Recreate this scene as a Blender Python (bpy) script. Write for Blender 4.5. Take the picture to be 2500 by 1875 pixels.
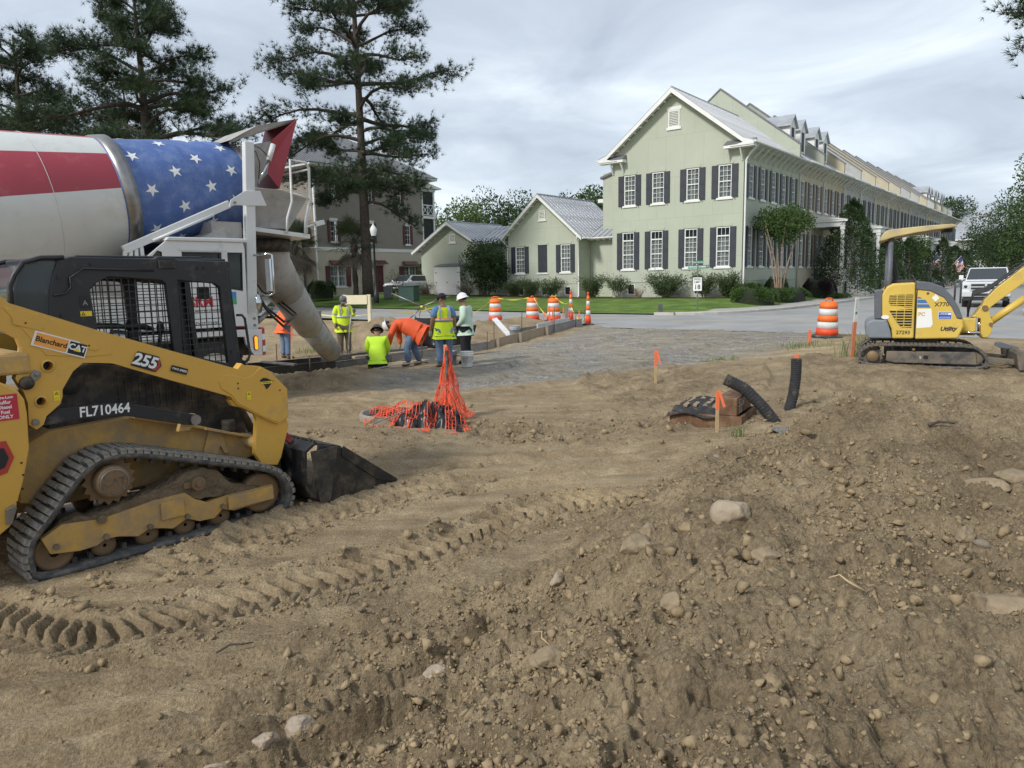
import bpy,bmesh,math,random
import numpy as np
from mathutils import Vector,Matrix,Euler
scene=bpy.context.scene
for _o in list(bpy.data.objects):
 bpy.data.objects.remove(_o)
COL=scene.collection
R=math.radians
# ------------------------------------------------------------------ camera
CAM_Z=1.9
_p,_r=R(8.0),R(1.09)
_f=Vector((0,math.cos(_p),-math.sin(_p)))
_u0=Vector((0,math.sin(_p),math.cos(_p)))
_rt=Vector((1,0,0))*math.cos(_r)-_u0*math.sin(_r)
_up=_u0*math.cos(_r)+Vector((1,0,0))*math.sin(_r)
cam_data=bpy.data.cameras.new('camera')
cam_data.sensor_width=36.0
cam_data.lens=1790.0/2500.0*36.0
cam_data.clip_start=0.05
cam_data.clip_end=3000
cam=bpy.data.objects.new('camera',cam_data)
COL.objects.link(cam)
_m=Matrix((_rt,_up,-_f)).transposed().to_4x4()
_m.translation=Vector((0,0,CAM_Z))
cam.matrix_world=_m
scene.camera=cam
# ------------------------------------------------------------------ sky, sun, exposure
SUN_EL,SUN_AZ=R(38),R(-132)          # azimuth from +Y towards +X: behind and left of the camera
world=bpy.data.worlds.new('World')
scene.world=world
world.use_nodes=True
nt=world.node_tree
nt.nodes.clear()
N=nt.nodes.new
L=nt.links.new
wo=N('ShaderNodeOutputWorld')
tc=N('ShaderNodeTexCoord')
sep=N('ShaderNodeSeparateXYZ')
L(tc.outputs['Generated'],sep.inputs[0])
zc=N('ShaderNodeMath'); zc.operation = 'MAXIMUM'; zc.inputs[1].default_value=0.0
L(sep.outputs['Z'],zc.inputs[0])
za=N('ShaderNodeMath'); za.operation = 'ADD'; za.inputs[1].default_value=0.16
L(zc.outputs[0],za.inputs[0])
dv=N('ShaderNodeVectorMath'); dv.operation = 'DIVIDE'
cmb=N('ShaderNodeCombineXYZ')
for k in 'XYZ':
 L(za.outputs[0],cmb.inputs[k])
L(tc.outputs['Generated'],dv.inputs[0])
L(cmb.outputs[0],dv.inputs[1])
mp=N('ShaderNodeMapping')
mp.inputs['Location'].default_value=(3.1,1.7,0.0)
mp.inputs['Scale'].default_value=(1.0,1.0,0.35)
L(dv.outputs[0],mp.inputs['Vector'])
n1=N('ShaderNodeTexNoise'); n1.inputs['Scale'].default_value=1.35; n1.inputs['Detail'].default_value=7
n1.inputs['Roughness'].default_value=0.55; n1.inputs['Distortion'].default_value=0.5
n2=N('ShaderNodeTexNoise'); n2.inputs['Scale'].default_value=0.45; n2.inputs['Detail'].default_value=2
L(mp.outputs[0],n1.inputs['Vector']); L(mp.outputs[0],n2.inputs['Vector'])
mixn=N('ShaderNodeMath'); mixn.operation = 'MULTIPLY_ADD'; mixn.inputs[1].default_value=0.55
sc2=N('ShaderNodeMath'); sc2.operation = 'MULTIPLY'; sc2.inputs[1].default_value=0.45
L(n2.outputs['Fac'],sc2.inputs[0]); L(n1.outputs['Fac'],mixn.inputs[0]); L(sc2.outputs[0],mixn.inputs[2])
rp=N('ShaderNodeValToRGB')
el=rp.color_ramp.elements
el[0].position=0.36; el[0].color=(0.32,0.365,0.435,1)
el[1].position=0.70; el[1].color=(0.80,0.83,0.85,1)
e2=rp.color_ramp.elements.new(0.50); e2.color=(0.455,0.51,0.58,1)
e3=rp.color_ramp.elements.new(0.585); e3.color=(0.58,0.64,0.69,1)
L(mixn.outputs[0],rp.inputs['Fac'])
sky=N('ShaderNodeTexSky'); sky.sky_type = 'NISHITA'; sky.sun_disc=False
sky.sun_elevation=SUN_EL; sky.sun_rotation=SUN_AZ
bg1=N('ShaderNodeBackground'); bg1.inputs['Strength'].default_value=0.10
L(sky.outputs[0],bg1.inputs['Color'])
bg2=N('ShaderNodeBackground'); bg2.inputs['Strength'].default_value=0.78
L(rp.outputs['Color'],bg2.inputs['Color'])
mx=N('ShaderNodeMixShader'); mx.inputs[0].default_value=0.93
L(bg1.outputs[0],mx.inputs[1]); L(bg2.outputs[0],mx.inputs[2]); L(mx.outputs[0],wo.inputs['Surface'])
sun_data=bpy.data.lights.new('sun','SUN')
sun_data.energy=1.5
sun_data.angle=R(10)
sun_data.color=(1.0,0.97,0.92)
sun=bpy.data.objects.new('sun',sun_data)
COL.objects.link(sun)
_sd=Vector((math.sin(SUN_AZ)*math.cos(SUN_EL),math.cos(SUN_AZ)*math.cos(SUN_EL),math.sin(SUN_EL)))
sun.rotation_euler=(-_sd).to_track_quat('-Z','Y').to_euler()
sun.location=_sd*60
scene.render.resolution_x,scene.render.resolution_y=1024,768
vs=scene.view_settings
vs.view_transform = 'Standard'; vs.look = 'None'; vs.gamma=1.0; vs.use_curve_mapping=False
vs.exposure=0.95
# ------------------------------------------------------------------ numpy noise
def _hash(ix,iy,seed):
 h=(ix*374761393+iy*668265263+seed*974634777)&0xFFFFFFFF
 h=((h ^ (h>>13))*1274126177)&0xFFFFFFFF
 return ((h ^ (h>>16))&0xFFFFFF)/float(0xFFFFFF)*2-1
def vnoise(x,y,seed=0):
 x=np.asarray(x,float); y=np.asarray(y,float)
 ix=np.floor(x).astype(np.int64); iy=np.floor(y).astype(np.int64)
 fx=x-ix; fy=y-iy
 sx=fx*fx*fx*(fx*(fx*6-15)+10); sy=fy*fy*fy*(fy*(fy*6-15)+10)
 a=_hash(ix,iy,seed); b=_hash(ix+1,iy,seed); c=_hash(ix,iy+1,seed); d=_hash(ix+1,iy+1,seed)
 return (a*(1-sx)+b*sx)*(1-sy)+(c*(1-sx)+d*sx)*sy
def fbm(x,y,octv=4,seed=0,gain=0.5):
 s=0; a=1.0; t=0
 for k in range(octv):
  s=s+a*vnoise(x*2**k+17.3*k,y*2**k-9.1*k,seed+k)
  t+=a; a*=gain
 return s/t
def sstep(a,b,x):
 t=np.clip((np.asarray(x,float)-a)/(b-a),0,1)
 return t*t*(3-2*t)
# ------------------------------------------------------------------ materials
_MC={}
def mat(name,col,rough=0.6,metal=0.0,var=0.12,vs=5.0,bump=0.0,bs=60.0,dirt=None,damt=0.0,ds=7.0,
  spec=0.5,coat=0.0,alpha=1.0,trans=0.0,emit=None,estr=0.0,backvar=None):
 if name in _MC:
  return _MC[name]
 m=bpy.data.materials.new(name); m.use_nodes=True
 t=m.node_tree; t.nodes.clear()
 n=t.nodes.new; l=t.links.new
 out=n('ShaderNodeOutputMaterial'); b=n('ShaderNodeBsdfPrincipled')
 l(b.outputs[0],out.inputs['Surface'])
 b.inputs['Roughness'].default_value=rough
 b.inputs['Metallic'].default_value=metal
 b.inputs['Specular IOR Level'].default_value=spec
 b.inputs['Coat Weight'].default_value=coat
 b.inputs['Alpha'].default_value=alpha
 b.inputs['Transmission Weight'].default_value=trans
 c4=(*col,1)
 if emit:
  b.inputs['Emission Color'].default_value=(*emit,1); b.inputs['Emission Strength'].default_value=estr
 tcn=n('ShaderNodeTexCoord')
 last=None
 if var>0:
  nz=n('ShaderNodeTexNoise'); nz.inputs['Scale'].default_value=vs; nz.inputs['Detail'].default_value=5
  nz.inputs['Roughness'].default_value=0.6
  l(tcn.outputs['Object'],nz.inputs['Vector'])
  cr=n('ShaderNodeValToRGB')
  cr.color_ramp.elements[0].position=0.3; cr.color_ramp.elements[1].position=0.7
  cr.color_ramp.elements[0].color=(*[max(0,c*(1-var)) for c in col],1)
  cr.color_ramp.elements[1].color=(*[min(1,c*(1+var)) for c in col],1)
  l(nz.outputs['Fac'],cr.inputs['Fac'])
  last=cr.outputs['Color']
 if dirt is not None and damt>0:
  nd=n('ShaderNodeTexNoise'); nd.inputs['Scale'].default_value=ds; nd.inputs['Detail'].default_value=8
  nd.inputs['Roughness'].default_value=0.7
  l(tcn.outputs['Object'],nd.inputs['Vector'])
  cd=n('ShaderNodeValToRGB')
  cd.color_ramp.elements[0].position=max(0.02,0.72-damt*0.55); cd.color_ramp.elements[1].position=min(0.99,0.86-damt*0.4)
  cd.color_ramp.elements[0].color=(0,0,0,1); cd.color_ramp.elements[1].color=(min(1,0.45+damt*.5),)*3+(1,)
  l(nd.outputs['Fac'],cd.inputs['Fac'])
  mxn=n('ShaderNodeMix'); mxn.data_type = 'RGBA'
  l(cd.outputs['Color'],mxn.inputs['Factor'])
  if last:l(last,mxn.inputs['A'])
  else:mxn.inputs['A'].default_value=c4
  mxn.inputs['B'].default_value=(*dirt,1)
  last=mxn.outputs['Result']
  mr=n('ShaderNodeMapRange'); mr.inputs['To Min'].default_value=rough; mr.inputs['To Max'].default_value=0.92
  l(cd.outputs['Color'],mr.inputs['Value']); l(mr.outputs[0],b.inputs['Roughness'])
 if last:l(last,b.inputs['Base Color'])
 else:b.inputs['Base Color'].default_value=c4
 if bump>0:
  nb=n('ShaderNodeTexNoise'); nb.inputs['Scale'].default_value=bs; nb.inputs['Detail'].default_value=4
  l(tcn.outputs['Object'],nb.inputs['Vector'])
  bp=n('ShaderNodeBump'); bp.inputs['Strength'].default_value=bump; bp.inputs['Distance'].default_value=0.02
  l(nb.outputs['Fac'],bp.inputs['Height']); l(bp.outputs[0],b.inputs['Normal'])
 _MC[name]=m
 return m
SOIL=(0.30,0.225,0.145)
def leaf_mat(name,c1,c2,rough=0.55,tr=0.35,scale=1.2):
 """foliage: colour varies from clump to clump, thin leaves let some light through"""
 if name in _MC:return _MC[name]
 m=bpy.data.materials.new(name); m.use_nodes=True
 t=m.node_tree; t.nodes.clear(); n=t.nodes.new; l=t.links.new
 out=n('ShaderNodeOutputMaterial')
 tcn=n('ShaderNodeTexCoord')
 nz=n('ShaderNodeTexNoise'); nz.inputs['Scale'].default_value=scale; nz.inputs['Detail'].default_value=6
 nz.inputs['Roughness'].default_value=0.75
 l(tcn.outputs['Object'],nz.inputs['Vector'])
 cr=n('ShaderNodeValToRGB'); cr.color_ramp.elements[0].position=0.36; cr.color_ramp.elements[1].position=0.66
 cr.color_ramp.elements[0].color=(*c1,1); cr.color_ramp.elements[1].color=(*c2,1)
 l(nz.outputs['Fac'],cr.inputs['Fac'])
 b=n('ShaderNodeBsdfPrincipled'); b.inputs['Roughness'].default_value=rough; b.inputs['Specular IOR Level'].default_value=0.3
 l(cr.outputs[0],b.inputs['Base Color'])
 tr_=n('ShaderNodeBsdfTranslucent'); l(cr.outputs[0],tr_.inputs['Color'])
 mxs=n('ShaderNodeMixShader'); mxs.inputs[0].default_value=tr
 l(b.outputs[0],mxs.inputs[1]); l(tr_.outputs[0],mxs.inputs[2]); l(mxs.outputs[0],out.inputs['Surface'])
 _MC[name]=m
 return m
# ------------------------------------------------------------------ mesh builder
def frame_z(d):
 d=Vector(d).normalized()
 a=Vector((0,0,1)) if abs(d.z)<0.95 else Vector((1,0,0))
 x=a.cross(d).normalized(); y=d.cross(x)
 return x,y,d
class MB:
 def __init__(s):
  s.v=[]; s.f=[]; s.mi=[]; s.sm=[]
 def add(s,verts,faces,mi=0,smooth=False):
  o=len(s.v); s.v.extend([tuple(q) for q in verts])
  for q in faces:
   s.f.append(tuple(i+o for i in q)); s.mi.append(mi); s.sm.append(smooth)
  return s
 def box(s,c,size,rot=None,mi=0,taper=None):
  hx,hy,hz=size[0]/2,size[1]/2,size[2]/2
  tx,ty=taper or (1,1)
  vs_=[(-hx,-hy,-hz),(hx,-hy,-hz),(hx,hy,-hz),(-hx,hy,-hz),
    (-hx*tx,-hy*ty,hz),(hx*tx,-hy*ty,hz),(hx*tx,hy*ty,hz),(-hx*tx,hy*ty,hz)]
  m=rot if rot is not None else Matrix.Identity(3)
  if isinstance(m,(tuple,list)):m=Euler(m).to_matrix()
  vs_=[m@Vector(q)+Vector(c) for q in vs_]
  return s.add(vs_,[(0,3,2,1),(4,5,6,7),(0,1,5,4),(1,2,6,5),(2,3,7,6),(3,0,4,7)],mi)
 def b2(s,lo,hi,mi=0):
  c=[(a+b)/2 for a,b in zip(lo,hi)]; z=[abs(b-a) for a,b in zip(lo,hi)]
  return s.box(c,z,mi=mi)
 def beam(s,a,b,w,h,upv=(0,0,1),mi=0):
  a=Vector(a); b=Vector(b); d=(b-a); ln=d.length; d.normalize()
  u=Vector(upv)
  if abs(d.dot(u))>0.98:u=Vector((1,0,0))
  x=d.cross(u).normalized(); u=x.cross(d)
  m=Matrix((d,x,u)).transposed()
  return s.box((a+b)/2,(ln,w,h),m,mi)
 def prism(s,poly,d,org=(0,0,0),ax=(1,0,0),ay=(0,0,1),mi=0):
  """extrude the outline poly [(a,b)..] lying in plane org,ax,ay by vector d"""
  o=Vector(org); ax=Vector(ax); ay=Vector(ay); d=Vector(d); n=len(poly)
  A=[o+ax*p[0]+ay*p[1] for p in poly]; B=[q+d for q in A]
  nrm=ax.cross(ay)
  area=sum(poly[i][0]*poly[(i+1)%n][1]-poly[(i+1)%n][0]*poly[i][1] for i in range(n))
  flip=(nrm.dot(d)>0)==(area>0)
  fa=tuple(range(n)); fb=tuple(range(n,2*n))
  sides=[(i,(i+1)%n,n+(i+1)%n,n+i) for i in range(n)]
  if flip:
   faces=[fa[::-1],fb]+sides
  else:
   faces=[fa,fb[::-1]]+[q[::-1] for q in sides]
  return s.add(A+B,faces,mi)
 def tube(s,pts,r,n=8,mi=0,smooth=True,caps=True,closed=False):
  pts=[Vector(q) for q in pts]; k=len(pts)
  rs=r if isinstance(r,(list,tuple)) else [r]*k
  o=len(s.v); prev=None
  for i,q in enumerate(pts):
   if closed:d=pts[(i+1)%k]-pts[i-1]
   else:d=pts[min(i+1,k-1)]-pts[max(i-1,0)]
   if d.length<1e-9:d=Vector((0,0,1))
   d.normalize()
   if prev is None:x,y,_=frame_z(d)
   else:
    x=prev-d*prev.dot(d)
    if x.length<1e-6:x,y,_=frame_z(d)
    x.normalize(); y=d.cross(x)
   prev=x
   for j in range(n):
    a=2*math.pi*j/n
    s.v.append(tuple(q+(x*math.cos(a)+y*math.sin(a))*rs[i]))
  for i in range(k if closed else k-1):
   i2=(i+1)%k
   for j in range(n):
    s.f.append((o+i*n+j,o+i*n+(j+1)%n,o+i2*n+(j+1)%n,o+i2*n+j))
    s.mi.append(mi); s.sm.append(smooth)
  if caps and not closed:
   s.f.append(tuple(o+j for j in range(n))[::-1]); s.mi.append(mi); s.sm.append(False)
   s.f.append(tuple(o+(k-1)*n+j for j in range(n))); s.mi.append(mi); s.sm.append(False)
  return s
 def lathe(s,prof,n=24,org=(0,0,0),axis=(0,0,1),mi=0,smooth=True,a0=0,a1=2*math.pi):
  x,y,z=frame_z(axis); o=len(s.v); org=Vector(org); full=abs(a1-a0-2*math.pi)<1e-6
  m=n if full else n+1
  for r_,h in prof:
   for j in range(m):
    a=a0+(a1-a0)*j/n
    s.v.append(tuple(org+(x*math.cos(a)+y*math.sin(a))*r_+z*h))
  for i in range(len(prof)-1):
   for j in range(n):
    j2=(j+1)%m
    s.f.append((o+i*m+j,o+i*m+j2,o+(i+1)*m+j2,o+(i+1)*m+j)); s.mi.append(mi); s.sm.append(smooth)
  return s
 def disc(s,c,axis,r,h,n=16,mi=0):
  return s.lathe([(0.0001,0),(r,0),(r,h),(0.0001,h)],n,c,axis,mi,smooth=False)
 def mesh(s,name,mats):
  me=bpy.data.meshes.new(name); me.from_pydata(s.v,[],s.f)
  if not isinstance(mats,(list,tuple)):mats=[mats]
  for q in mats:me.materials.append(q)
  me.polygons.foreach_set('material_index',s.mi)
  me.polygons.foreach_set('use_smooth',s.sm)
  me.update()
  return me
 def build(s,name,mats,parent=None,bevel=0.0,seg=2,loc=None,rot=None,fix=True,smooth_bevel=True):
  me=s.mesh(name,mats)
  if fix:
   bm=bmesh.new(); bm.from_mesh(me); bmesh.ops.recalc_face_normals(bm,faces=bm.faces); bm.to_mesh(me); bm.free()
  return ob(name,me,parent,loc,rot,bevel,seg)
def ob(name,me,parent=None,loc=None,rot=None,bevel=0.0,seg=2):
 o=bpy.data.objects.new(name,me); COL.objects.link(o)
 if parent:o.parent=parent
 if loc is not None:o.location=loc
 if rot is not None:o.rotation_euler=rot
 if bevel>0:
  md=o.modifiers.new('bevel','BEVEL'); md.width=bevel; md.segments=seg; md.limit_method = 'ANGLE'; md.angle_limit=R(35)
  md.harden_normals=False
 return o
def tag(o,label,cat,group=None,kind=None):
 if label:o['label']=label
 if cat:o['category']=cat
 if group:o['group']=group
 if kind:o['kind']=kind
 return o
def structure(o):o['kind'] = 'structure'; return o
def thing(name,label,cat,loc=(0,0,0),rz=0.0,group=None):
 o=bpy.data.objects.new(name,None); COL.objects.link(o)
 o.empty_display_size=0.3
 o.location=loc; o.rotation_euler=(0,0,rz) if not isinstance(rz,(tuple,list)) else rz
 return tag(o,label,cat,group)
def copy_tree(o,parent=None,deep=0):
 c=o.copy(); COL.objects.link(c)
 if parent is not None:c.parent=parent
 if deep<3:
  for ch in KIDS(o):copy_tree(ch,c,deep+1)
 return c
def KIDS(o):
 return list(o.children)
def np_mesh(name,verts,faces,mats,smooth=False):
 """verts (N,3) array, faces (M,k) array with equal k"""
 me=bpy.data.meshes.new(name)
 verts=np.ascontiguousarray(verts,dtype=np.float32); faces=np.ascontiguousarray(faces,dtype=np.int32)
 k=faces.shape[1]
 me.vertices.add(len(verts)); me.vertices.foreach_set('co',verts.ravel())
 me.loops.add(faces.size); me.loops.foreach_set('vertex_index',faces.ravel())
 me.polygons.add(len(faces)); me.polygons.foreach_set('loop_start',np.arange(0,faces.size,k,dtype=np.int32))
 if smooth:me.polygons.foreach_set('use_smooth',np.ones(len(faces),dtype=bool))
 for q in (mats if isinstance(mats,(list,tuple)) else [mats]):me.materials.append(q)
 me.update(calc_edges=True)
 return me
def scatter_mesh(name,tv,tf,pos,scl,rots,mats,smooth=False,squash=None):
 """one mesh holding a copy of the template (tv, tf) at each pos, turned by rots (n,3,3) and scaled"""
 n=len(pos); tv=np.asarray(tv,float)
 V=np.einsum('nij,kj->nki',rots,tv)
 scl=np.asarray(scl,float)
 V=V*(scl[:,None,None] if scl.ndim==1 else scl[:,None,:])+pos[:,None,:]
 Fc=np.asarray(tf)[None]+(np.arange(n)*len(tv))[:,None,None]
 return np_mesh(name,V.reshape(-1,3),Fc.reshape(-1,Fc.shape[-1]),mats,smooth)
def rand_rots(n,rng,tilt=math.pi):
 az=rng.uniform(0,2*np.pi,n); ti=rng.uniform(-tilt,tilt,n); sp=rng.uniform(0,2*np.pi,n)
 def rz(a):
  c,s_=np.cos(a),np.sin(a); o_=np.zeros_like(a); i_=np.ones_like(a)
  return np.stack([np.stack([c,-s_,o_],-1),np.stack([s_,c,o_],-1),np.stack([o_,o_,i_],-1)],-2)
 def rx(a):
  c,s_=np.cos(a),np.sin(a); o_=np.zeros_like(a); i_=np.ones_like(a)
  return np.stack([np.stack([i_,o_,o_],-1),np.stack([o_,c,-s_],-1),np.stack([o_,s_,c],-1)],-2)
 return rz(az)@rx(ti)@rz(sp)
def rots_to(dirs,rng):
 """rotations taking +Z to each row of dirs, random spin"""
 d=dirs/np.maximum(1e-9,np.linalg.norm(dirs,axis=1))[:,None]
 a=np.where(np.abs(d[:,2:3])<0.9,np.array([[0,0,1.0]]),np.array([[1.0,0,0]]))
 x=np.cross(a,d); x/=np.linalg.norm(x,axis=1)[:,None]; y=np.cross(d,x)
 sp=rng.uniform(0,2*np.pi,len(d))[:,None]
 x2=x*np.cos(sp)+y*np.sin(sp); y2=np.cross(d,x2)
 return np.stack([x2,y2,d],-1)
_TXT={}
def text_mesh(body,size,mats,shear=0.0,bold=0.0,space=1.0,align='CENTER',sx=1.0):
 cu=bpy.data.curves.new('lettering','FONT')
 cu.body=body; cu.size=size; cu.align_x=align; cu.align_y = 'CENTER'; cu.shear=shear
 cu.offset=bold; cu.space_character=space; cu.extrude=0.0; cu.resolution_u=3
 o=bpy.data.objects.new('lettering',cu); COL.objects.link(o)
 dg=bpy.context.evaluated_depsgraph_get()
 me=bpy.data.meshes.new_from_object(o.evaluated_get(dg))
 bpy.data.objects.remove(o); bpy.data.curves.remove(cu)
 me.name = 'lettering'
 me.materials.clear(); me.materials.append(mats)
 if sx!=1.0:
  for v in me.vertices:v.co.x*=sx
 return me
def text_on(body,size,m,parent,org,ax,ay,**kw):
 """flat print at org, reading along ax with ay up"""
 me=text_mesh(body,size,m,**kw)
 ax=Vector(ax).normalized(); ay=Vector(ay).normalized(); az=ax.cross(ay).normalized(); ay=az.cross(ax)
 mt=Matrix((ax,ay,az)).transposed().to_4x4(); mt.translation=Vector(org)
 o=ob('lettering',me,parent); o.matrix_local=mt
 return o
from mathutils.geometry import tessellate_polygon
def plate(mb,outer,holes,d,org=(0,0,0),ax=(1,0,0),ay=(0,0,1),mi=0):
 """flat plate with holes, thickness vector d"""
 o=Vector(org); ax=Vector(ax); ay=Vector(ay); d=Vector(d)
 loops=[outer]+list(holes)
 tri=tessellate_polygon([[Vector((p[0],p[1],0)) for p in lp] for lp in loops])
 flat=[p for lp in loops for p in lp]; n=len(flat)
 A=[o+ax*p[0]+ay*p[1] for p in flat]; B=[q+d for q in A]
 faces=[tuple(t) for t in tri]+[tuple(i+n for i in reversed(t)) for t in tri]
 k=0
 for lp in loops:
  m=len(lp)
  for i in range(m):faces.append((k+i,k+(i+1)%m,n+k+(i+1)%m,n+k+i))
  k+=m
 return mb.add(A+B,faces,mi)
def circ(cx,cy,r,n=16):
 return [(cx+r*math.cos(2*math.pi*k/n),cy+r*math.sin(2*math.pi*k/n)) for k in range(n)]
def rrect(x0,y0,x1,y1,r,n=4):
 out=[]
 for cx,cy,a0 in ((x1-r,y1-r,0),(x0+r,y1-r,90),(x0+r,y0+r,180),(x1-r,y0+r,270)):
  for k in range(n+1):
   a=R(a0+90*k/n); out.append((cx+r*math.cos(a),cy+r*math.sin(a)))
 return out
def loop_smooth(pts,n):
 """closed Catmull-Rom resampled to n even points"""
 P=[Vector((p[0],p[1])) for p in pts]; k=len(P); dense=[]
 for i in range(k):
  a,b,c,d=P[i-1],P[i],P[(i+1)%k],P[(i+2)%k]
  for j in range(12):
   t=j/12; dense.append(0.5*(2*b+(c-a)*t+(2*a-5*b+4*c-d)*t*t+(3*b-a-3*c+d)*t**3))
 L_=[0]
 for i in range(len(dense)):L_.append(L_[-1]+(dense[(i+1)%len(dense)]-dense[i]).length)
 tot=L_[-1]; out=[]; j=0
 for i in range(n):
  s=tot*i/n
  while L_[j+1]<s:j+=1
  f=(s-L_[j])/(L_[j+1]-L_[j]); out.append(dense[j]+(dense[(j+1)%len(dense)]-dense[j])*f)
 return out,tot
def clip_line(poly,axis,c):
 """intervals of a closed polygon on the line axis=c (axis 0: x=c gives y intervals)"""
 xs=[]; n=len(poly)
 for i in range(n):
  p,q=poly[i],poly[(i+1)%n]; a,b=p[axis],q[axis]
  if (a>c)!=(b>c):xs.append(p[1-axis]+(q[1-axis]-p[1-axis])*(c-a)/(b-a))
 xs.sort(); return list(zip(xs[0::2],xs[1::2]))
def grille(mb,poly,y,sx,sz,r,slope=0.0):
 """woven bars inside a polygon in the xz plane at y"""
 x0,x1=min(p[0] for p in poly),max(p[0] for p in poly); z0,z1=min(p[1] for p in poly),max(p[1] for p in poly)
 x=x0+sx*.5
 while x<x1:
  for a,b in clip_line(poly,0,x):mb.b2((x-r,y-r,a),(x+r,y+r,b))
  x+=sx
 z=z0+sz*.5
 while z<z1:
  for a,b in clip_line(poly,1,z):mb.b2((a,y-r*.9,z-r),(b,y+r*.9,z+r))
  z+=sz
# ================================================================== street frame: E to the right along the gable wall, S away along the row
CX,CY=13.58,43.5
EX=Vector((0.7892,-0.6142,0)); SX=Vector((0.6142,0.7892,0))
STREET_RZ=math.atan2(-0.6142,0.7892)
def W(e,s,z=0.0):
 return Vector((CX,CY,0))+EX*e+SX*s+Vector((0,0,z))
def EQ(x,y):
 dx=np.asarray(x,float)-CX; dy=np.asarray(y,float)-CY
 return 0.7892*dx-0.6142*dy,-(0.6142*dx+0.7892*dy)
def z_street(E,Q):
 return 0.17+np.clip((19.6-Q)/7.9,-1,1.4)*0.05-0.0085*np.minimum(E+3,0)
def z_lawn(E,Q):
 top=0.69+0.020*np.clip(-E-12,0,26)
 lo=z_street(E,11.7)+0.05
 return lo+(top-lo)*sstep(11.9,1.0,Q)
def seg_dist(x,y,pts):
 """distance to a polyline, arc length at the foot, signed side"""
 best=np.full(np.shape(x),1e9); arc=np.zeros(np.shape(x)); side=np.zeros(np.shape(x)); acc=0.0
 for (x0,y0),(x1,y1) in zip(pts[:-1],pts[1:]):
  dx,dy=x1-x0,y1-y0; ln=math.hypot(dx,dy)
  t=np.clip(((x-x0)*dx+(y-y0)*dy)/(ln*ln),0,1)
  d=np.hypot(x-x0-t*dx,y-y0-t*dy)
  sd=(dx*(y-y0)-dy*(x-x0))/ln
  m=d<best
  best=np.where(m,d,best); arc=np.where(m,acc+t*ln,arc); side=np.where(m,sd,side)
  acc+=ln
 return best,arc,side
def smooth_path(pts,k=6):
 out=[]
 P=[pts[0]]+list(pts)+[pts[-1]]
 for i in range(1,len(P)-2):
  for j in range(k):
   t=j/k; a,b,c,d=P[i-1],P[i],P[i+1],P[i+2]
   out.append(tuple(0.5*(2*b[q]+(c[q]-a[q])*t+(2*a[q]-5*b[q]+4*c[q]-d[q])*t*t+(3*b[q]-a[q]-3*c[q]+d[q])*t**3) for q in (0,1)))
 out.append(tuple(pts[-1])); return out
# tracks pressed into the soil: path, half width, depth, lug height, lug pitch, berm height
TRACKS=[
 (smooth_path([(-3.6,4.35),(-3.22,4.11),(-2.99,3.98),(-2.72,3.85),(-2.41,3.77),(-2.04,3.89),(-1.67,4.2),(-1.23,4.47),(-0.74,4.84),(-0.38,5.18),(-0.04,5.62),(0.35,5.93),(0.72,6.1),(1.1,6.2)]),0.21,0.06,0.078,0.125,0.09),
 (smooth_path([(-2.15,5.25),(-1.72,5.78),(-1.36,6.15),(-0.95,6.5),(-0.55,6.82)]),0.21,0.05,0.055,0.125,0.085),
 (smooth_path([(-2.5,4.72),(-2.2,4.98),(-1.95,5.2)]),0.18,0.03,0.045,0.13,0.10),
 (smooth_path([(-4.5,11.5),(-3.7,12.0),(-1.0,14.3),(3.7,20.0),(6.0,22.6)]),0.24,0.045,0.012,0.2,0.05),
 (smooth_path([(-4.6,13.2),(-1.1,16.1),(2.8,21.9),(4.3,24.2)]),0.24,0.04,0.012,0.2,0.05),
 (smooth_path([(-5.5,9.2),(-2.2,11.3),(1.2,14.6),(6.2,20.6),(7.6,22.2)]),0.26,0.05,0.014,0.18,0.06),
 (smooth_path([(-1.4,7.3),(1.4,8.1),(4.2,11.4),(5.0,13.6)]),0.25,0.025,0.01,0.16,0.03),
 (smooth_path([(-0.6,6.9),(0.8,7.6),(2.0,8.2)]),0.3,0.015,0.006,0.3,0.02),
 (smooth_path([(3.9,6.9),(5.4,8.4),(6.8,10.2)]),0.25,0.05,0.03,0.17,0.05),
]
# scraped grooves in the front left
GROOVES=[([(-2.8,3.0),(-1.83,3.31),(-1.22,3.62),(-0.7,3.95)],0.05,0.03),([(-2.2,2.45),(-1.37,2.98),(-0.9,3.3)],0.06,0.045),
   ([(-1.9,2.25),(-0.9,3.0),(-0.45,3.35)],0.045,0.05),([(-2.6,2.75),(-1.6,3.1),(-1.0,3.42)],0.04,0.03),
   ([(-1.5,2.2),(-0.8,2.72),(-0.35,3.0)],0.05,0.05),([(-2.9,3.35),(-1.9,3.47),(-1.0,3.5)],0.03,0.015),
   ([(-0.4,7.0),(1.0,7.5),(2.2,7.9)],0.05,0.03),([(-0.6,7.4),(0.8,7.95),(2.1,8.3)],0.05,0.03),([(-0.2,6.6),(1.2,7.1),(2.0,7.4)],0.05,0.025)]
PILE_EDGE=[(-1.6,1.2),(-1.05,2.35),(-0.69,3.19),(-0.04,4.51),(0.86,6.03),(1.6,7.0),(2.6,8.2)]
CURB=[(-6.9,15.0),(-5.71,16.66),(-4.47,18.45),(-3.3,20.0),(-2.1,20.9),(-0.65,21.9),(1.27,24.6),(2.15,26.0),(2.62,27.4),(2.45,28.9),(1.7,30.2)]
def gauss(x,y,cx,cy,sx,sy=None,a=0.0):
 sy=sy or sx; c,s_=math.cos(a),math.sin(a)
 u=(x-cx)*c+(y-cy)*s_; v=-(x-cx)*s_+(y-cy)*c
 return np.exp(-0.5*((u/sx)**2+(v/sy)**2))
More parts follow.
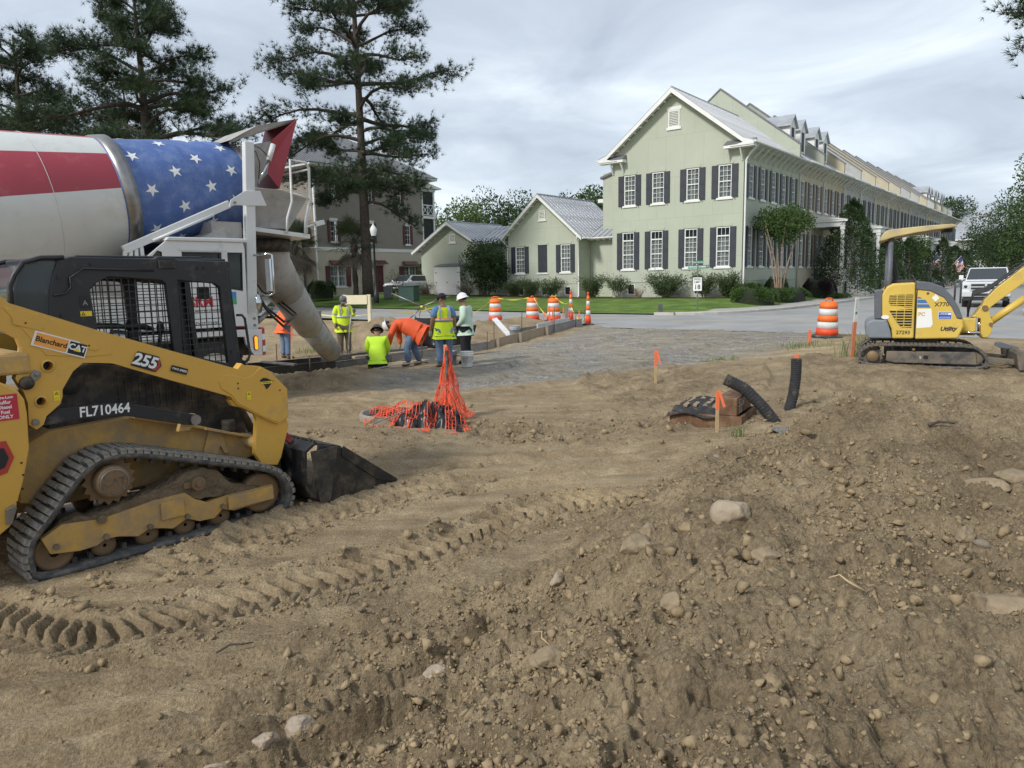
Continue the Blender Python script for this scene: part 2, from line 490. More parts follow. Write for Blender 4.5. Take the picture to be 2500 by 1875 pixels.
def pile_mask(x,y):
 d,_,sd=seg_dist(x,y,PILE_EDGE)
 sgn=np.where(sd<0,d,-d)
 far=y+0.22*(x-2.5)
 return sstep(-0.05,1.75,sgn+0.25*fbm(x*1.1,y*1.1,3,5))*(1-sstep(4.9,7.0,far)),sgn
def smooth_ground(x,y):
 """large shapes only"""
 x=np.asarray(x,float); y=np.asarray(y,float)
 E,Q=EQ(x,y)
 z=-0.15*sstep(37.5,31.0,Q)+0.315*sstep(27.5,20.0,Q)
 z=z+0.50*gauss(x,y,7.2,12.3,2.9,2.2,-0.45)+0.10*gauss(x,y,5.5,14.5,1.6,1.2)+0.12*gauss(x,y,8.3,18.5,1.4)
 pm,sgn=pile_mask(x,y)
 z=z+0.74*pm+0.10*pm*fbm(x*0.9+3,y*0.9,3,21)
 z=z+0.22*gauss(x,y,2.75,6.9,0.55,1.3,0.35)+0.12*gauss(x,y,3.7,9.4,0.7,0.9)
 z=z+0.20*gauss(x,y,2.9,4.9,0.9,0.45,-0.1)-0.07*gauss(x,y,1.75,5.2,0.35,0.6)
 # spoil heaps behind the kerb forms
 z=z+0.85*gauss(x,y,-4.2,24.2,1.05,0.8,0.4)+0.34*gauss(x,y,-1.3,26.6,1.1,0.8,0.3)+0.30*gauss(x,y,0.5,27.6,0.7,0.6)+0.2*gauss(x,y,-0.2,25.6,1.5,0.8,0.5)
 z=z+0.18*gauss(x,y,-3.6,15.4,1.6,0.5,0.65)        # soil thrown up along the near form
 z=z+0.08*gauss(x,y,-2.6,8.6,0.9,0.5,0.4)+0.10*gauss(x,y,-1.6,8.7,0.6,0.4)
 # trench where the kerb will be poured
 dc,_,_=seg_dist(x,y,CURB)
 z=z-0.10*np.exp(-(dc/0.55)**4)*sstep(23.0,19.0,y)
 # the left side under the mixer truck
 z=z+0.12*sstep(-4.5,-7.5,x)*sstep(20,13,y)*sstep(6.5,9,y)
 # below the street and lawns the soil stays hidden
 zs=np.where((Q>11.7)|(E>0.2),z_street(E,np.maximum(Q,11.7)),z_lawn(E,Q))-0.16
 k=sstep(19.58,18.9,Q)
 return z*(1-k)+zs*k
def loose_mask(x,y):
 pm,sgn=pile_mask(x,y)
 l=sstep(-0.35,0.5,sgn)*(1-sstep(6.6,9.5,y))+0.9*gauss(x,y,-4.3,24.2,2.2)+0.8*gauss(x,y,-1.0,26.3,2.4,1.6)
 l=l+0.75*gauss(x,y,4.2,12.0,2.2,1.6)+0.8*gauss(x,y,7.6,12.2,3,2.4)+0.6*gauss(x,y,-1.9,8.6,1.0,0.5)+0.5*gauss(x,y,1.6,9.6,1.6,0.5,0.1)
 l=l+0.7*gauss(x,y,-0.75,2.9,0.45,0.8,-0.45)+0.45*gauss(x,y,-0.5,4.1,0.6,0.5)+0.6*gauss(x,y,-3.6,15.4,1.8,0.7,0.65)
 E,Q=EQ(x,y)
 churn=sstep(.02,.34,fbm(x*.42+7,y*.42,3,88))*sstep(6.6,8.4,y)*sstep(20.5,22.5,Q)*sstep(22,14,y)
 l=l+.85*churn*(1-gravel_mask(x,y))*(1-gauss(x,y,.9,7.6,1.3,.6,.3))
 return np.clip(l,0,1)
def ground(x,y):
 x=np.asarray(x,float); y=np.asarray(y,float)
 z=smooth_ground(x,y)
 E,Q=EQ(x,y)
 lm=loose_mask(x,y)*(1-.8*gauss(x,y,7.1,12.35,1.1,.7,-.44))
 patch=sstep(0.05,0.5,fbm(x*0.55,y*0.55,3,71))*(1-.92*np.clip(gauss(x,y,-1.3,5.3,1.0,.55,.8)+gauss(x,y,-2.3,4.35,.6,.35,.5)+gauss(x,y,-1.9,3.25,.8,.3,.2),0,1))
 near=sstep(14,7,y)
 # rolled and dragged soil, streaked along the way the machines drive
 u=x*0.72+y*0.69; v=-x*0.69+y*0.72
 z=z+(0.034+0.03*sstep(6.5,10,y))*fbm(u*0.6,v*3.0,5,31,.62)*(0.35+patch)+0.010*fbm(x*1.2,y*1.2,3,33)
 z=z+(0.004+0.030*patch)*np.abs(fbm(x*7,y*7,4,35,.65))+0.0022*vnoise(x*38,y*38,37)*near
 # loose crumbly soil
 def bil(fq,sd):return 1-2*np.abs(vnoise(x*fq,y*fq,sd))
 lump=0.075*fbm(x*1.7,y*1.7,3,41)+0.055*bil(3.1,43)*(0.4+0.6*vnoise(x*1.3,y*1.3,44))+0.034*bil(7.5,45)+0.030*bil(15,46)*(.35+.65*vnoise(x*2.1,y*2.1,49))+0.018*bil(31,47)+0.008*vnoise(x*66,y*66,48)
 z=z+lm*lump
 for pts,hw,dep,lug,pitch,berm in TRACKS:
  xs=[p[0] for p in pts]; ys=[p[1] for p in pts]
  m=(x>min(xs)-1)&(x<max(xs)+1)&(y>min(ys)-1)&(y<max(ys)+1)
  if not np.any(m):continue
  xm,ym=x[m],y[m]
  d,arc,sd=seg_dist(xm,ym,pts)
  total=sum(math.hypot(a[0]-b[0],a[1]-b[1]) for a,b in zip(pts[:-1],pts[1:]))
  ends=sstep(0,0.12,arc)*sstep(0,0.15,total-arc)
  strg=(0.85+0.15*sstep(-0.4,0.3,fbm(xm*1.6,ym*1.6,2,51)))*ends
  inside=sstep(hw+0.015,hw-0.025,d)
  chev=arc+np.abs(sd)*0.55+(sd>0)*pitch*0.5
  ph=(chev/pitch)%1.0
  lugs=sstep(0.18,0.34,ph)*sstep(0.86,0.68,ph)
  lugs=lugs*sstep(0.012,0.03,np.abs(np.abs(sd)-0.02))
  bm_=np.exp(-((d-hw-0.07)/0.06)**2)*(0.35+0.65*sstep(-0.3,0.5,fbm(xm*5,ym*5,3,53)))*(1+0.6*np.sign(sd)*vnoise(xm*.7,ym*.7,54))
  rough=0.018*np.abs(fbm(xm*16,ym*16,2,55))*np.exp(-((d-hw-0.08)/0.10)**2)
  z[m]=z[m]*1.0+strg*(inside*(-dep+lug*lugs)+berm*bm_+rough)-0.6*inside*ends*(z[m]-smooth_ground(xm,ym))*1.4
 for pts,hw,dep in GROOVES:
  dep=dep*1.5
  xs=[p[0] for p in pts]; ys=[p[1] for p in pts]
  m=(x>min(xs)-.5)&(x<max(xs)+.5)&(y>min(ys)-.5)&(y<max(ys)+.5)
  if not np.any(m):continue
  xm,ym=x[m],y[m]
  wob=0.05*vnoise(xm*2,ym*2,57)
  d,arc,sd=seg_dist(xm,ym,pts)
  sdw=sd+wob
  z[m]=z[m]-dep*np.exp(-(sdw/hw)**2)*(d<0.4)+dep*0.9*np.exp(-((sdw-hw*1.9)/(hw*0.8))**2)*(d<0.4)*(0.6+0.6*vnoise(xm*9,ym*9,58))
 # gravel ramp: coarser stones
 gm=gravel_mask(x,y)
 st=0.013*bil(9,61)+0.008*vnoise(x*22,y*22,62)+0.055*fbm(u*0.35,v*3.2,4,63)
 z=z+gm*st
 return z
GRAVEL=[(9.6,21.4),(8.2,19.6),(6.4,17.9),(4.6,16.9),(2.6,15.6),(0.8,14.5),(-1.0,13.8),(-2.9,13.6),(-3.0,15.2),(-1.6,18.2),(-0.3,21.6),(1.7,24.3),(2.9,26.3),(3.6,27.6),(8.8,24.2),(11.4,21.0)]
def gravel_mask(x,y):
 wx=x+0.35*fbm(x*0.9,y*0.9,3,81); wy=y+0.5*fbm(x*0.9+40,y*0.9,3,82)
 ins=np.zeros(np.shape(x),bool); n=len(GRAVEL)
 for i in range(n):
  x0,y0=GRAVEL[i]; x1,y1=GRAVEL[(i+1)%n]
  c=((y0>wy)!=(y1>wy))&(wx<(x1-x0)*(wy-y0)/(y1-y0+1e-12)+x0)
  ins ^=c
 d,_,_=seg_dist(wx,wy,GRAVEL+GRAVEL[:1])
 return sstep(-0.5,0.5,np.where(ins,d,-d))
def gz(x,y):
 return float(ground(np.array([float(x)]),np.array([float(y)]))[0])
def gzs(x,y):
 return float(smooth_ground(np.array([float(x)]),np.array([float(y)]))[0])
def soil_material():
 m=bpy.data.materials.new('site_soil'); m.use_nodes=True
 t=m.node_tree; t.nodes.clear(); n=t.nodes.new; l=t.links.new
 out=n('ShaderNodeOutputMaterial'); b=n('ShaderNodeBsdfPrincipled'); l(b.outputs[0],out.inputs['Surface'])
 b.inputs['Roughness'].default_value=0.95; b.inputs['Specular IOR Level'].default_value=0.15
 tcn=n('ShaderNodeTexCoord')
 def noise(sc,det,ro=0.6,vec=None):
  q=n('ShaderNodeTexNoise'); q.inputs['Scale'].default_value=sc; q.inputs['Detail'].default_value=det; q.inputs['Roughness'].default_value=ro
  l(vec if vec else tcn.outputs['Object'],q.inputs['Vector']); return q.outputs['Fac']
 def ramp(fac,stops):
  q=n('ShaderNodeValToRGB'); e=q.color_ramp.elements
  e[0].position,e[0].color=stops[0][0],(*stops[0][1],1); e[1].position,e[1].color=stops[-1][0],(*stops[-1][1],1)
  for p_,c_ in stops[1:-1]:
   w_=e.new(p_); w_.color=(*c_,1)
  l(fac,q.inputs['Fac']); return q.outputs['Color']
 def mix(fac,a,bb):
  q=n('ShaderNodeMix'); q.data_type = 'RGBA'
  if isinstance(fac,float):q.inputs['Factor'].default_value=fac
  else:l(fac,q.inputs['Factor'])
  for k_,v_ in (('A',a),('B',bb)):
   if isinstance(v_,tuple):q.inputs[k_].default_value=(*v_,1)
   else:l(v_,q.inputs[k_])
  return q.outputs['Result']
 big=ramp(noise(0.42,4),[(0.34,(0.291,0.217,0.131)),(0.50,(0.426,0.324,0.199)),(0.66,(0.568,0.443,0.281))])
 med=ramp(noise(3.4,8,0.72),[(0.30,(0.213,0.159,0.097)),(0.52,(0.440,0.338,0.210)),(0.72,(0.611,0.490,0.320))])
 col=mix(0.55,big,med)
 sand=ramp(noise(0.23,3),[(0.56,(0,0,0)),(0.70,(0.55,0.55,0.55))])
 col=mix(sand,col,(0.710,0.547,0.305))
 fine=ramp(noise(55,3,0.7),[(0.28,(0.50,0.50,0.50)),(0.72,(1.35,1.35,1.35))])
 mu=n('ShaderNodeMix'); mu.data_type = 'RGBA'; mu.blend_type = 'MULTIPLY'; mu.inputs['Factor'].default_value=0.8
 l(col,mu.inputs['A']); l(fine,mu.inputs['B']); col=mu.outputs['Result']
 # long streaks dragged along the way the machines drive
 mpn=n('ShaderNodeMapping'); mpn.inputs['Rotation'].default_value=(0,0,R(-46)); mpn.inputs['Scale'].default_value=(0.35,5.0,1.0); l(tcn.outputs['Object'],mpn.inputs['Vector'])
 strk=ramp(noise(1.0,6,.65,mpn.outputs[0]),[(0.34,(0.66,0.64,0.62)),(0.66,(1.18,1.18,1.18))])
 mu3=n('ShaderNodeMix'); mu3.data_type = 'RGBA'; mu3.blend_type = 'MULTIPLY'; mu3.inputs['Factor'].default_value=0.75
 l(col,mu3.inputs['A']); l(strk,mu3.inputs['B']); col=mu3.outputs['Result']
 # attribute: loose (damp) soil and gravel
 at=n('ShaderNodeAttribute'); at.attribute_name = 'soil_mix'
 sp=n('ShaderNodeSeparateColor'); l(at.outputs['Color'],sp.inputs[0])
 damp=ramp(noise(1.6,6,0.7),[(0.34,(0.185,0.138,0.084)),(0.64,(0.41,0.318,0.200))])
 mu2=n('ShaderNodeMix'); mu2.data_type = 'RGBA'; mu2.blend_type = 'MULTIPLY'; mu2.inputs['Factor'].default_value=0.8
 l(damp,mu2.inputs['A']); l(fine,mu2.inputs['B'])
 sc1=n('ShaderNodeMath'); sc1.operation = 'MULTIPLY'; sc1.inputs[1].default_value=0.9; l(sp.outputs[0],sc1.inputs[0])
 col=mix(sc1.outputs[0],col,mu2.outputs['Result'])
 vor=n('ShaderNodeTexVoronoi'); vor.inputs['Scale'].default_value=22; l(tcn.outputs['Object'],vor.inputs['Vector'])
 gcol=ramp(vor.outputs['Color'],[(0.15,(0.20,0.193,0.178)),(0.55,(0.30,0.29,0.268)),(0.92,(0.43,0.42,0.395))])
 gbig=ramp(noise(0.8,5,0.65),[(0.36,(0.1,0.1,0.1)),(0.60,(0.9,0.9,0.9))])
 gcol=mix(gbig,gcol,(0.36,0.315,0.24))
 col=mix(sp.outputs[1],col,gcol)
 mu4=n('ShaderNodeMix'); mu4.data_type = 'RGBA'; mu4.blend_type = 'MULTIPLY'; l(sp.outputs[1],mu4.inputs['Factor']); l(col,mu4.inputs['A']); l(strk,mu4.inputs['B']); col=mu4.outputs['Result']
 l(col,b.inputs['Base Color'])
 hsum=n('ShaderNodeMath'); hsum.operation = 'ADD'
 l(noise(70,5,0.7),hsum.inputs[0]); l(noise(14,6,0.7),hsum.inputs[1])
 bp=n('ShaderNodeBump'); bp.inputs['Strength'].default_value=0.9; bp.inputs['Distance'].default_value=0.03
 l(hsum.outputs[0],bp.inputs['Height']); l(bp.outputs[0],b.inputs['Normal'])
 return m
M_SOIL=soil_material()
def make_ground():
 # rings round the photographer, fine near and coarse far, fine in the open view and coarse behind
 rr=[0.35]
 while rr[-1]<900:
  r_=rr[-1]
  k=0.05 if r_<1.3 else 0.0042 if r_<15 else 0.0065 if r_<26 else 0.02 if r_<60 else 0.12
  rr.append(r_*(1+k))
 rr=np.array(rr)
 a=np.concatenate([np.arange(-46,46.01,0.19),np.arange(50,313.9,6)])
 a=np.radians(a)
 A,RR=np.meshgrid(a,rr)
 X=RR*np.sin(A); Y=RR*np.cos(A)
 Z=ground(X.ravel(),Y.ravel()).reshape(X.shape)
 nr,na=X.shape
 idx=np.arange(nr*na).reshape(nr,na)
 j=np.arange(na); j2=(j+1)%na
 quads=np.stack([idx[:-1][:,j],idx[:-1][:,j2],idx[1:][:,j2],idx[1:][:,j]],-1).reshape(-1,4)[:,::-1]
 V=np.stack([X.ravel(),Y.ravel(),Z.ravel()],-1)
 gm=gravel_mask(X.ravel(),Y.ravel()); lm=loose_mask(X.ravel(),Y.ravel())
 isg=gm[quads].mean(1)>0.5
 for nm,sel in (('dirt_ground',~isg),('gravel_ramp',isg)):
  q=quads[sel]; used=np.unique(q); remap=np.full(len(V),-1); remap[used]=np.arange(len(used))
  me=np_mesh(nm,V[used],remap[q],M_SOIL,smooth=False)
  at=me.color_attributes.new('soil_mix','FLOAT_COLOR','POINT')
  c=np.zeros((len(used),4),np.float32); c[:,0]=lm[used]; c[:,1]=gm[used]; c[:,3]=1
  at.data.foreach_set('color',c.ravel())
  me.polygons.foreach_set('use_smooth',np.ones(len(me.polygons),dtype=bool))
  structure(ob(nm,me))
 # the centre disc under the photographer
 o=MB(); n0=24
 ring=[(0.36*math.sin(2*math.pi*k/n0),0.36*math.cos(2*math.pi*k/n0)) for k in range(n0)]
 return
make_ground()
def sheet(name,m,e0,e1,s0,s1,zf,de=1.0,ds=1.0):
 ne=max(1,int(round((e1-e0)/de))); ns=max(1,int(round((s1-s0)/ds)))
 ee=np.linspace(e0,e1,ne+1); ss=np.linspace(s0,s1,ns+1)
 EE,SS=np.meshgrid(ee,ss)
 Z=zf(EE,-SS)
 X=CX+0.7892*EE+0.6142*SS; Y=CY-0.6142*EE+0.7892*SS
 idx=np.arange(EE.size).reshape(EE.shape)
 q=np.stack([idx[:-1,:-1],idx[:-1,1:],idx[1:,1:],idx[1:,:-1]],-1).reshape(-1,4)
 return structure(ob(name,np_mesh(name,np.stack([X.ravel(),Y.ravel(),Z.ravel()],-1),q,m,True)))
M_ROAD=mat('road_asphalt',(0.30,0.30,0.295),0.85,var=0.16,vs=0.5,bump=0.25,bs=90,dirt=(0.42,0.39,0.34),damt=0.5,ds=0.35)
M_CONC=mat('kerb_concrete',(0.46,0.44,0.40),0.85,var=0.15,vs=2,bump=0.15,bs=60,dirt=(0.2,0.18,0.15),damt=0.3,ds=3)
M_WALK=mat('pavement_concrete',(0.40,0.375,0.335),0.88,var=0.12,vs=1.2,bump=0.1,bs=50,dirt=(0.25,0.22,0.18),damt=0.3,ds=1.5)
M_LAWN=mat('lawn_turf',(0.120,0.190,0.045),0.95,var=0.4,vs=0.9,bump=0.6,bs=30,dirt=(0.21,0.24,0.09),damt=0.4,ds=1.1,spec=0.1)
M_MULCH=mat('bark_mulch',(0.105,0.058,0.036),0.95,var=0.4,vs=14,bump=0.8,bs=40,spec=0.1)
sheet('street',M_ROAD,-75,75,-19.62,-11.7,z_street,3.0,1.98)
sheet('street',M_ROAD,4.5,14.0,-11.7,130,lambda e,q:z_street(e,np.full_like(q,11.7)),2.375,5)
M_YEL=mat('yellow_road_paint',(0.62,0.50,0.22),0.8,var=0.2,vs=3,dirt=(0.36,0.34,0.3),damt=0.5,ds=3)
sheet('painted_line',M_YEL,-70,3.5,-15.16,-15.05,lambda e,q:z_street(e,q)+0.004,3.0,0.11)
sheet('painted_line',M_YEL,3.5,70,-15.16,-15.05,lambda e,q:z_street(e,q)+0.004,3.0,0.11)
# corner wedge of asphalt inside the kerb return
KERB=[(0.4,-11.72),(1.4,-11.75),(2.2,-11.35),(2.9,-10.5),(3.5,-9.2),(4.0,-7.4),(4.3,-5.2),(4.45,-2.5),(4.5,0.5)]
mb=MB()
pv=[W(e,s,float(z_street(e,11.7))+0.001) for e,s in KERB[1:]]+[W(4.52,0.5,float(z_street(4.5,11.7))+0.001),W(4.52,-11.66,float(z_street(4.5,11.7))+0.001)]
mb.add(pv,[tuple(range(len(pv)))])
structure(mb.build('street',M_ROAD))
# lawns
sheet('lawn',M_LAWN,-95,0.4,-11.7,70,z_lawn,1.2,1.0)
def kerb_e(s):
 es=[k[0] for k in KERB]; ss=[k[1] for k in KERB]
 return np.interp(s,ss,es)
# strip between the row and the kerb: one sheet whose edge follows the kerb
def side_sheet():
 ss=np.concatenate([np.linspace(-11.7,0.5,26),np.linspace(1.5,120,70)])
 rows=[]
 for s in ss:
  ke=float(kerb_e(s))-0.16
  rows.append([W(e,s,float(z_lawn(np.array(min(e,0.0)),np.array(-s)))*(1-f)+(float(z_street(0,11.7))+0.115)*f) for e,f in ((0.4,0),(0.4+(ke-0.4)*.35,0.5),(0.4+(ke-0.4)*.7,1.0),(ke,1.0))])
 m_=MB()
 v=[p for r_ in rows for p in r_]
 m_.add(v,[(i*4+k,i*4+k+1,(i+1)*4+k+1,(i+1)*4+k) for i in range(len(rows)-1) for k in range(3)])
 return structure(m_.build('lawn',M_LAWN))
side_sheet()
# footpath along the row, from the corner apron up the street
def footpath():
 m_=MB(); v=[]
 ss=np.concatenate([np.linspace(-11.4,0.5,24),np.linspace(2,118,60)])
 for s in ss:
  ke=float(kerb_e(s))-0.17
  wd=1.9*float(sstep(-11.6,-7.5,s))+0.12
  z=float(z_street(0,11.7))+0.122
  v+=[W(ke-wd,s,z+0.02+0.05*float(sstep(-3,6,s))),W(ke,s,z+0.006)]
 m_.add(v,[(2*i,2*i+1,2*i+3,2*i+2) for i in range(len(ss)-1)])
 structure(m_.build('pavement',M_WALK))
footpath()
# kerb stones, one by one while they can be told apart
def kerb_stones():
 root=structure(thing('kerb',None,None)); del root['kind']; root['kind'] = 'structure'
 pts=[W(e,s) for e,s in KERB]+[W(4.5,s) for s in np.arange(3,60,2.4)]
 zt=float(z_street(4,11.7))
 for a,b in zip(pts[:-1],pts[1:]):
  d=(b-a); ln=d.length; d.normalize(); nrm=Vector((-d.y,d.x,0))
  if nrm.dot(EX)>0:nrm=-nrm
  m_=MB()
  prof=[(0,-0.1),(0,0.10),(0.03,0.128),(0.16,0.135),(0.16,-0.1)]
  m_.prism(prof,d*(ln-0.012),org=Vector((a.x,a.y,zt)),ax=nrm,ay=(0,0,1))
  m_.build('kerb_stone',M_CONC,root)
 m_=MB()
 a,b=W(4.5,60.6,zt),W(4.5,125,zt)
 m_.prism([(0,-0.1),(0,0.10),(0.03,0.128),(0.16,0.135),(0.16,-0.1)],b-a,org=a,ax=-EX,ay=(0,0,1))
 m_.build('kerb_stone',M_CONC,root)
 # far side of the side street and its corner
 pts=[W(18.2,-11.75),W(16.2,-11.5),W(15.0,-10.4),W(14.3,-8.4),W(14.0,-5.5)]+[W(14.0,s) for s in np.arange(-2,100,4)]
 for a,b in zip(pts[:-1],pts[1:]):
  d=(b-a); ln=d.length; d.normalize(); nrm=Vector((-d.y,d.x,0))
  if nrm.dot(EX)<0:nrm=-nrm
  m_=MB()
  m_.prism([(0,-0.1),(0,0.10),(0.03,0.128),(0.16,0.135),(0.16,-0.1)],d*(ln-0.012),org=Vector((a.x,a.y,zt)),ax=nrm,ay=(0,0,1))
  m_.build('kerb_stone',M_CONC,root)
kerb_stones()
sheet('lawn',M_LAWN,16.3,90,-11.4,120,lambda e,q:z_street(np.full_like(e,5.0),np.full_like(q,11.7))+0.13+0.02*(e-16.3)*0.1,3,4)
sheet('pavement',M_WALK,14.17,16.3,-8.4,120,lambda e,q:z_street(np.full_like(e,5.0),np.full_like(q,11.7))+0.135,2.2,4)
sheet('street',M_ROAD,14.0,18.2,-11.7,-5.5,lambda e,q:z_street(e,np.full_like(q,11.7))-0.004,2.1,2)
# ---- crumbs and clods lying on the soil
def hull_template(seed,npt=12,flat=.7):
 rg=random.Random(seed); bm=bmesh.new()
 for k in range(npt):
  d=Vector((rg.gauss(0,1),rg.gauss(0,1),rg.gauss(0,1))).normalized()*rg.uniform(.8,1.05); bm.verts.new((d.x,d.y*.85,d.z*flat))
 bmesh.ops.convex_hull(bm,input=bm.verts)
 for v_ in [q for q in bm.verts if not q.link_faces]:bm.verts.remove(v_)
 bmesh.ops.triangulate(bm,faces=bm.faces); bm.verts.index_update()
 v=np.array([list(q.co) for q in bm.verts]); f=np.array([[w_.index for w_ in q.verts] for q in bm.faces]); bm.free()
 return v,f
def blob_template(seed,sub=1,rough=.28):
 bm=bmesh.new(); bmesh.ops.create_icosphere(bm,subdivisions=sub,radius=1.0)
 v=np.array([list(q.co) for q in bm.verts]); f=np.array([[w_.index for w_ in q.verts] for q in bm.faces]); bm.free()
 return v,f
M_CLOD=mat('soil_clod',(0.285,0.215,0.13),0.95,var=0.35,vs=7,bump=0.6,bs=40,spec=0.1)
M_CLODP=mat('pale_soil_clod',(0.38,0.31,0.235),0.95,var=0.25,vs=9,bump=0.7,bs=40,spec=0.1)
M_ROCK=mat('dusty_rock',(0.285,0.222,0.145),0.9,var=0.3,vs=6,bump=0.8,bs=22,spec=0.15)
def crumbs():
 rng=np.random.default_rng(9)
 n=150000
 a=np.radians(rng.uniform(-44,44,n)); r_=1.3+10.5*rng.random(n)**1.5
 x=r_*np.sin(a); y=r_*np.cos(a)
 keep=rng.random(n)<(loose_mask(x,y)**1.4*(.12+.95*sstep(-.25,.35,fbm(x*1.1,y*1.1,3,93)))+.035*sstep(0,.4,fbm(x*.8,y*.8,2,91)))
 # berms beside the track prints are crumbly too
 for pts,hw,dep,lug,pitch,berm in TRACKS[:3]:
  d,_,_=seg_dist(x,y,pts); keep|=(np.abs(d-hw-.09)<.07)&(rng.random(n)<.55)
 x,y=x[keep],y[keep]
 z=ground(x.copy(),y.copy())
 sz=np.clip(.0048*np.exp(rng.normal(0,.74,len(x))),.003,.042)*(0.75+.1*np.hypot(x,y))
 for k in range(5):
  s_=np.arange(len(x))%5==k
  tv,tf=hull_template(k,9,.75)
  me=scatter_mesh('soil_crumbs',tv,tf,np.stack([x[s_],y[s_],z[s_]+sz[s_]*.25],-1),sz[s_],rand_rots(s_.sum(),rng),M_CLOD)
  tag(ob('soil_crumbs',me),'loose crumbs of brown soil scattered over the site','soil',kind='stuff')
crumbs()
# clods one can pick out, largest first: x, y, radius, flattening
def clods():
 rng=np.random.default_rng(14); meshes=[]
 for k in range(6):
  tv,tf=hull_template(50+k,16,.72); me=np_mesh('soil_clod',tv,tf,M_CLOD if k<4 else M_CLODP,False); meshes.append(me)
 n=4000
 a=np.radians(rng.uniform(-38,41,n)); r_=1.5+6.0*rng.random(n)**1.3; x=r_*np.sin(a); y=r_*np.cos(a)
 k_=np.nonzero(rng.random(n)<loose_mask(x,y)**1.5)[0][:200]
 x,y,r_=x[k_],y[k_],r_[k_]; z=ground(x.copy(),y.copy())
 for q in range(len(x)):
  s_=.015*math.exp(rng.normal(0,.42))*(.8+.12*r_[q])
  o=ob('soil_clod',meshes[q%6],None,(x[q],y[q],z[q]+s_*.12),(rng.uniform(-.5,.5),rng.uniform(-.5,.5),rng.uniform(0,6.28)))
  o.scale=(s_,s_*rng.uniform(.7,1.1),s_*rng.uniform(.6,1))
  tag(o,'fist sized clod of brown soil lying on the loose dirt','clod','clods on the loose dirt')
clods()
def rock(label,x,y,s,sc=(1,1,1),rz=0,m=None,seed=0,sink=.25,rx=0.0):
 tv,tf=blob_template(0,4)
 rg=random.Random(seed+31); q=tv.copy()
 for _ in range(11):                                        # knock flat faces into the ball
  d=Vector((rg.gauss(0,1),rg.gauss(0,1),rg.gauss(0,1))).normalized(); c=rg.uniform(.62,.88); h=q@np.array(d); q=q-np.clip(h-c,0,None)[:,None]*np.array(d)*.93
 q=q*(1+.10*fbm(tv[:,0]*2.2+seed,tv[:,1]*2.2+tv[:,2]*1.7,3,seed)+.045*fbm(tv[:,0]*9+seed,tv[:,1]*9+tv[:,2]*7,3,seed+3))[:,None]
 me=np_mesh('rock',q*np.array(sc)*s,tf,m or M_ROCK,True)
 return tag(ob('rock',me,None,(x,y,gz(x,y)+s*sc[2]*.22),(rx,0,rz)),label,'rock')
M_ROCKP=mat('chalky_rock',(0.40,0.35,0.28),0.9,var=0.3,vs=8,bump=0.6,bs=26,dirt=(0.33,0.25,0.16),damt=.8,ds=5)
for _k,(lb,x,y,s_,sc,rz,m) in enumerate([
 ('largest round boulder on the mound with a chalky white lower face',1.01,3.3,.098,(1,.85,.95),.3,M_ROCKP),
 ('long flat brown rock just left of the chalky boulder',.58,3.34,.085,(1.25,.7,.6),.3,M_ROCK),('squarish rock above the long flat rock',.68,3.57,.055,(1,.8,.85),.6,M_ROCK),
 ('dark small rock between the flat rock and the chalky boulder',.83,3.42,.042,(1,.9,.8),.2,M_CLOD),('flat topped slab below the chalky boulder',.98,2.75,.058,(1.2,.75,.6),.2,M_ROCK),
 ('angular dark rock below the flat topped slab',.94,2.56,.045,(1,.9,.9),.9,M_CLOD),('cube like brown rock low on the mound',.56,2.49,.046,(1,.9,.9),.4,M_ROCK),('split brown chunk at the lower left foot of the mound',.11,2.75,.05,(1.3,.8,.7),.1,M_ROCK),
 ('pale slab at the right edge near the mound crest',2.49,3.73,.10,(1.3,.8,.55),-.3,M_ROCK),('second pale slab at the right edge behind the first',2.74,3.9,.10,(1.2,.8,.6),.2,M_ROCK),
 ('large half buried rock at the right edge',1.74,2.42,.13,(1.3,.8,.5),-.7,M_ROCK),('oval striped stone low on the right',1.41,2.43,.042,(1.3,.8,.6),-.2,M_CLODP),('squarish stone beside the dip in the mound',1.54,3.78,.048,(1.1,.8,.8),.2,M_ROCK),
 ('angular grey stone right of the dip in the mound',1.92,3.01,.055,(1.1,.8,.7),.9,M_ROCK),('pale stone on the left skirt of the mound',.22,3.71,.06,(1,.7,.8),1.2,M_ROCKP),('crumbling brown chunk at the bottom edge',.13,2.5,.06,(1.2,.9,.6),.5,M_ROCK),
 ('pale grey lumpy clod in the scraped ruts at lower left',-.96,2.99,.075,(1,.9,.8),.2,M_CLODP),('pale lumpy clod nearest the bottom edge at lower left',-1.01,2.72,.05,(1.1,.9,.7),.5,M_CLODP),('spread pale clod beside the lowest rut',-1.2,2.65,.06,(1.3,.9,.55),.1,M_CLODP),
 ('pale lumpy clod where ruts meet the mound',-.38,3.2,.05,(1.3,.9,.7),.3,M_CLODP),('pale clod between two scraped ruts',-.8,2.89,.04,(1.2,.8,.7),.9,M_CLODP)]):
 rock(lb,x,y,s_,sc,rz,m,seed=_k)
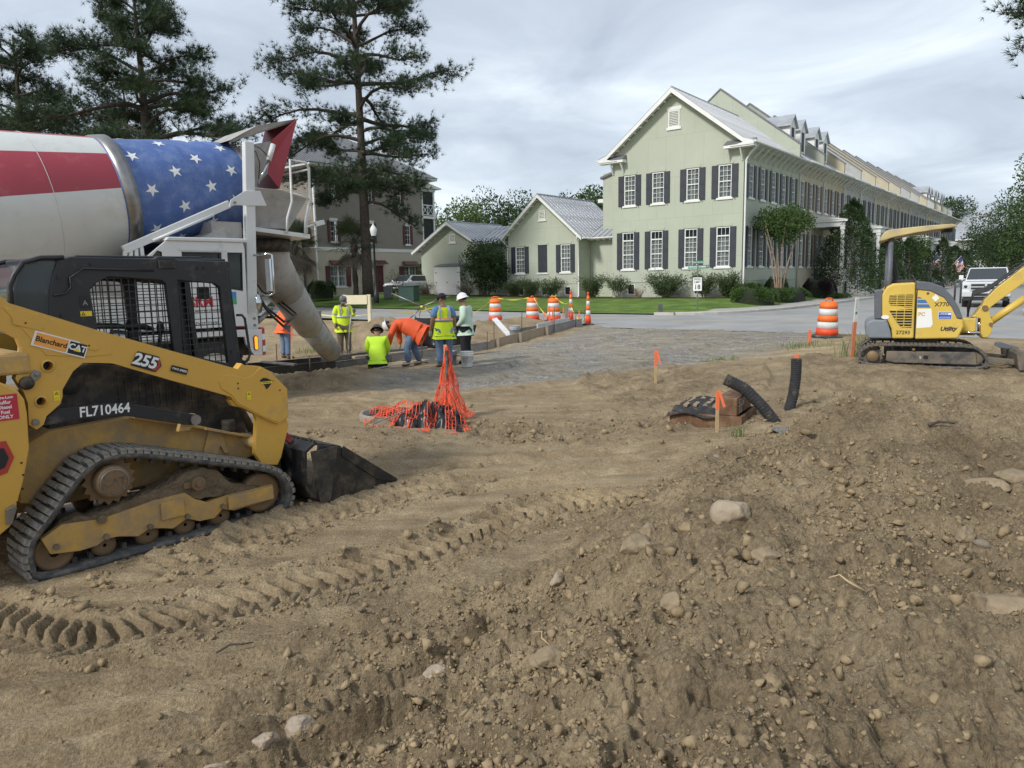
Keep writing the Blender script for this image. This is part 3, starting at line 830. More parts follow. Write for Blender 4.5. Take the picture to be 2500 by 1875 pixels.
# ================================================================== houses
M_SAGE=mat('sage_stucco',(0.465,0.492,0.400),0.9,var=0.05,vs=0.5,bump=0.25,bs=26,dirt=(0.40,0.43,0.35),damt=0.22,ds=0.8,spec=0.2)
def stucco_joints(m,w,h):
 t=m.node_tree; n=t.nodes.new; l=t.links.new; b=next(q for q in t.nodes if q.type== 'BSDF_PRINCIPLED'); tc_=n('ShaderNodeTexCoord'); sp=n('ShaderNodeSeparateXYZ'); ad=n('ShaderNodeMath'); cb=n('ShaderNodeCombineXYZ'); br=n('ShaderNodeTexBrick')
 l(tc_.outputs['Object'],sp.inputs[0]); l(sp.outputs['X'],ad.inputs[0]); l(sp.outputs['Y'],ad.inputs[1]); l(ad.outputs[0],cb.inputs['X']); l(sp.outputs['Z'],cb.inputs['Y']); l(cb.outputs[0],br.inputs['Vector'])
 br.inputs['Scale'].default_value=1; br.inputs['Brick Width'].default_value=w; br.inputs['Row Height'].default_value=h; br.inputs['Mortar Size'].default_value=.012; br.offset=.5
 br.inputs['Color1'].default_value=(1,1,1,1); br.inputs['Color2'].default_value=(.965,.97,.965,1); br.inputs['Mortar'].default_value=(.82,.83,.82,1)
 src=b.inputs['Base Color'].links[0].from_socket; mu=n('ShaderNodeMix'); mu.data_type = 'RGBA'; mu.blend_type = 'MULTIPLY'; mu.inputs['Factor'].default_value=1; l(src,mu.inputs['A']); l(br.outputs['Color'],mu.inputs['B']); l(mu.outputs['Result'],b.inputs['Base Color'])
stucco_joints(M_SAGE,1.22,2.44)
M_CREAM=mat('cream_stucco',(0.50,0.45,0.34),0.9,var=0.08,vs=0.5,bump=0.25,bs=26,dirt=(0.40,0.36,0.28),damt=0.3,ds=0.8,spec=0.2)
M_YELW=mat('yellow_stucco',(0.50,0.44,0.31),0.9,var=0.08,vs=0.5,bump=0.25,bs=26,dirt=(0.36,0.31,0.22),damt=0.35,ds=0.9,spec=0.2)
M_GREYS=mat('grey_stucco',(0.43,0.43,0.405),0.9,var=0.08,vs=0.5,bump=0.25,bs=26,dirt=(0.25,0.25,0.23),damt=0.35,ds=0.9,spec=0.2)
M_OLIVE=mat('olive_stucco',(0.36,0.38,0.31),0.9,var=0.08,vs=0.5,bump=0.25,bs=26,spec=0.2)
M_STUCCO=mat('beige_stucco',(0.56,0.495,0.40),0.9,var=0.06,vs=0.6,bump=0.25,bs=26,dirt=(0.45,0.39,0.31),damt=0.2,ds=0.7,spec=0.2)
M_TRIM=mat('white_trim',(0.78,0.78,0.75),0.55,var=0.05,vs=2)
M_TRIM2=mat('aged_white_trim',(0.66,0.66,0.62),0.6,var=0.08,vs=2)
M_SHUT=mat('charcoal_shutter',(0.038,0.042,0.054),0.5,var=0.15,vs=4)
M_SHUTB=mat('brown_shutter',(0.105,0.085,0.075),0.55,var=0.15,vs=4)
M_SHUTP=mat('plum_shutter',(0.095,0.06,0.062),0.55,var=0.15,vs=4)
M_SHUTG=mat('slate_shutter',(0.07,0.085,0.09),0.55,var=0.15,vs=4)
M_SHUTBL=mat('blue_shutter',(0.16,0.22,0.28),0.55,var=0.15,vs=4)
M_SHUTR=mat('maroon_shutter',(0.105,0.022,0.028),0.5,var=0.12,vs=4)
M_ROOF=mat('galvanised_roof',(0.43,0.445,0.465),0.42,0.35,var=0.16,vs=1.6,dirt=(0.30,0.30,0.30),damt=0.35,ds=2.0)
M_ROOFD=mat('dark_roof',(0.20,0.205,0.215),0.5,0.25,var=0.14,vs=1.6)
M_CAP=mat('lead_coping',(0.17,0.17,0.175),0.6,0.2,var=0.15)
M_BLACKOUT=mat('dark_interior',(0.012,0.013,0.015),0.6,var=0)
M_BLIND=mat('white_blind',(0.62,0.63,0.61),0.6,var=0.05)
M_TAUPE=mat('taupe_siding',(0.27,0.24,0.20),0.7,var=0.06,vs=1.5,bump=0.1,bs=40)
def glass_mat(name,tint=(0.03,0.035,0.04),mixf=0.45):
 if name in _MC:return _MC[name]
 m=bpy.data.materials.new(name); m.use_nodes=True
 t=m.node_tree; t.nodes.clear(); n=t.nodes.new; l=t.links.new
 out=n('ShaderNodeOutputMaterial'); tr=n('ShaderNodeBsdfTransparent'); tr.inputs['Color'].default_value=(0.75,0.8,0.8,1)
 b=n('ShaderNodeBsdfPrincipled'); b.inputs['Base Color'].default_value=(*tint,1); b.inputs['Roughness'].default_value=0.04
 mxs=n('ShaderNodeMixShader'); mxs.inputs[0].default_value=mixf
 l(tr.outputs[0],mxs.inputs[1]); l(b.outputs[0],mxs.inputs[2]); l(mxs.outputs[0],out.inputs['Surface'])
 _MC[name]=m; return m
M_GLASS=glass_mat('window_glass',mixf=0.38)
def wall_holes(mb,x0,x1,z0,z1,holes,org,ax,inw,dep=0.13,mi=0):
 """flat wall in plane org + ax*x + z with rectangular openings (xa,za,xb,zb) and reveals of depth dep going inwards"""
 org=Vector(org); ax=Vector(ax); inw=Vector(inw)
 xs=sorted({x0,x1}|{h[0] for h in holes}|{h[2] for h in holes}); zs=sorted({z0,z1}|{h[1] for h in holes}|{h[3] for h in holes})
 P=lambda x,z,d=0:org+ax*x+Vector((0,0,z))+inw*d
 for xa,xb in zip(xs[:-1],xs[1:]):
  run=None
  for za,zb in zip(zs[:-1],zs[1:]):
   cx_,cz_=(xa+xb)/2,(za+zb)/2
   if any(h[0]<cx_<h[2] and h[1]<cz_<h[3] for h in holes):continue
   mb.add([P(xa,za),P(xb,za),P(xb,zb),P(xa,zb)],[(0,1,2,3)],mi)
 for xa,za,xb,zb in holes:
  c=[P(xa,za),P(xb,za),P(xb,zb),P(xa,zb)]; d=[P(xa,za,dep),P(xb,za,dep),P(xb,zb,dep),P(xa,zb,dep)]
  mb.add(c+d,[(0,4,5,1),(1,5,6,2),(2,6,7,3),(3,7,4,0)],mi)
 return mb
_WM={}
def window_meshes(w,h,cols,rows,transom=0.0,blind=True,trim=None):
 key=(round(w,3),round(h,3),cols,rows,transom,blind)
 if key in _WM:return _WM[key]
 trim=trim or M_TRIM
 f=MB(); t=0.07                                         # local: x across, y inwards, z up from the sill
 f.b2((0,0.02,0),(t,0.10,h)); f.b2((w-t,0.02,0),(w,0.10,h))
 f.b2((t,0.022,h-t),(w-t,0.10,h)); f.b2((t,0.022,0),(w-t,0.10,0.06))
 hs=h-transom
 if transom:f.b2((t,0.018,hs-0.05),(w-t,0.10,hs+0.03))
 f.b2((t,0.03,hs/2-0.03),(w-t,0.09,hs/2+0.03))
 frame=f.mesh('window',trim)
 g=MB(); mw=0.022
 def grid(xa,xb,za,zb,nc,nr,y):
  for k in range(1,nc):
   x=xa+(xb-xa)*k/nc; g.b2((x-mw/2,y,za),(x+mw/2,y+0.03,zb))
  for k in range(1,nr):
   z=za+(zb-za)*k/nr; g.b2((xa,y+0.004,z-mw/2),(xb,y+0.026,z+mw/2))
 grid(t,w-t,0.06,hs/2-0.03,cols,rows,0.045); grid(t,w-t,hs/2+0.03,hs-0.05 if transom else h-t,cols,rows,0.045)
 if transom:grid(t,w-t,hs+0.03,h-t,cols,1,0.045)
 mun=g.mesh('muntin',trim)
 p=MB(); p.add([(t,0.065,0.05),(w-t,0.065,0.05),(w-t,0.065,h-t),(t,0.065,h-t)],[(0,1,2,3)])
 pane=p.mesh('pane',M_GLASS)
 bl=MB()
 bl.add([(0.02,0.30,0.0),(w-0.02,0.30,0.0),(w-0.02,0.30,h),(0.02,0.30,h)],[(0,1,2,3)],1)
 if blind:
  z=0.09
  while z<hs-0.1:
   for xa,xb in ((t+.01,w/2-0.10),(w/2+0.10,w-t-.01)):
    bl.add([(xa,0.10,z),(xb,0.10,z),(xb,0.135,z+0.055),(xa,0.135,z+0.055)],[(0,1,2,3)])
   z+=0.085
  bl.b2((w/2-0.10,0.105,0.05),(w/2+0.10,0.125,hs-0.05))
  bl.b2((t,0.105,0.05),(t+0.03,0.125,hs-0.05)); bl.b2((w-t-0.03,0.105,0.05),(w-t,0.125,hs-0.05))
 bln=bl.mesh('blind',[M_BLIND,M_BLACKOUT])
 s=MB(); s.b2((-0.08,-0.07,-0.115),(w+0.08,0.03,-0.002)); sill=s.mesh('sill',trim)
 _WM[key]=(frame,mun,pane,bln,sill); return _WM[key]
def add_window(parent,pos,rz,w,h,cols=3,rows=3,transom=0.0,blind=True,sill_mat=None,full=True):
 fr,mun,pane,bln,sill=window_meshes(w,h,cols,rows,transom,blind)
 o=ob('window',fr,parent,pos,(0,0,rz))
 ob('muntin',mun,o); ob('pane',pane,o); ob('blind',bln,o)
 if full:ob('sill',sill,o)
 return o
_SM={}
def shutter_mesh(w,h,m,dogs=True):
 key=(round(w,3),round(h,3),m.name)
 if key in _SM:return _SM[key]
 s=MB()
 s.b2((0,-0.05,0),(w,-0.012,h))
 s.b2((0.0,-0.062,h*0.47),(w,-0.05,h*0.50))
 for za,zb in ((0.07,h*0.46),(h*0.52,h-0.07)):
  s.b2((0.05,-0.058,za),(w-0.05,-0.05,zb))
 if dogs:s.tube([(w*.5,-0.03,0),(w*.5,-0.05,-0.05),(w*.6,-0.05,-0.10),(w*.5,-0.04,-0.13)],0.012,5)
 _SM[key]=s.mesh('shutter',m); return _SM[key]
def add_shutters(parent,pos,rz,w,h,sw,m):
 ax=Vector((math.cos(rz),math.sin(rz),0))
 me=shutter_mesh(sw,h,m)
 ob('shutter',me,parent,Vector(pos)-ax*(sw+0.0)-Vector((0,0,.02)),(0,0,rz)); ob('shutter',me,parent,Vector(pos)+ax*w-Vector((0,0,.02)),(0,0,rz))
def panel_roof(parent,a,b,up,n,m,th=0.035,name='roof',seam=0.045):
 """a standing-seam slope: eave from a to b, up = vector from eave to ridge; every pan is a piece of the roof"""
 a=Vector(a); b=Vector(b); up=Vector(up); d=(b-a)/n
 nrm=d.cross(up).normalized()
 if nrm.z<0:nrm=-nrm
 root=MB(); root.add([a-nrm*th,b-nrm*th,b+up-nrm*th,a+up-nrm*th,a-nrm*.004,b-nrm*.004,b+up-nrm*.004,a+up-nrm*.004],[(0,1,2,3),(4,7,6,5),(0,4,5,1),(1,5,6,2),(2,6,7,3),(3,7,4,0)])
 r_=root.build(name,m,parent)
 du=d.normalized()
 p=MB(); sw=0.02
 q0,q1=Vector((0,0,0)),d
 p.add([q0,q1,q1+up,q0+up],[(0,1,2,3)])
 for base in (q0,):
  v=[base,base+du*sw,base+du*sw+up,base+up]
  p.add([x for x in v]+[x+nrm*seam for x in v],[(4,5,6,7),(0,4,7,3),(1,2,6,5),(0,1,5,4),(2,3,7,6)])
 pm=p.mesh('roof_panel',m)
 for k in range(n):
  ob('roof_panel',pm,r_,a+d*k+nrm*0.001)
 return r_
def house_root(name,label,e,s,z,cat='house'):
 return thing(name,label,cat,W(e,s,z),STREET_RZ)
# ---------------------------------------------------------------- the end house: gable wall towards the camera
ZB=0.69
def end_house():
 h=house_root('town_house','sage green stucco end house with white gable vent and charcoal shutters',0,0,ZB)
 # local: x along the gable wall (0 = street corner, -8.65 = left corner), y along the row, z from the ground
 Wd,Ln,ZT=8.65,10.31,8.62
 upx=[-8.22+.41,-5.82,-3.53,-1.52 ]
 ux=[-7.80,-5.82,-3.53,-1.52]; uw=0.83
 lz0,lz1,uz0,uz1=1.82,4.16,5.83,7.72
 lx=[-7.92,-5.91,-3.61,-1.58]; lw=0.86
 ventw=(-7.6,-5.55,-3.4,-1.3)
 holes=[(x,uz0,x+uw,uz1) for x in ux]+[(x,lz0,x+lw,lz1) for x in lx]
 cv=[(-7.55,.18,-7.0,.85),(-5.45,.18,-4.9,.85),(-2.95,.18,-2.35,.85),(-1.0,.18,-0.5,.85)]
 w=MB()
 wall_holes(w,-Wd,0,-0.5,ZT,holes+cv,(0,0,0),(1,0,0),(0,1,0))
 w.add([(-Wd,0,ZT),(0,0,ZT),(0,0,8.96),(-Wd/2,0,12.31),(-Wd,0,8.96)],[(0,1,2,3,4)])
 sx_=[0.83,2.81,4.79,6.77,8.75]; sw_=0.83
 sh=[(x,uz0,x+sw_,uz1) for x in sx_]+[(x,lz0,x+sw_,lz1) for x in sx_]
 wall_holes(w,0,Ln,-0.5,ZT+0.2,sh,(0,0,0),(0,1,0),(-1,0,0))
 w.add([(-Wd,0,-.5),(-Wd,Ln,-.5),(-Wd,Ln,ZT+.2),(-Wd,0,ZT+.2)],[(0,1,2,3)])
 w.add([(-Wd,Ln,-.5),(0,Ln,-.5),(0,Ln,ZT+.2),(-Wd/2,Ln,11.75),(-Wd,Ln,ZT+.2)],[(0,1,2,3,4)])
 w.build('wall',M_SAGE,h)
 b=MB(); b.b2((-Wd-.035,-.035,.96),(.035,.0,1.03)); b.b2((.0,.0,.96),(.035,Ln,1.03)); b.build('water_table',M_SAGE,h)
 for x0,z0,x1,z1 in holes:MB().b2((x0-.1,-.03,z1+.02),(x1+.1,-.001,z1+.2)).build('lintel',M_SAGE,h)
 for x0,z0,x1,z1 in sh:MB().b2((.001,x0-.1,z1+.02),(.03,x1+.1,z1+.2)).build('lintel',M_SAGE,h)
 for x in ux:
  add_window(h,(x,0,uz0),0,uw,uz1-uz0); add_shutters(h,(x,0,uz0),0,uw,uz1-uz0,0.39,M_SHUT)
 for x in lx:
  add_window(h,(x,0,lz0),0,lw,lz1-lz0,transom=0.52); add_shutters(h,(x,0,lz0),0,lw,lz1-lz0,0.37,M_SHUT)
 for x in sx_:
  add_window(h,(0,x,uz0),R(90),sw_,uz1-uz0); add_shutters(h,(0,x,uz0),R(90),sw_,uz1-uz0,0.38,M_SHUT)
  add_window(h,(0,x,lz0),R(90),sw_,lz1-lz0,transom=0.52); add_shutters(h,(0,x,lz0),R(90),sw_,lz1-lz0,0.38,M_SHUT)
 for x0,z0,x1,z1 in cv:
  f=MB()
  for q in (((x0,.0,z0),(x0+.05,.1,z1)),((x1-.05,0,z0),(x1,.1,z1)),((x0+.05,.002,z0),(x1-.05,.1,z0+.05)),((x0+.05,.002,z1-.04),(x1-.05,.1,z1))):f.b2(*q)
  o=f.build('crawl_space_vent',M_TRIM,h)
  g=MB(); g.add([(x0,.11,z0),(x1,.11,z0),(x1,.11,z1),(x0,.11,z1)],[(0,1,2,3)]); g.build('screen',M_BLACKOUT,o)
 # louvred vent in the gable
 v=MB(); x0,x1,z0,z1=-4.75,-4.0,10.25,11.25
 for q in (((x0,-.05,z0),(x0+.07,.02,z1)),((x1-.07,-.05,z0),(x1,.02,z1)),((x0+.07,-.048,z0),(x1-.07,.02,z0+.07)),((x0+.07,-.048,z1-.07),(x1-.07,.02,z1)),((x0-.1,-.07,z0-.14),(x1+.1,0,z0-.004)),((x0-.1,-.03,z1+.02),(x1+.1,0,z1+.22))):v.b2(*q)
 vo=v.build('gable_vent',M_TRIM,h)
 sl=MB(); sl.box((0,0,0),(x1-x0-.14,.09,.018),(R(35),0,0)); me=sl.mesh('louvre',M_TRIM)
 for k in range(9):ob('louvre',me,vo,((x0+x1)/2,-.01,z0+.11+k*.095))
 # roof: overhang, flared eaves
 sl_=0.775; xr=-Wd/2; zr=12.47; y0=-0.55
 for sgn in (1,-1):
  xe=xr+sgn*(Wd/2+0.12); ze=zr-(Wd/2+0.12)*sl_
  a,bb=Vector((xe,y0,ze)),Vector((xe,Ln,ze))
  panel_roof(h,a,bb,Vector((xr-xe,0,zr-ze)),22,M_ROOF)
  # flare over the eave
  xo=xe+sgn*0.62; zo=ze-0.22
  panel_roof(h,(xo,y0,zo),(xo,Ln,zo),Vector((xe-xo,0,ze-zo)),22,M_ROOF,name='eave_flare')
  # rake fascia, verge boards, soffit
  f=MB()
  f.prism([(xr,zr-.02),(xe,ze-.02),(xe,ze-.27),(xr,zr-.30)],(0,.05,0),org=(0,y0-.03,0))
  f.prism([(xe,ze-.02),(xo,zo-.02),(xo,zo-.2),(xe-sgn*.75,zo-.2),(xe,ze-.27)],(0,.05,0),org=(0,y0-.028,0))
  f.build('barge_board',M_TRIM,h)
  f=MB(); f.prism([(xr,zr-.10),(xe,ze-.10),(xe,ze-.13),(xr,zr-.13)],(0,0.5,0),org=(0,y0+.03,0)); f.build('soffit',M_TRIM,h)
  o=MB(); o.box((0,.27,0),(.09,.5,.12)); me=o.mesh('lookout',M_TRIM)
  for k in range(11):
   t=(k+.5)/11; q=ob('lookout',me,h,(xr+(xe-xr)*t,y0,zr-.2+(ze-zr)*t)); q.rotation_euler=(0,math.atan2(ze-zr,xe-xr)*-1 if sgn>0 else math.atan2(ze-zr,xr-xe),0)
  # boxed cornice return with its little roof and brackets
  xi=xe-sgn*1.15; xa,xb=min(xi,xo),max(xi,xo)
  c=MB(); c.b2((xa,y0+.02,zo-.28),(xb,0.0,zo-.10)); c.build('cornice_return',M_TRIM,h)
  c=MB(); c.prism([(y0-.02,zo-.098),(0,zo+.22),(0,zo-.096)],(xb-xa,0,0),org=(xa,0,0),ax=(0,1,0)); c.build('return_roof',M_ROOFD,h)
  c=MB()
  for xx in (xi+sgn*.2,xi+sgn*.95):c.beam((xx,-.02,zo-.95),(xx,y0+.12,zo-.3),.07,.10)
  c.build('bracket',M_TRIM,h)
  # long eave: soffit, gutter, brackets
  s=MB(); s.b2((min(xo,xe-sgn*.1),0.02,zo-.14),(max(xo,xe-sgn*.1),Ln,zo-.09)); s.build('eave_soffit',M_TRIM2,h)
  g=MB(); g.tube([(xo+sgn*.07,y0,zo-.05),(xo+sgn*.07,Ln,zo-.05)],.075,8); g.build('gutter',M_TRIM2,h)
  if sgn>0:
   m=MB(); m.beam((0.02,0,zo-.78),(xo-.05,0,zo-.17),.07,.10); me=m.mesh('bracket',M_TRIM2)
   for k in range(11):ob('bracket',me,h,(0,0.45+k*.93,0))
   d=MB(); d.tube([(xo+.03,.25,zo-.1),(.3,.2,zo-.55),(.09,.12,zo-.95),(.09,.12,1.2),(.09,.12,0.0)],.055,8); d.build('downspout',M_TRIM,h)
 r=MB(); r.tube([(xr,y0-.02,zr+.03),(xr,Ln,zr+.03)],.06,6); r.build('ridge_cap',M_ROOF,h)
 return h
end_house()
# ---------------------------------------------------------------- the rest of the row
BOUNDS=[10.31,16.17,22.02,27.5,33.0,38.73,44.56,50.0,55.5,61.0,66.56,72.1,77.5,82.3,87.2]
ROW=[('cream',M_CREAM,M_SHUTB,3),('yellow',M_YELW,M_SHUTP,3),('grey',M_GREYS,M_SHUTG,3),('pale grey',M_GREYS,M_SHUT,3),('cream',M_CREAM,M_SHUTG,3),('ochre',M_YELW,M_SHUT,3),
  ('off white',M_CREAM,M_SHUT,3),('grey',M_GREYS,M_SHUTG,3),('weathered grey',M_GREYS,M_SHUT,3),('cream',M_YELW,M_SHUTG,3),('grey',M_GREYS,M_SHUT,3),('cream',M_CREAM,M_SHUTB,3),('olive',M_OLIVE,M_SHUT,3),('pale',M_GREYS,M_SHUTBL,4)]
ORD=['second','third','fourth','fifth','sixth','seventh','eighth','ninth','tenth','eleventh','twelfth','thirteenth','fourteenth','last']
def row_house(i):
 s0,s1=BOUNDS[i],BOUNDS[i+1]; Ln=s1-s0-0.004
 cname,mw,ms,nw=ROW[i]
 shn=ms.name.split('_')[0]
 h=house_root('town_house','%s stucco terrace house with %s shutters, %s from the sage green gable end'%(cname,shn,ORD[i]) if i<13 else 'blue shuttered terrace house at the far end of the row',0,s0,ZB)
 h['group'] = 'terrace houses along the side street'
 lz0,lz1,uz0,uz1=1.82,4.16,5.83,7.72; ZT=8.82; sw_=0.83
 pitch=Ln/nw
 xs=[pitch*(k+.5)-sw_/2 for k in range(nw)]
 w=MB()
 holes=[(x,uz0,x+sw_,uz1) for x in xs]+[(x,lz0,x+sw_,lz1) for x in xs]
 wall_holes(w,0,Ln,-0.5,ZT,holes,(0,0,0),(0,1,0),(-1,0,0))
 w.add([(-11.4,Ln,-.5),(0,Ln,-.5),(0,Ln,ZT),(-5.66,Ln,13.3),(-11.4,Ln,ZT)],[(0,1,2,3,4)])
 w.add([(-11.4,0,-.5),(-11.4,Ln,-.5),(-11.4,Ln,ZT),(-11.4,0,ZT)],[(0,1,2,3)])
 w.add([(-11.4,0,-.5),(0,0,-.5),(0,0,ZT),(-5.66,0,13.3),(-11.4,0,ZT)],[(0,1,2,3,4)])
 w.build('wall',mw,h)
 far=i>6
 for x in xs:
  add_window(h,(0,x,uz0),R(90),sw_,uz1-uz0,blind=not far); add_shutters(h,(0,x,uz0),R(90),sw_,uz1-uz0,0.36,ms)
  if not far:
   add_window(h,(0,x,lz0),R(90),sw_,lz1-lz0,transom=.52); add_shutters(h,(0,x,lz0),R(90),sw_,lz1-lz0,0.36,ms)
 xo,zo=.74,8.87; xr,zr=-5.66,13.85
 panel_roof(h,(0.12,0,9.09),(0.12,Ln,9.09),Vector((xr-.12,0,zr-9.09)),10 if not far else 5,M_ROOF)
 panel_roof(h,(xo,0,zo),(xo,Ln,zo),Vector((.12-xo,0,9.09-zo)),10 if not far else 5,M_ROOF,name='eave_flare')
 r=MB(); r.add([(xr,0,zr),(xr,Ln,zr),(-11.6,Ln,9.0),(-11.6,0,9.0)],[(0,1,2,3)]); r.build('roof',M_ROOF,h)
 s=MB(); s.b2((0.02,0,zo-.14),(xo,Ln,zo-.09)); s.build('eave_soffit',M_TRIM2,h)
 g=MB(); g.tube([(xo+.07,0,zo-.05),(xo+.07,Ln,zo-.05)],.075,6); g.build('gutter',M_TRIM2,h)
 m=MB(); m.beam((0.02,0,zo-.78),(xo-.05,0,zo-.17),.07,.10); me=m.mesh('bracket',M_TRIM2)
 nb=6 if i<8 else 4
 for k in range(nb):ob('bracket',me,h,(0,Ln*(k+.5)/nb,0))
 d=MB(); d.tube([(xo+.03,.05,zo-.1),(.35,.05,zo-.42),(.12,.05,zo-.6),(.09,.05,zo-.95),(.09,.05,0.0)],.05,6); d.build('downspout',M_TRIM2,h)
 # raised party wall with its dark coping
 p=MB(); p.prism([(0.05,9.15),(0.05,10.0),(-5.66,14.5),(-11.3,10.0),(-11.3,8.6),(-5.66,13.3)],(0,.3,0),org=(0,-.15,0)); pw=p.build('party_wall',[M_SAGE,M_OLIVE,M_YELW,M_GREYS,M_CREAM,M_YELW][i] if i<6 else mw,h)
 c=MB(); c.prism([(0.10,10.0),(0.10,10.1),(-5.66,14.62),(-11.3,10.1),(-11.3,10.0),(-5.66,14.5)],(0,.42,0),org=(0,-.21,0)); c.build('coping',M_CAP,pw)
 if i in (0,1,10,11,12):
  for k in range(2):
   yc=Ln*(0.27+.40*k)
   dm=MB(); dm.b2((-4.0,yc-.62,9.6),(-1.0,yc+.62,11.7)); dm.prism([(yc-.62,11.7),(yc+.62,11.7),(yc,12.3)],(3.6,0,0),org=(-4.6,0,0),ax=(0,1,0))
   do=dm.build('dormer',M_TRIM,h)
   rf=MB()
   rf.prism([(yc-.85,11.62),(yc,12.42),(yc+.85,11.62),(yc+.85,11.54),(yc,12.33),(yc-.85,11.54)],(3.9,0,0),org=(-4.75,0,0),ax=(0,1,0)); rf.build('dormer_roof',M_ROOF,do)
   wm=window_meshes(.6,1.45,2,2,0.0,False)
   wo=ob('dormer_window',wm[0],do,(-0.985,yc-.3,10.1),(0,0,R(90)))
   gl=MB(); gl.b2((-1.0,yc-.28,10.15),(-.985,yc+.28,11.5)); gl.build('dormer_glass',M_BLACKOUT,do)
 # porch of the raised entrance: columns, entablature, floor, steps and rail
 if i<12:
  yc=xs[-1]+sw_/2 if i%2==0 else xs[0]+sw_/2
  po=MB(); hw=1.5
  po.b2((0.02,yc-hw,4.62),(2.3,yc+hw,4.95)); po.b2((.02,yc-hw-.12,4.96),(2.45,yc+hw+.12,5.10))
  po.prism([(0.02,5.101),(2.5,5.101),(0.02,5.5)],(0,2*hw+.3,0),org=(0,yc-hw-.15,0))
  pr=po.build('porch',M_TRIM,h)
  for yy in (yc-hw+.2,yc+hw-.2):
   cm=MB(); cm.b2((1.95,yy-.17,.86),(2.29,yy+.17,1.06)); cm.b2((2.0,yy-.125,1.06),(2.24,yy+.125,4.4)); cm.b2((1.95,yy-.17,4.4),(2.29,yy+.17,4.615)); cm.build('column',M_TRIM,pr)
  fl=MB(); fl.b2((0.02,yc-hw,.65),(2.35,yc+hw,.85)); fl.b2((.05,yc-hw+.1,-.4),(2.2,yc+hw-.1,.645)); fl.build('porch_floor',M_TRIM2,pr)
  st=MB()
  for k in range(5):st.b2((2.36+.28*k,yc-.7,-.45),(2.64+.28*k-.004,yc+.7,.68-.17*k))
  st.build('steps',M_TRIM2,pr)
  rl=MB(); rl.b2((2.22,yc-hw+.38,1.55),(2.28,yc-.75,1.63)); rl.b2((2.22,yc+.75,1.55),(2.28,yc+hw-.38,1.63))
  for a0,a1 in ((yc-hw+.4,yc-.75),(yc+.75,yc+hw-.4)):
   n_=5
   for k in range(n_):rl.b2((2.23,a0+(a1-a0)*(k+.5)/n_-.02,.86),(2.27,a0+(a1-a0)*(k+.5)/n_+.02,1.55))
  rl.build('railing',M_TRIM,pr)
  dr=MB(); dr.b2((.001,yc-.46,.9),(.06,yc+.46,3.2)); dr.build('door',M_SHUT,h)
for _i in range(len(BOUNDS)-1):row_house(_i)
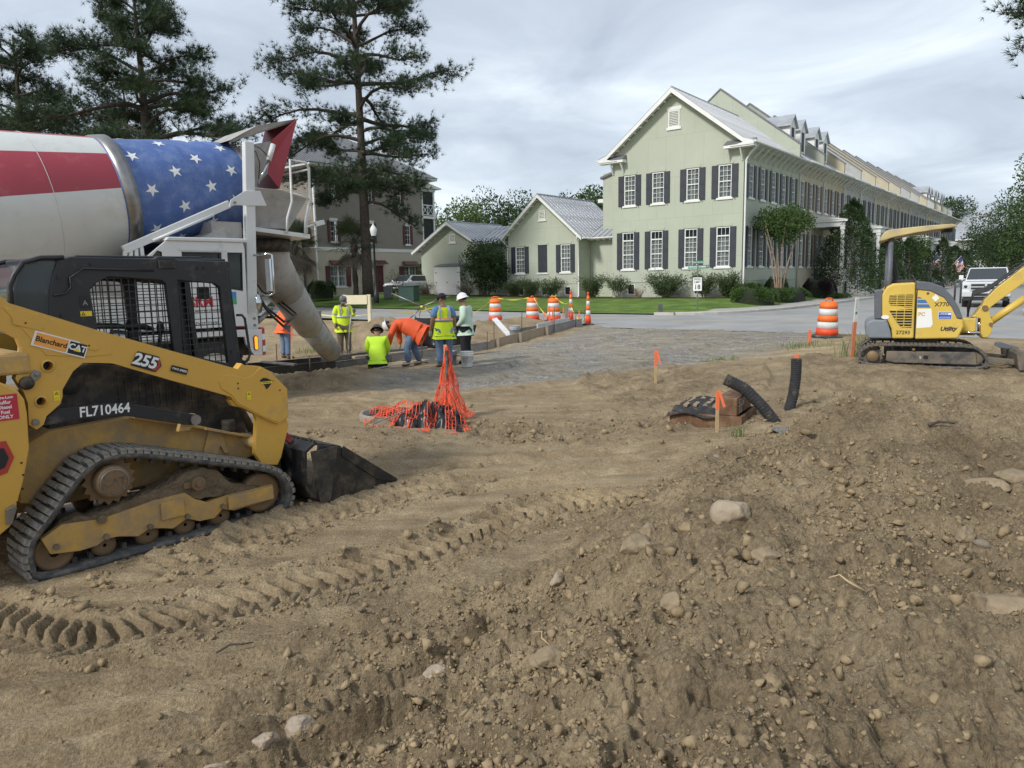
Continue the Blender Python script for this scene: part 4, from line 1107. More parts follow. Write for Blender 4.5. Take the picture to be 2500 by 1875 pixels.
# ---------------------------------------------------------------- low sage wings at the left of the end house
def gable_wing():
 h=house_root('wing_house','low sage green gabled wing with three charcoal shuttered openings and white rafters',0,0.8,ZB)
 x0,x1,ZT=-17.95,-11.75,4.05; Ln=7.0; xr=-14.9
 win=[(-17.27,1.76,-16.43,3.68),(-13.28,1.76,-12.46,3.68)]
 blank=(-15.25,1.76,-14.43,3.70)
 cv=[(-17.1,.15,-16.55,.75),(-15.0,.15,-14.45,.75),(-13.0,.15,-12.45,.75)]
 w=MB(); wall_holes(w,x0,x1,-.5,ZT,win+[blank]+cv,(0,0,0),(1,0,0),(0,1,0))
 za=7.0
 w.add([(x0,0,ZT),(x1,0,ZT),(x1,0,4.37),(xr,0,7.07),(x0,0,4.44)],[(0,1,2,3,4)])
 w.add([(x1,0,-.5),(x1,Ln,-.5),(x1,Ln,ZT+.1),(x1,0,ZT+.1)],[(0,1,2,3)]); w.add([(x0,0,-.5),(x0,0,ZT+.1),(x0,Ln,ZT+.1),(x0,Ln,-.5)],[(0,1,2,3)])
 w.build('wall',M_SAGE,h)
 b=MB(); b.b2((x0-.03,-.03,.96),(x1+.03,0,1.03)); b.build('water_table',M_SAGE,h)
 b=MB()
 for q in win+[blank]:b.b2((q[0]-.1,-.03,q[3]+.02),(q[2]+.1,-.001,q[3]+.2))
 b.build('lintel',M_SAGE,h)
 for q in win:
  add_window(h,(q[0],0,q[1]),0,q[2]-q[0],q[3]-q[1]); add_shutters(h,(q[0],0,q[1]),0,q[2]-q[0],q[3]-q[1],.37,M_SHUT)
 me=shutter_mesh(.405,1.9,M_SHUT,False)
 for k in range(2):ob('closed_shutter',me,h,(blank[0]+.005+k*.41,.08,blank[1]+.01))
 b=MB(); b.b2((blank[0]-.08,-.07,blank[1]-.12),(blank[2]+.08,.03,blank[1]-.004)); b.build('sill',M_TRIM,h)
 for q in cv:
  f=MB(); f.b2((q[0],0,q[1]),(q[0]+.05,.1,q[3])); f.b2((q[2]-.05,0,q[1]),(q[2],.1,q[3])); f.b2((q[0]+.05,.002,q[1]),(q[2]-.05,.1,q[1]+.05)); f.b2((q[0]+.05,.002,q[3]-.04),(q[2]-.05,.1,q[3]))
  o=f.build('crawl_space_vent',M_TRIM,h); g=MB(); g.add([(q[0],.11,q[1]),(q[2],.11,q[1]),(q[2],.11,q[3]),(q[0],.11,q[3])],[(0,1,2,3)]); g.build('screen',M_BLACKOUT,o)
 v=MB(); a0,a1,c0,c1=-15.1,-14.55,5.48,6.1
 for q in (((a0,-.05,c0),(a0+.06,.02,c1)),((a1-.06,-.05,c0),(a1,.02,c1)),((a0+.06,-.048,c0),(a1-.06,.02,c0+.06)),((a0+.06,-.048,c1-.06),(a1-.06,.02,c1)),((a0-.08,-.07,c0-.12),(a1+.08,0,c0-.004))):v.b2(*q)
 vo=v.build('gable_vent',M_TRIM,h)
 sl=MB(); sl.box((0,0,0),(a1-a0-.12,.08,.016),(R(35),0,0)); me=sl.mesh('louvre',M_TRIM)
 for k in range(5):ob('louvre',me,vo,((a0+a1)/2,-.01,c0+.1+k*.095))
 wing_roof(h,xr,7.22,x0-.5,x1+.5,0.86,-.5,Ln,16)
 for x,dx in ((x0-.15,.13),(x1+.1,-.1)):
  d=MB(); d.tube([(x,-.45,4.15),(x+dx*.5,-.3,3.95),(x+dx,-.08,3.75),(x+dx,-.08,0.1),(x+dx+.05,-.3,0.02)],.05,8); d.build('downspout',M_TRIM,h)
def wing_roof(h,xr,zr,xa,xb,slope,y0,Ln,n,extra=0):
 for xe,sgn in ((xa,-1),(xb,1)):
  ze=zr-abs(xe-xr)*slope
  panel_roof(h,(xe,y0,ze),(xe,Ln,ze),Vector((xr-xe,0,zr-ze)),n,M_ROOF)
  f=MB(); f.prism([(xr,zr-.02),(xe,ze-.02),(xe,ze-.22),(xr,zr-.25)],(0,.05,0),org=(0,y0-.03,0)); f.build('barge_board',M_TRIM,h)
  f=MB(); f.prism([(xr,zr-.09),(xe,ze-.09),(xe,ze-.12),(xr,zr-.12)],(0,.48,0),org=(0,y0+.03,0)); f.build('soffit',M_TRIM2,h)
  o=MB(); o.box((0,.25,0),(.08,.45,.11)); me=o.mesh('lookout',M_TRIM)
  for k in range(8):
   t=(k+.5)/8; ob('lookout',me,h,(xr+(xe-xr)*t,y0,zr-.18+(ze-zr)*t),(0,-math.atan2(ze-zr,abs(xe-xr))*sgn,0))
  g=MB(); g.tube([(xe+sgn*.06,y0+.05,ze-.07),(xe+sgn*.06,Ln,ze-.07)],.065,8); g.build('gutter',M_TRIM2,h)
 r=MB(); r.tube([(xr,y0-.02,zr+.03),(xr,Ln,zr+.03)],.05,6); r.build('ridge_cap',M_ROOF,h)
gable_wing()
def link_block(label,x0,x1,y0,zt,zr,depth,rail):
 h=house_root('link_wing',label,0,y0,ZB)
 w=MB(); w.add([(x0,0,-.5),(x1,0,-.5),(x1,0,zt),(x0,0,zt)],[(0,1,2,3)]); w.add([(x0,depth,-.5),(x0,depth,zt),(x1,depth,zt),(x1,depth,-.5)],[(0,1,2,3)]); w.build('wall',M_SAGE,h)
 ze=zt+.05
 panel_roof(h,(x0,-.45,ze),(x1,-.45,ze),Vector((0,depth/2+.45,zr-ze)),max(4,int((x1-x0)/.42)),M_ROOF)
 r=MB(); r.add([(x0,depth/2,zr),(x1,depth/2,zr),(x1,depth+.4,ze),(x0,depth+.4,ze)],[(0,1,2,3)]); r.build('roof',M_ROOF,h)
 f=MB(); f.b2((x0,-.48,ze-.16),(x1,-.43,ze-.02)); f.build('fascia',M_TRIM,h)
 g=MB(); g.tube([(x0,-.53,ze-.06),(x1,-.53,ze-.06)],.065,8); g.build('gutter',M_TRIM2,h)
 o=MB(); o.b2((-.05,-.42,ze-.22),(.05,0,ze-.08)); me=o.mesh('lookout',M_TRIM)
 n=int((x1-x0)/.45)
 for k in range(n):ob('lookout',me,h,(x0+(x1-x0)*(k+.5)/n,0,0))
 return h
link_block('sage green link wall with metal roof between the gabled wing and the tall house',-11.74,-8.66,2.3,4.05,5.35,4.5,True)
link_block('sage green link wall with metal roof between the garden store and the gabled wing',-21.3,-17.96,1.6,4.1,5.5,4.5,True)
def store():
 h=house_root('garden_store','sage green gabled store with white boarded double doors',0,0.8,ZB)
 x0,x1,xr,ZT,Ln=-26.95,-20.9,-23.65,3.6,6.5
 w=MB(); w.add([(x0,0,-.5),(x1,0,-.5),(x1,0,4.17),(xr,0,5.73),(x0,0,3.85)],[(0,1,2,3,4)])
 w.add([(x1,0,-.5),(x1,Ln,-.5),(x1,Ln,ZT+.3),(x1,0,ZT+.35)],[(0,1,2,3)]); w.add([(x0,0,-.5),(x0,0,ZT-.15),(x0,Ln,ZT-.15),(x0,Ln,-.5)],[(0,1,2,3)]); w.build('wall',M_SAGE,h)
 b=MB(); b.b2((x0-.03,-.03,.96),(-24.9,0,1.03)); b.b2((-22.0,-.03,.96),(x1,0,1.03)); b.build('water_table',M_SAGE,h)
 # bin store with boarded doors
 s=MB(); s.b2((-24.8,-.75,-.3),(-22.12,-.001,2.4)); bs=s.build('bin_store',M_SAGE,h)
 s=MB(); s.prism([(-.86,2.42),(0,2.66),(0,2.42)],(2.9,0,0),org=(-24.9,0,0),ax=(0,1,0)); s.build('bin_store_roof',M_ROOFD,bs)
 s=MB()
 for q in (((-24.82,-.8,.05),(-24.70,-.752,2.38)),((-22.22,-.8,.05),(-22.1,-.752,2.38)),((-24.70,-.798,2.24),(-22.22,-.752,2.38))):s.b2(*q)
 s.build('door_frame',M_TRIM,bs)
 pl=MB(); pl.b2((0,-.79,.08),(.298,-.752,2.235)); me=pl.mesh('board',M_TRIM)
 for k in range(8):ob('board',me,bs,(-24.69+k*.307+(.005 if k>3 else 0),0,0))
 hg=MB()
 for xx,d in ((-24.66,1),(-22.26,-1)):
  for zz in (.35,1.2,1.95):hg.b2((min(xx,xx+d*.14),-.8,zz-.02),(max(xx,xx+d*.14),-.791,zz+.02)); hg.b2((xx-.02,-.801,zz-.06),(xx+.02,-.791,zz+.06))
 hg.b2((-23.5,-.802,1.14),(-23.42,-.791,1.24)); hg.build('hinge',M_SHUT,bs)
 v=MB(); a0,a1,c0,c1=-23.75,-23.15,4.3,4.9
 for q in (((a0,-.05,c0),(a0+.06,.02,c1)),((a1-.06,-.05,c0),(a1,.02,c1)),((a0+.06,-.048,c0),(a1-.06,.02,c0+.06)),((a0+.06,-.048,c1-.06),(a1-.06,.02,c1)),((a0-.08,-.07,c0-.12),(a1+.08,0,c0-.004))):v.b2(*q)
 vo=v.build('gable_vent',M_TRIM,h)
 sl=MB(); sl.box((0,0,0),(a1-a0-.12,.08,.016),(R(35),0,0)); me=sl.mesh('louvre',M_TRIM)
 for k in range(5):ob('louvre',me,vo,((a0+a1)/2,-.01,c0+.1+k*.095))
 wing_roof(h,xr,5.88,-27.55,-20.5,0.57,-.5,Ln,15)
store()
# setback tower block rising behind the end house on the left
def rear_block():
 h=house_root('rear_block','plain sage green block set back behind the left corner of the end house',-8.66,3.2,ZB)
 w=MB(); w.b2((-2.6,0,-.5),(0,6.5,8.5)); w.build('wall',M_SAGE,h)
 c=MB(); c.prism([(-2.75,8.15),(-2.75,8.30),(0,9.05),(0,8.9)],(0,6.8,0),org=(0,-.15,0)); c.build('roof',M_CAP,h)
 c=MB(); c.prism([(-2.6,8.5),(0,8.9),(0,8.5)],(0,6.5,0)); c.build('upper_wall',M_SAGE,h)
 c=MB(); c.b2((-3.2,.3,6.6),(-2.6,3,6.85)); c.build('canopy',M_TRIM,h)
rear_block()
# ---------------------------------------------------------------- taupe house at the left
def taupe_house():
 P=Vector((-15.0,58.0,0)); z0=1.1
 h=thing('boarded_house','three storey taupe boarded house with beige stucco ground floor and maroon shutters','house',(P.x,P.y,z0),math.atan2(0.7892,0.6142))
 # local x along the front (towards the right, away), y into the house (left), z up
 Ln,D=11.8,11.0
 win=[(1.2,.62,2.78,2.27),(9.15,.62,10.7,2.27)]
 door=(5.95,.05,6.85,2.3)
 w=MB(); wall_holes(w,0,Ln,-1.2,3.45,win+[door],(0,0,0),(1,0,0),(0,1,0),.15)
 w.add([(0,0,-1.2),(0,D,-1.2),(0,D,3.45),(0,0,3.45)],[(0,1,2,3)]); w.add([(Ln,0,-1.2),(Ln,D,-1.2),(Ln,D,3.45),(Ln,0,3.45)],[(0,1,2,3)])
 w.build('stucco_wall',M_STUCCO,h)
 t=MB(); t.b2((-.05,-.05,3.45),(Ln+.05,D,3.72)); t.build('belt_trim',M_TRIM,h)
 # lapped boards
 up=[(9.55,4.15,10.15,5.8),(1.4,7.45,2.1,9.1),(1.4,4.15,2.1,5.8),(5.2,4.15,5.9,5.8),(5.2,7.45,5.9,9.1),(8.6,7.45,9.2,9.1)]
 bd=MB(); z=3.72; k=0
 zs=list(np.arange(3.72,9.6,.15))
 cuts=sorted({q[0] for q in up}|{q[2] for q in up}|{0,Ln})
 for z in zs:
  for xa,xb in zip(cuts[:-1],cuts[1:]):
   if any(q[0]<=xa and xb<=q[2] and q[1]-.08<=z and z+.08<=q[3] for q in up):continue
   bd.add([(xa,-.03,z),(xb,-.03,z),(xb,0.0,z+.15),(xa,0.0,z+.15),(xa,0,z),(xb,0,z)],[(0,1,2,3),(4,5,1,0)])
  bd.add([(-.03,0,z),(-.03,D,z),(0,D,z+.15),(0,0,z+.15),(0,0,z),(0,D,z)],[(0,1,2,3),(4,5,1,0)])
  bd.add([(Ln+.03,0,z),(Ln+.03,D,z),(Ln,D,z+.15),(Ln,0,z+.15)],[(0,1,2,3)])
 o=bd.build('siding',M_TAUPE,h); o['kind'] = 'stuff'
 c=MB(); c.b2((-.06,-.06,3.72),(.08,.08,9.6)); c.b2((Ln-.08,-.06,3.72),(Ln+.06,.08,9.6)); c.build('corner_board',M_TRIM,h)
 for q in win:
  o=add_window(h,(q[0],0,q[1]),0,(q[2]-q[0])/2,q[3]-q[1],2,2,blind=True); add_window(h,((q[0]+q[2])/2,0,q[1]),0,(q[2]-q[0])/2,q[3]-q[1],2,2)
  add_shutters(h,(q[0],0,q[1]),0,q[2]-q[0],q[3]-q[1],.47,M_SHUTR)
  aw=MB(); aw.add([(q[0]-.1,-.04,q[3]+.42),(q[2]+.1,-.04,q[3]+.42),(q[2]+.1,-.48,q[3]+.08),(q[0]-.1,-.48,q[3]+.08),(q[0]-.1,-.04,q[3]+.37),(q[2]+.1,-.04,q[3]+.37),(q[2]+.1,-.48,q[3]+.03),(q[0]-.1,-.48,q[3]+.03)],[(0,1,2,3),(7,6,5,4),(3,2,6,7),(0,3,7,4),(1,5,6,2)])
  a=aw.build('awning_shutter',M_SHUTR,h)
  ah=MB()
  for j in range(4):
   xx=q[0]+(q[2]-q[0])*(j+.5)/4; ah.add([(xx-.14,-.13,q[3]+.36),(xx+.14,-.13,q[3]+.36),(xx+.14,-.40,q[3]+.155),(xx-.14,-.40,q[3]+.155)],[(0,1,2,3)])
  ah.build('awning_slat',mat('maroon_light',(0.22,.10,.10),.6),a)
 for q in up:
  add_window(h,(q[0],-.03,q[1]),0,q[2]-q[0],q[3]-q[1],2,2,blind=False); add_shutters(h,(q[0],-.03,q[1]),0,q[2]-q[0],q[3]-q[1],.27,M_SHUTR)
  b=MB(); b.b2((q[0]-.05,-.06,q[3]),(q[2]+.05,0,q[3]+.2)); b.build('lintel',M_TRIM,h)
 d=MB(); d.b2((door[0],.05,door[1]),(door[2],.1,door[3])); dd=d.build('door',M_SHUTR,h)
 d=MB(); d.add([(door[0]-.2,-.03,2.75),(door[2]+.2,-.03,2.75),(door[2]+.2,-.5,2.42),(door[0]-.2,-.5,2.42)],[(0,1,2,3)]); d.build('awning_shutter',M_SHUTR,h)
 # eaves and hip roof
 e=MB(); e.b2((-1.0,-1.0,9.75),(Ln+1.0,D+1,9.95)); e.build('eave',M_TRIM2,h)
 b=MB(); b.b2((-.06,-.85,9.5),(.06,0,9.72)); me=b.mesh('rafter_tail',M_TRIM2)
 for k in range(14):ob('rafter_tail',me,h,(.3+k*.88,0,0))
 r=MB(); a=[(-1.1,-1.1,9.96),(Ln+1.1,-1.1,9.96),(Ln+1.1,D+1.1,9.96),(-1.1,D+1.1,9.96)]; c1,c2=(4.5,D/2,13.8),(Ln-4.5,D/2,13.8)
 r.add(a+[c1,c2],[(0,1,5,4),(1,2,5),(2,3,4,5),(3,0,4)]); ro=r.build('roof',M_ROOFD,h)
 sm=MB()
 for k in range(31):
  x=-1.0+k*(Ln+2.0)/30; t=1.0
  if x<4.5:t=(x+1.1)/5.6
  elif x>Ln-4.5:t=(Ln+1.1-x)/5.6
  if t>.04:sm.beam((x,-1.1,9.97),(x,-1.1+(D/2+1.1)*t,9.97+3.84*t),.035,.06)
  y=-1.0+k*(D+2)/30; t=min(1,(min(y+1.1,D+1.1-y))/(D/2+1.1))
  if t>.04:sm.beam((-1.1,y,9.97),(-1.1+5.6*t,y,9.97+3.84*t),.035,.06)
 sm.build('roof_seam',M_ROOFD,ro)
 # screened porches stacked at the right end
 p=MB()
 for xx in (Ln+.15,Ln+1.75):
  for yy in (.3,3.4):p.b2((xx-.09,yy-.09,-1),(xx+.09,yy+.09,9.0))
 for zz in (3.45,6.55,8.95):p.b2((Ln+.02,.15,zz),(Ln+1.9,3.6,zz+.22))
 p.prism([(Ln+.02,9.2),(Ln+2.4,9.2),(Ln+2.4,9.3),(Ln+.02,9.75)],(0,4.2,0),org=(0,-.2,0))
 pr=p.build('porch',M_TRIM,h)
 sc=MB()
 for za,zb in ((3.68,6.54),(6.78,8.94)):sc.b2((Ln+.25,.29,za),(Ln+1.65,.31,zb)); sc.b2((Ln+1.74,.4,za),(Ln+1.76,3.3,zb))
 sc.build('insect_screen',M_BLACKOUT,pr)
 rl=MB()
 for za in (3.7,6.8):
  rl.b2((Ln+.24,.2,za+.9),(Ln+1.66,.27,za+.98)); rl.b2((Ln+.24,.2,za+.05),(Ln+1.66,.27,za+.12))
  for k in range(2):
   xa=Ln+.25+.7*k; rl.beam((xa,.235,za+.1),(xa+.7,.235,za+.92),.04,.05); rl.beam((xa+.7,.231,za+.1),(xa,.231,za+.92),.04,.05); rl.b2((xa+.66,.2,za+.1),(xa+.72,.27,za+.92))
 rl.build('railing',M_TRIM,pr)
 # stucco wing to the left with tall arched window
 ww=MB(); wall_holes(ww,-8,-.3,-1.2,5.2,[(-2.4,.3,-1.3,3.0)],(0,1.4,0),(1,0,0),(0,1,0)); ww.b2((-8,2.2,-1.2),(-.3,9,5.2)); ww.build('wing_wall',M_STUCCO,h)
 add_window(h,(-2.4,1.4,.3),0,1.1,2.7,3,3,transom=.55)
 wr=MB(); wr.prism([(.6,5.2),(5,7.4),(9.4,5.2)],(8.8,0,0),org=(-8.3,0,0),ax=(0,1,0)); wr.build('wing_roof',M_ROOFD,h)
 d=MB(); d.tube([(-.12,-.12,9.6),(-.12,-.12,.1),(.2,-.35,0)],.06,8); d.build('downspout',M_TRIM,h)
taupe_house()
# ---------------------------------------------------------------- house closing the side street
def closing_house():
 h=house_root('closing_house','olive house with a big pale metal roof closing the end of the side street',-5.0,112,ZB)
 w=MB(); w.b2((0,0,-.5),(16,10,7.2)); w.build('wall',M_OLIVE,h)
 panel_roof(h,(-.8,-.8,7.1),(16.8,-.8,7.1),Vector((0,5.8,5.2)),26,M_ROOF)
 r=MB(); r.add([(-.8,5,12.3),(16.8,5,12.3),(16.8,10.8,7.1),(-.8,10.8,7.1)],[(0,1,2,3)]); r.build('roof',M_ROOF,h)
 g=MB(); g.prism([(-.6,7.2),(10.6,7.2),(5,12.1)],(.2,0,0),org=(0.2,0,0),ax=(0,1,0)); g.prism([(-.6,7.2),(10.6,7.2),(5,12.1)],(.2,0,0),org=(15.6,0,0),ax=(0,1,0)); g.build('gable',M_OLIVE,h)
 for x in (1.5,4.6,7.7,10.8,13.6):
  add_window(h,(x,-.05,4.6),0,1.2,1.1,2,1,blind=False)
 f=MB(); f.b2((-.8,-.85,6.85),(16.8,-.78,7.05)); f.build('fascia',M_TRIM,h)
 p=MB(); p.b2((-2,-4,-.5),(9,-.1,3.6)); p.build('front_wing',M_TRIM2,h)
 panel_roof(h,(-2.4,-4.4,3.6),(9.4,-4.4,3.6),Vector((0,4.2,1.6)),16,M_ROOF,name='wing_roof')
closing_house()
# ================================================================== trees and plants
M_BARK=mat('pine_bark',(0.085,0.070,0.060),0.95,var=0.35,vs=6,bump=1.0,bs=14,spec=0.1)
M_BARK2=mat('grey_bark',(0.20,0.165,0.135),0.9,var=0.25,vs=6,bump=0.5,bs=20,spec=0.1)
M_MYRTLE=mat('tan_bark',(0.30,0.215,0.155),0.8,var=0.25,vs=5,bump=0.2,bs=20)
M_NEEDLE=leaf_mat('pine_needles',(0.024,0.046,0.024),(0.070,0.108,0.046),tr=0.25,scale=0.6)
M_LEAF_D=leaf_mat('dark_leaves',(0.026,0.055,0.022),(0.080,0.125,0.042),tr=0.25,scale=1.0)
M_LEAF_M=leaf_mat('mid_leaves',(0.040,0.078,0.022),(0.105,0.165,0.045),tr=0.3,scale=0.8)
M_LEAF_L=leaf_mat('light_leaves',(0.070,0.115,0.028),(0.165,0.225,0.065),tr=0.35,scale=0.7)
M_OLEANDER=leaf_mat('oleander_leaves',(0.045,0.080,0.030),(0.130,0.175,0.070),tr=0.25,scale=2.5)
M_HEDGE=leaf_mat('hedge_leaves',(0.032,0.070,0.018),(0.095,0.160,0.035),tr=0.25,scale=2.0)
M_PURPLE=leaf_mat('purple_leaves',(0.022,0.014,0.018),(0.060,0.034,0.040),tr=0.2,scale=2.5)
M_DRYLEAF=leaf_mat('dry_leaves',(0.16,0.105,0.06),(0.34,0.25,0.16),tr=0.2,scale=4)
M_BROWNT=leaf_mat('brown_twigs',(0.085,0.06,0.045),(0.20,0.15,0.11),tr=0.1,scale=4)
M_PALM=leaf_mat('palm_leaves',(0.040,0.062,0.028),(0.120,0.150,0.065),tr=0.2,scale=1.5)
M_PALMD=leaf_mat('dead_palm_leaves',(0.10,0.085,0.06),(0.22,0.19,0.14),tr=0.15,scale=1.5)
M_GRASS=leaf_mat('weed_grass',(0.09,0.16,0.03),(0.22,0.31,0.08),tr=0.35,scale=3)
# needle tuft: thin blades fanned round +Z
def tuft_template(n,ln,wd,spread,rng):
 v,f=[],[]
 for k in range(n):
  a=2*math.pi*k/n+rng.uniform(-.3,.3); t=spread*(0.25+0.75*rng.random())
  d=np.array([math.sin(t)*math.cos(a),math.sin(t)*math.sin(a),math.cos(t)]); l_=ln*rng.uniform(.75,1.1)
  sdir=np.array([-math.sin(a),math.cos(a),0.0])*wd/2
  o=len(v); v+=[-sdir,sdir,d*l_]; f.append((o,o+1,o+2))
 return np.array(v),np.array(f)
LEAF_V=np.array([[0,0,0],[0.30,0.0,0.45],[0,0.10,1.0],[-0.30,0.0,0.45]]); LEAF_F=np.array([[0,1,2,3]])
SLIM_V=np.array([[0,0,0],[0.10,0.0,0.5],[0,0.08,1.0],[-0.10,0.0,0.5]])
def pine(name,label,base,H,r_trunk,crown_lo,crown_r,seed,nb=26,lean=(0,0),tuft=0.42,dens=1.0,group=None,top_round=0.5,az_only=None,low_taper=0.5,nneed=12,wd=0.030):
 rng=np.random.default_rng(seed)
 t=thing(name,label,'tree',base,0,group)
 n=14; tr=[]
 for k in range(n):
  f=k/(n-1); tr.append((lean[0]*f*f*H+0.12*math.sin(3.1*f+seed),lean[1]*f*H,f*H))
 mb=MB(); mb.tube(tr,[r_trunk*(1-0.86*(k/(n-1))**1.15)+0.04*(k==0)*r_trunk for k in range(n)],10)
 mb.build('trunk',M_BARK,t,fix=False)
 lb=MB(); P,D=[],[]
 for b in range(nb):
  f=crown_lo+(0.985-crown_lo)*(b+rng.uniform(0,.8))/nb
  g=(f-crown_lo)/(1-crown_lo)
  L_=crown_r*(low_taper+(1-low_taper)*min(1,g*3))*(1-max(0,g-top_round)/(1-top_round)*0.75)*rng.uniform(.6,1.1)
  az=b*2.399+rng.uniform(-.5,.5)
  if az_only is not None:az=az_only+rng.uniform(-.9,.9)
  z0=f*H; k=f*(n-1); i0=int(k); q0=np.array(tr[min(i0,n-1)]); q1=np.array(tr[min(i0+1,n-1)]); o=q0+(q1-q0)*(k-i0)
  up=rng.uniform(-.15,.35)+g*.5
  pts=[]
  for j in range(7):
   u=j/6
   pts.append(o+np.array([math.cos(az+.25*math.sin(u*3+b)),math.sin(az+.25*math.sin(u*3+b)),0])*L_*u+np.array([0,0,L_*(up*u-.28*u*u+.06*math.sin(5*u+b))]))
  rb=0.05+0.022*L_*(1-.4*g)
  lb.tube([tuple(p) for p in pts],[rb*(1-.8*j/6) for j in range(7)],5,caps=False)
  ns=int((5+2.2*L_)*dens)
  for s_ in range(ns):
   u=0.28+0.72*rng.random()**.8; j=min(5,int(u*6)); w_=u*6-j; p0=pts[j]*(1-w_)+pts[j+1]*w_
   sa=az+rng.uniform(-1.5,1.5); sl=L_*rng.uniform(.12,.34)*(1.2-.5*u)+.3
   sd=np.array([math.cos(sa),math.sin(sa),rng.uniform(-.25,.5)]); sd/=np.linalg.norm(sd)
   p1=p0+sd*sl
   lb.tube([tuple(p0),tuple((p0+p1)/2+np.array([0,0,-.05*sl])),tuple(p1)],[.025,.018,.008],3,caps=False)
   m=int(rng.integers(7,12)*dens)
   for q in range(m):
    w2=rng.uniform(.35,1.05)
    P.append(p0+sd*sl*w2+rng.normal(0,.22,3)); D.append(sd*.6+rng.normal(0,.45,3)+np.array([0,0,.35]))
 lb.build('branch',M_BARK,t,fix=False)['kind'] = 'stuff'
 P=np.array(P); D=np.array(D)
 tv,tf=tuft_template(nneed,tuft,wd,1.25,rng)
 me=scatter_mesh('crown',tv,tf,P,rng.uniform(.7,1.15,len(P)),rots_to(D,rng),M_NEEDLE)
 ob('crown',me,t)['kind'] = 'stuff'
 return t
def broadleaf(name,label,base,H,crown,seed,nleaf=6000,leaf=0.22,m=None,trunk_r=0.18,lobes=26,trunk_h=None,group=None,cat='tree',stems=1,bark=None,slim=False,shell=0.55,stem_to=None,open_=0.0):
 """crown = (cx,cy,cz,rx,ry,rz) relative to the base; leaves gather in uneven lobes"""
 rng=np.random.default_rng(seed)
 t=thing(name,label,cat,base,rng.uniform(0,6.28)*0,group)
 cx,cy,cz,rx,ry,rz=crown
 bark=bark or M_BARK2
 C_=[]
 for k in range(lobes):
  d=rng.normal(0,1,3); d/=np.linalg.norm(d); rr=rng.uniform(.25,.95)**.6
  C_.append(np.array([cx,cy,cz])+d*np.array([rx,ry,rz])*rr*.82)
 C_=np.array(C_)
 mb=MB()
 for s_ in range(stems):
  a=2*math.pi*s_/max(1,stems)+.4; sp=0.0 if stems==1 else 1.0
  top=np.array([cx+sp*rx*.7*math.cos(a),cy+sp*ry*.7*math.sin(a),cz+rz*.1])
  b0=np.array([sp*.10*math.cos(a),sp*.10*math.sin(a),-0.15])
  pts=[b0+(top-b0)*u+np.array([math.sin(4*u+s_*2),math.cos(3*u+s_),0])*.05*H*u*(1-u)-np.array([1,1,0])*(top-b0)*.12*math.sin(math.pi*u)*(sp) for u in np.linspace(0,1,7)]
  mb.tube([tuple(p) for p in pts],[trunk_r*(1-.7*u)/(1 if stems==1 else 2.6) for u in np.linspace(0,1,7)],8)
  if s_==0 and stems==1:
   for c_ in C_[:min(12,lobes)]:
    u=rng.uniform(.35,.8); o=pts[int(u*6)]
    mb.tube([tuple(o),tuple((o+c_)/2+np.array([0,0,.06*H*rng.random()])),tuple(c_)],[trunk_r*.35,trunk_r*.2,trunk_r*.06],5,caps=False)
 mb.build('trunk',bark,t,fix=False)
 per=nleaf//lobes; P,D=[],[]
 for c_ in C_:
  lr=np.array([rx,ry,rz])*rng.uniform(.24,.42)
  n_=int(per*rng.uniform(.6,1.4)*(1-open_*rng.random()))
  d=rng.normal(0,1,(n_,3)); d/=np.linalg.norm(d,axis=1)[:,None]
  r_=shell+(1.12-shell)*rng.random((n_,1))**.7
  P.append(c_+d*lr*r_); D.append(d+rng.normal(0,.7,(n_,3))+np.array([0,0,.25]))
 P=np.concatenate(P); D=np.concatenate(D)
 if stem_to is not None:P[:,2]=np.maximum(P[:,2],stem_to+.1*rng.random(len(P)))
 me=scatter_mesh('crown',SLIM_V if slim else LEAF_V,LEAF_F,P,leaf*rng.uniform(.6,1.25,len(P)),rots_to(D,rng),m or M_LEAF_M)
 ob('crown',me,t)['kind'] = 'stuff'
 return t
def shrub(name,label,base,rx,ry,h,seed,m,n=2200,leaf=0.17,slim=True,stems=9,gap=0.0,bark=None,group=None,cat='shrub',low=0.12):
 """many stems from one foot with leaves pointing outwards and up"""
 rng=np.random.default_rng(seed)
 t=thing(name,label,cat,base,0,group)
 mb=MB(); P,D=[],[]
 for k in range(stems):
  a=2*math.pi*k/stems+rng.uniform(-.3,.3); rr=rng.uniform(.35,1)
  tip=np.array([math.cos(a)*rx*rr,math.sin(a)*ry*rr,h*rng.uniform(.72,1.0)])
  b0=np.array([math.cos(a)*.06,math.sin(a)*.06,-.05]); mid=b0+(tip-b0)*np.array([.42,.42,.55])
  mb.tube([tuple(b0),tuple(mid),tuple(tip)],[.022,.016,.006],4,caps=False)
  n_=n//stems
  u=low+gap+(1-low-gap)*rng.random((n_,1))**.75
  c=np.where(u<.55,b0+(mid-b0)*(u/.55),mid+(tip-mid)*((u-.55)/.45))
  sp=np.array([rx,ry,h*.45])*(.16+.22*u)
  P.append(c+rng.normal(0,1,(n_,3))*sp*.62); D.append(np.array([math.cos(a),math.sin(a),.9])+rng.normal(0,.7,(n_,3)))
 P=np.concatenate(P); D=np.concatenate(D); P[:,2]=np.abs(P[:,2]-.04)+.04
 mb.build('stem',bark or M_BARK2,t,fix=False)
 ob('crown',scatter_mesh('crown',SLIM_V if slim else LEAF_V,LEAF_F,P,leaf*rng.uniform(.6,1.2,len(P)),rots_to(D,rng),m),t)['kind'] = 'stuff'
 return t
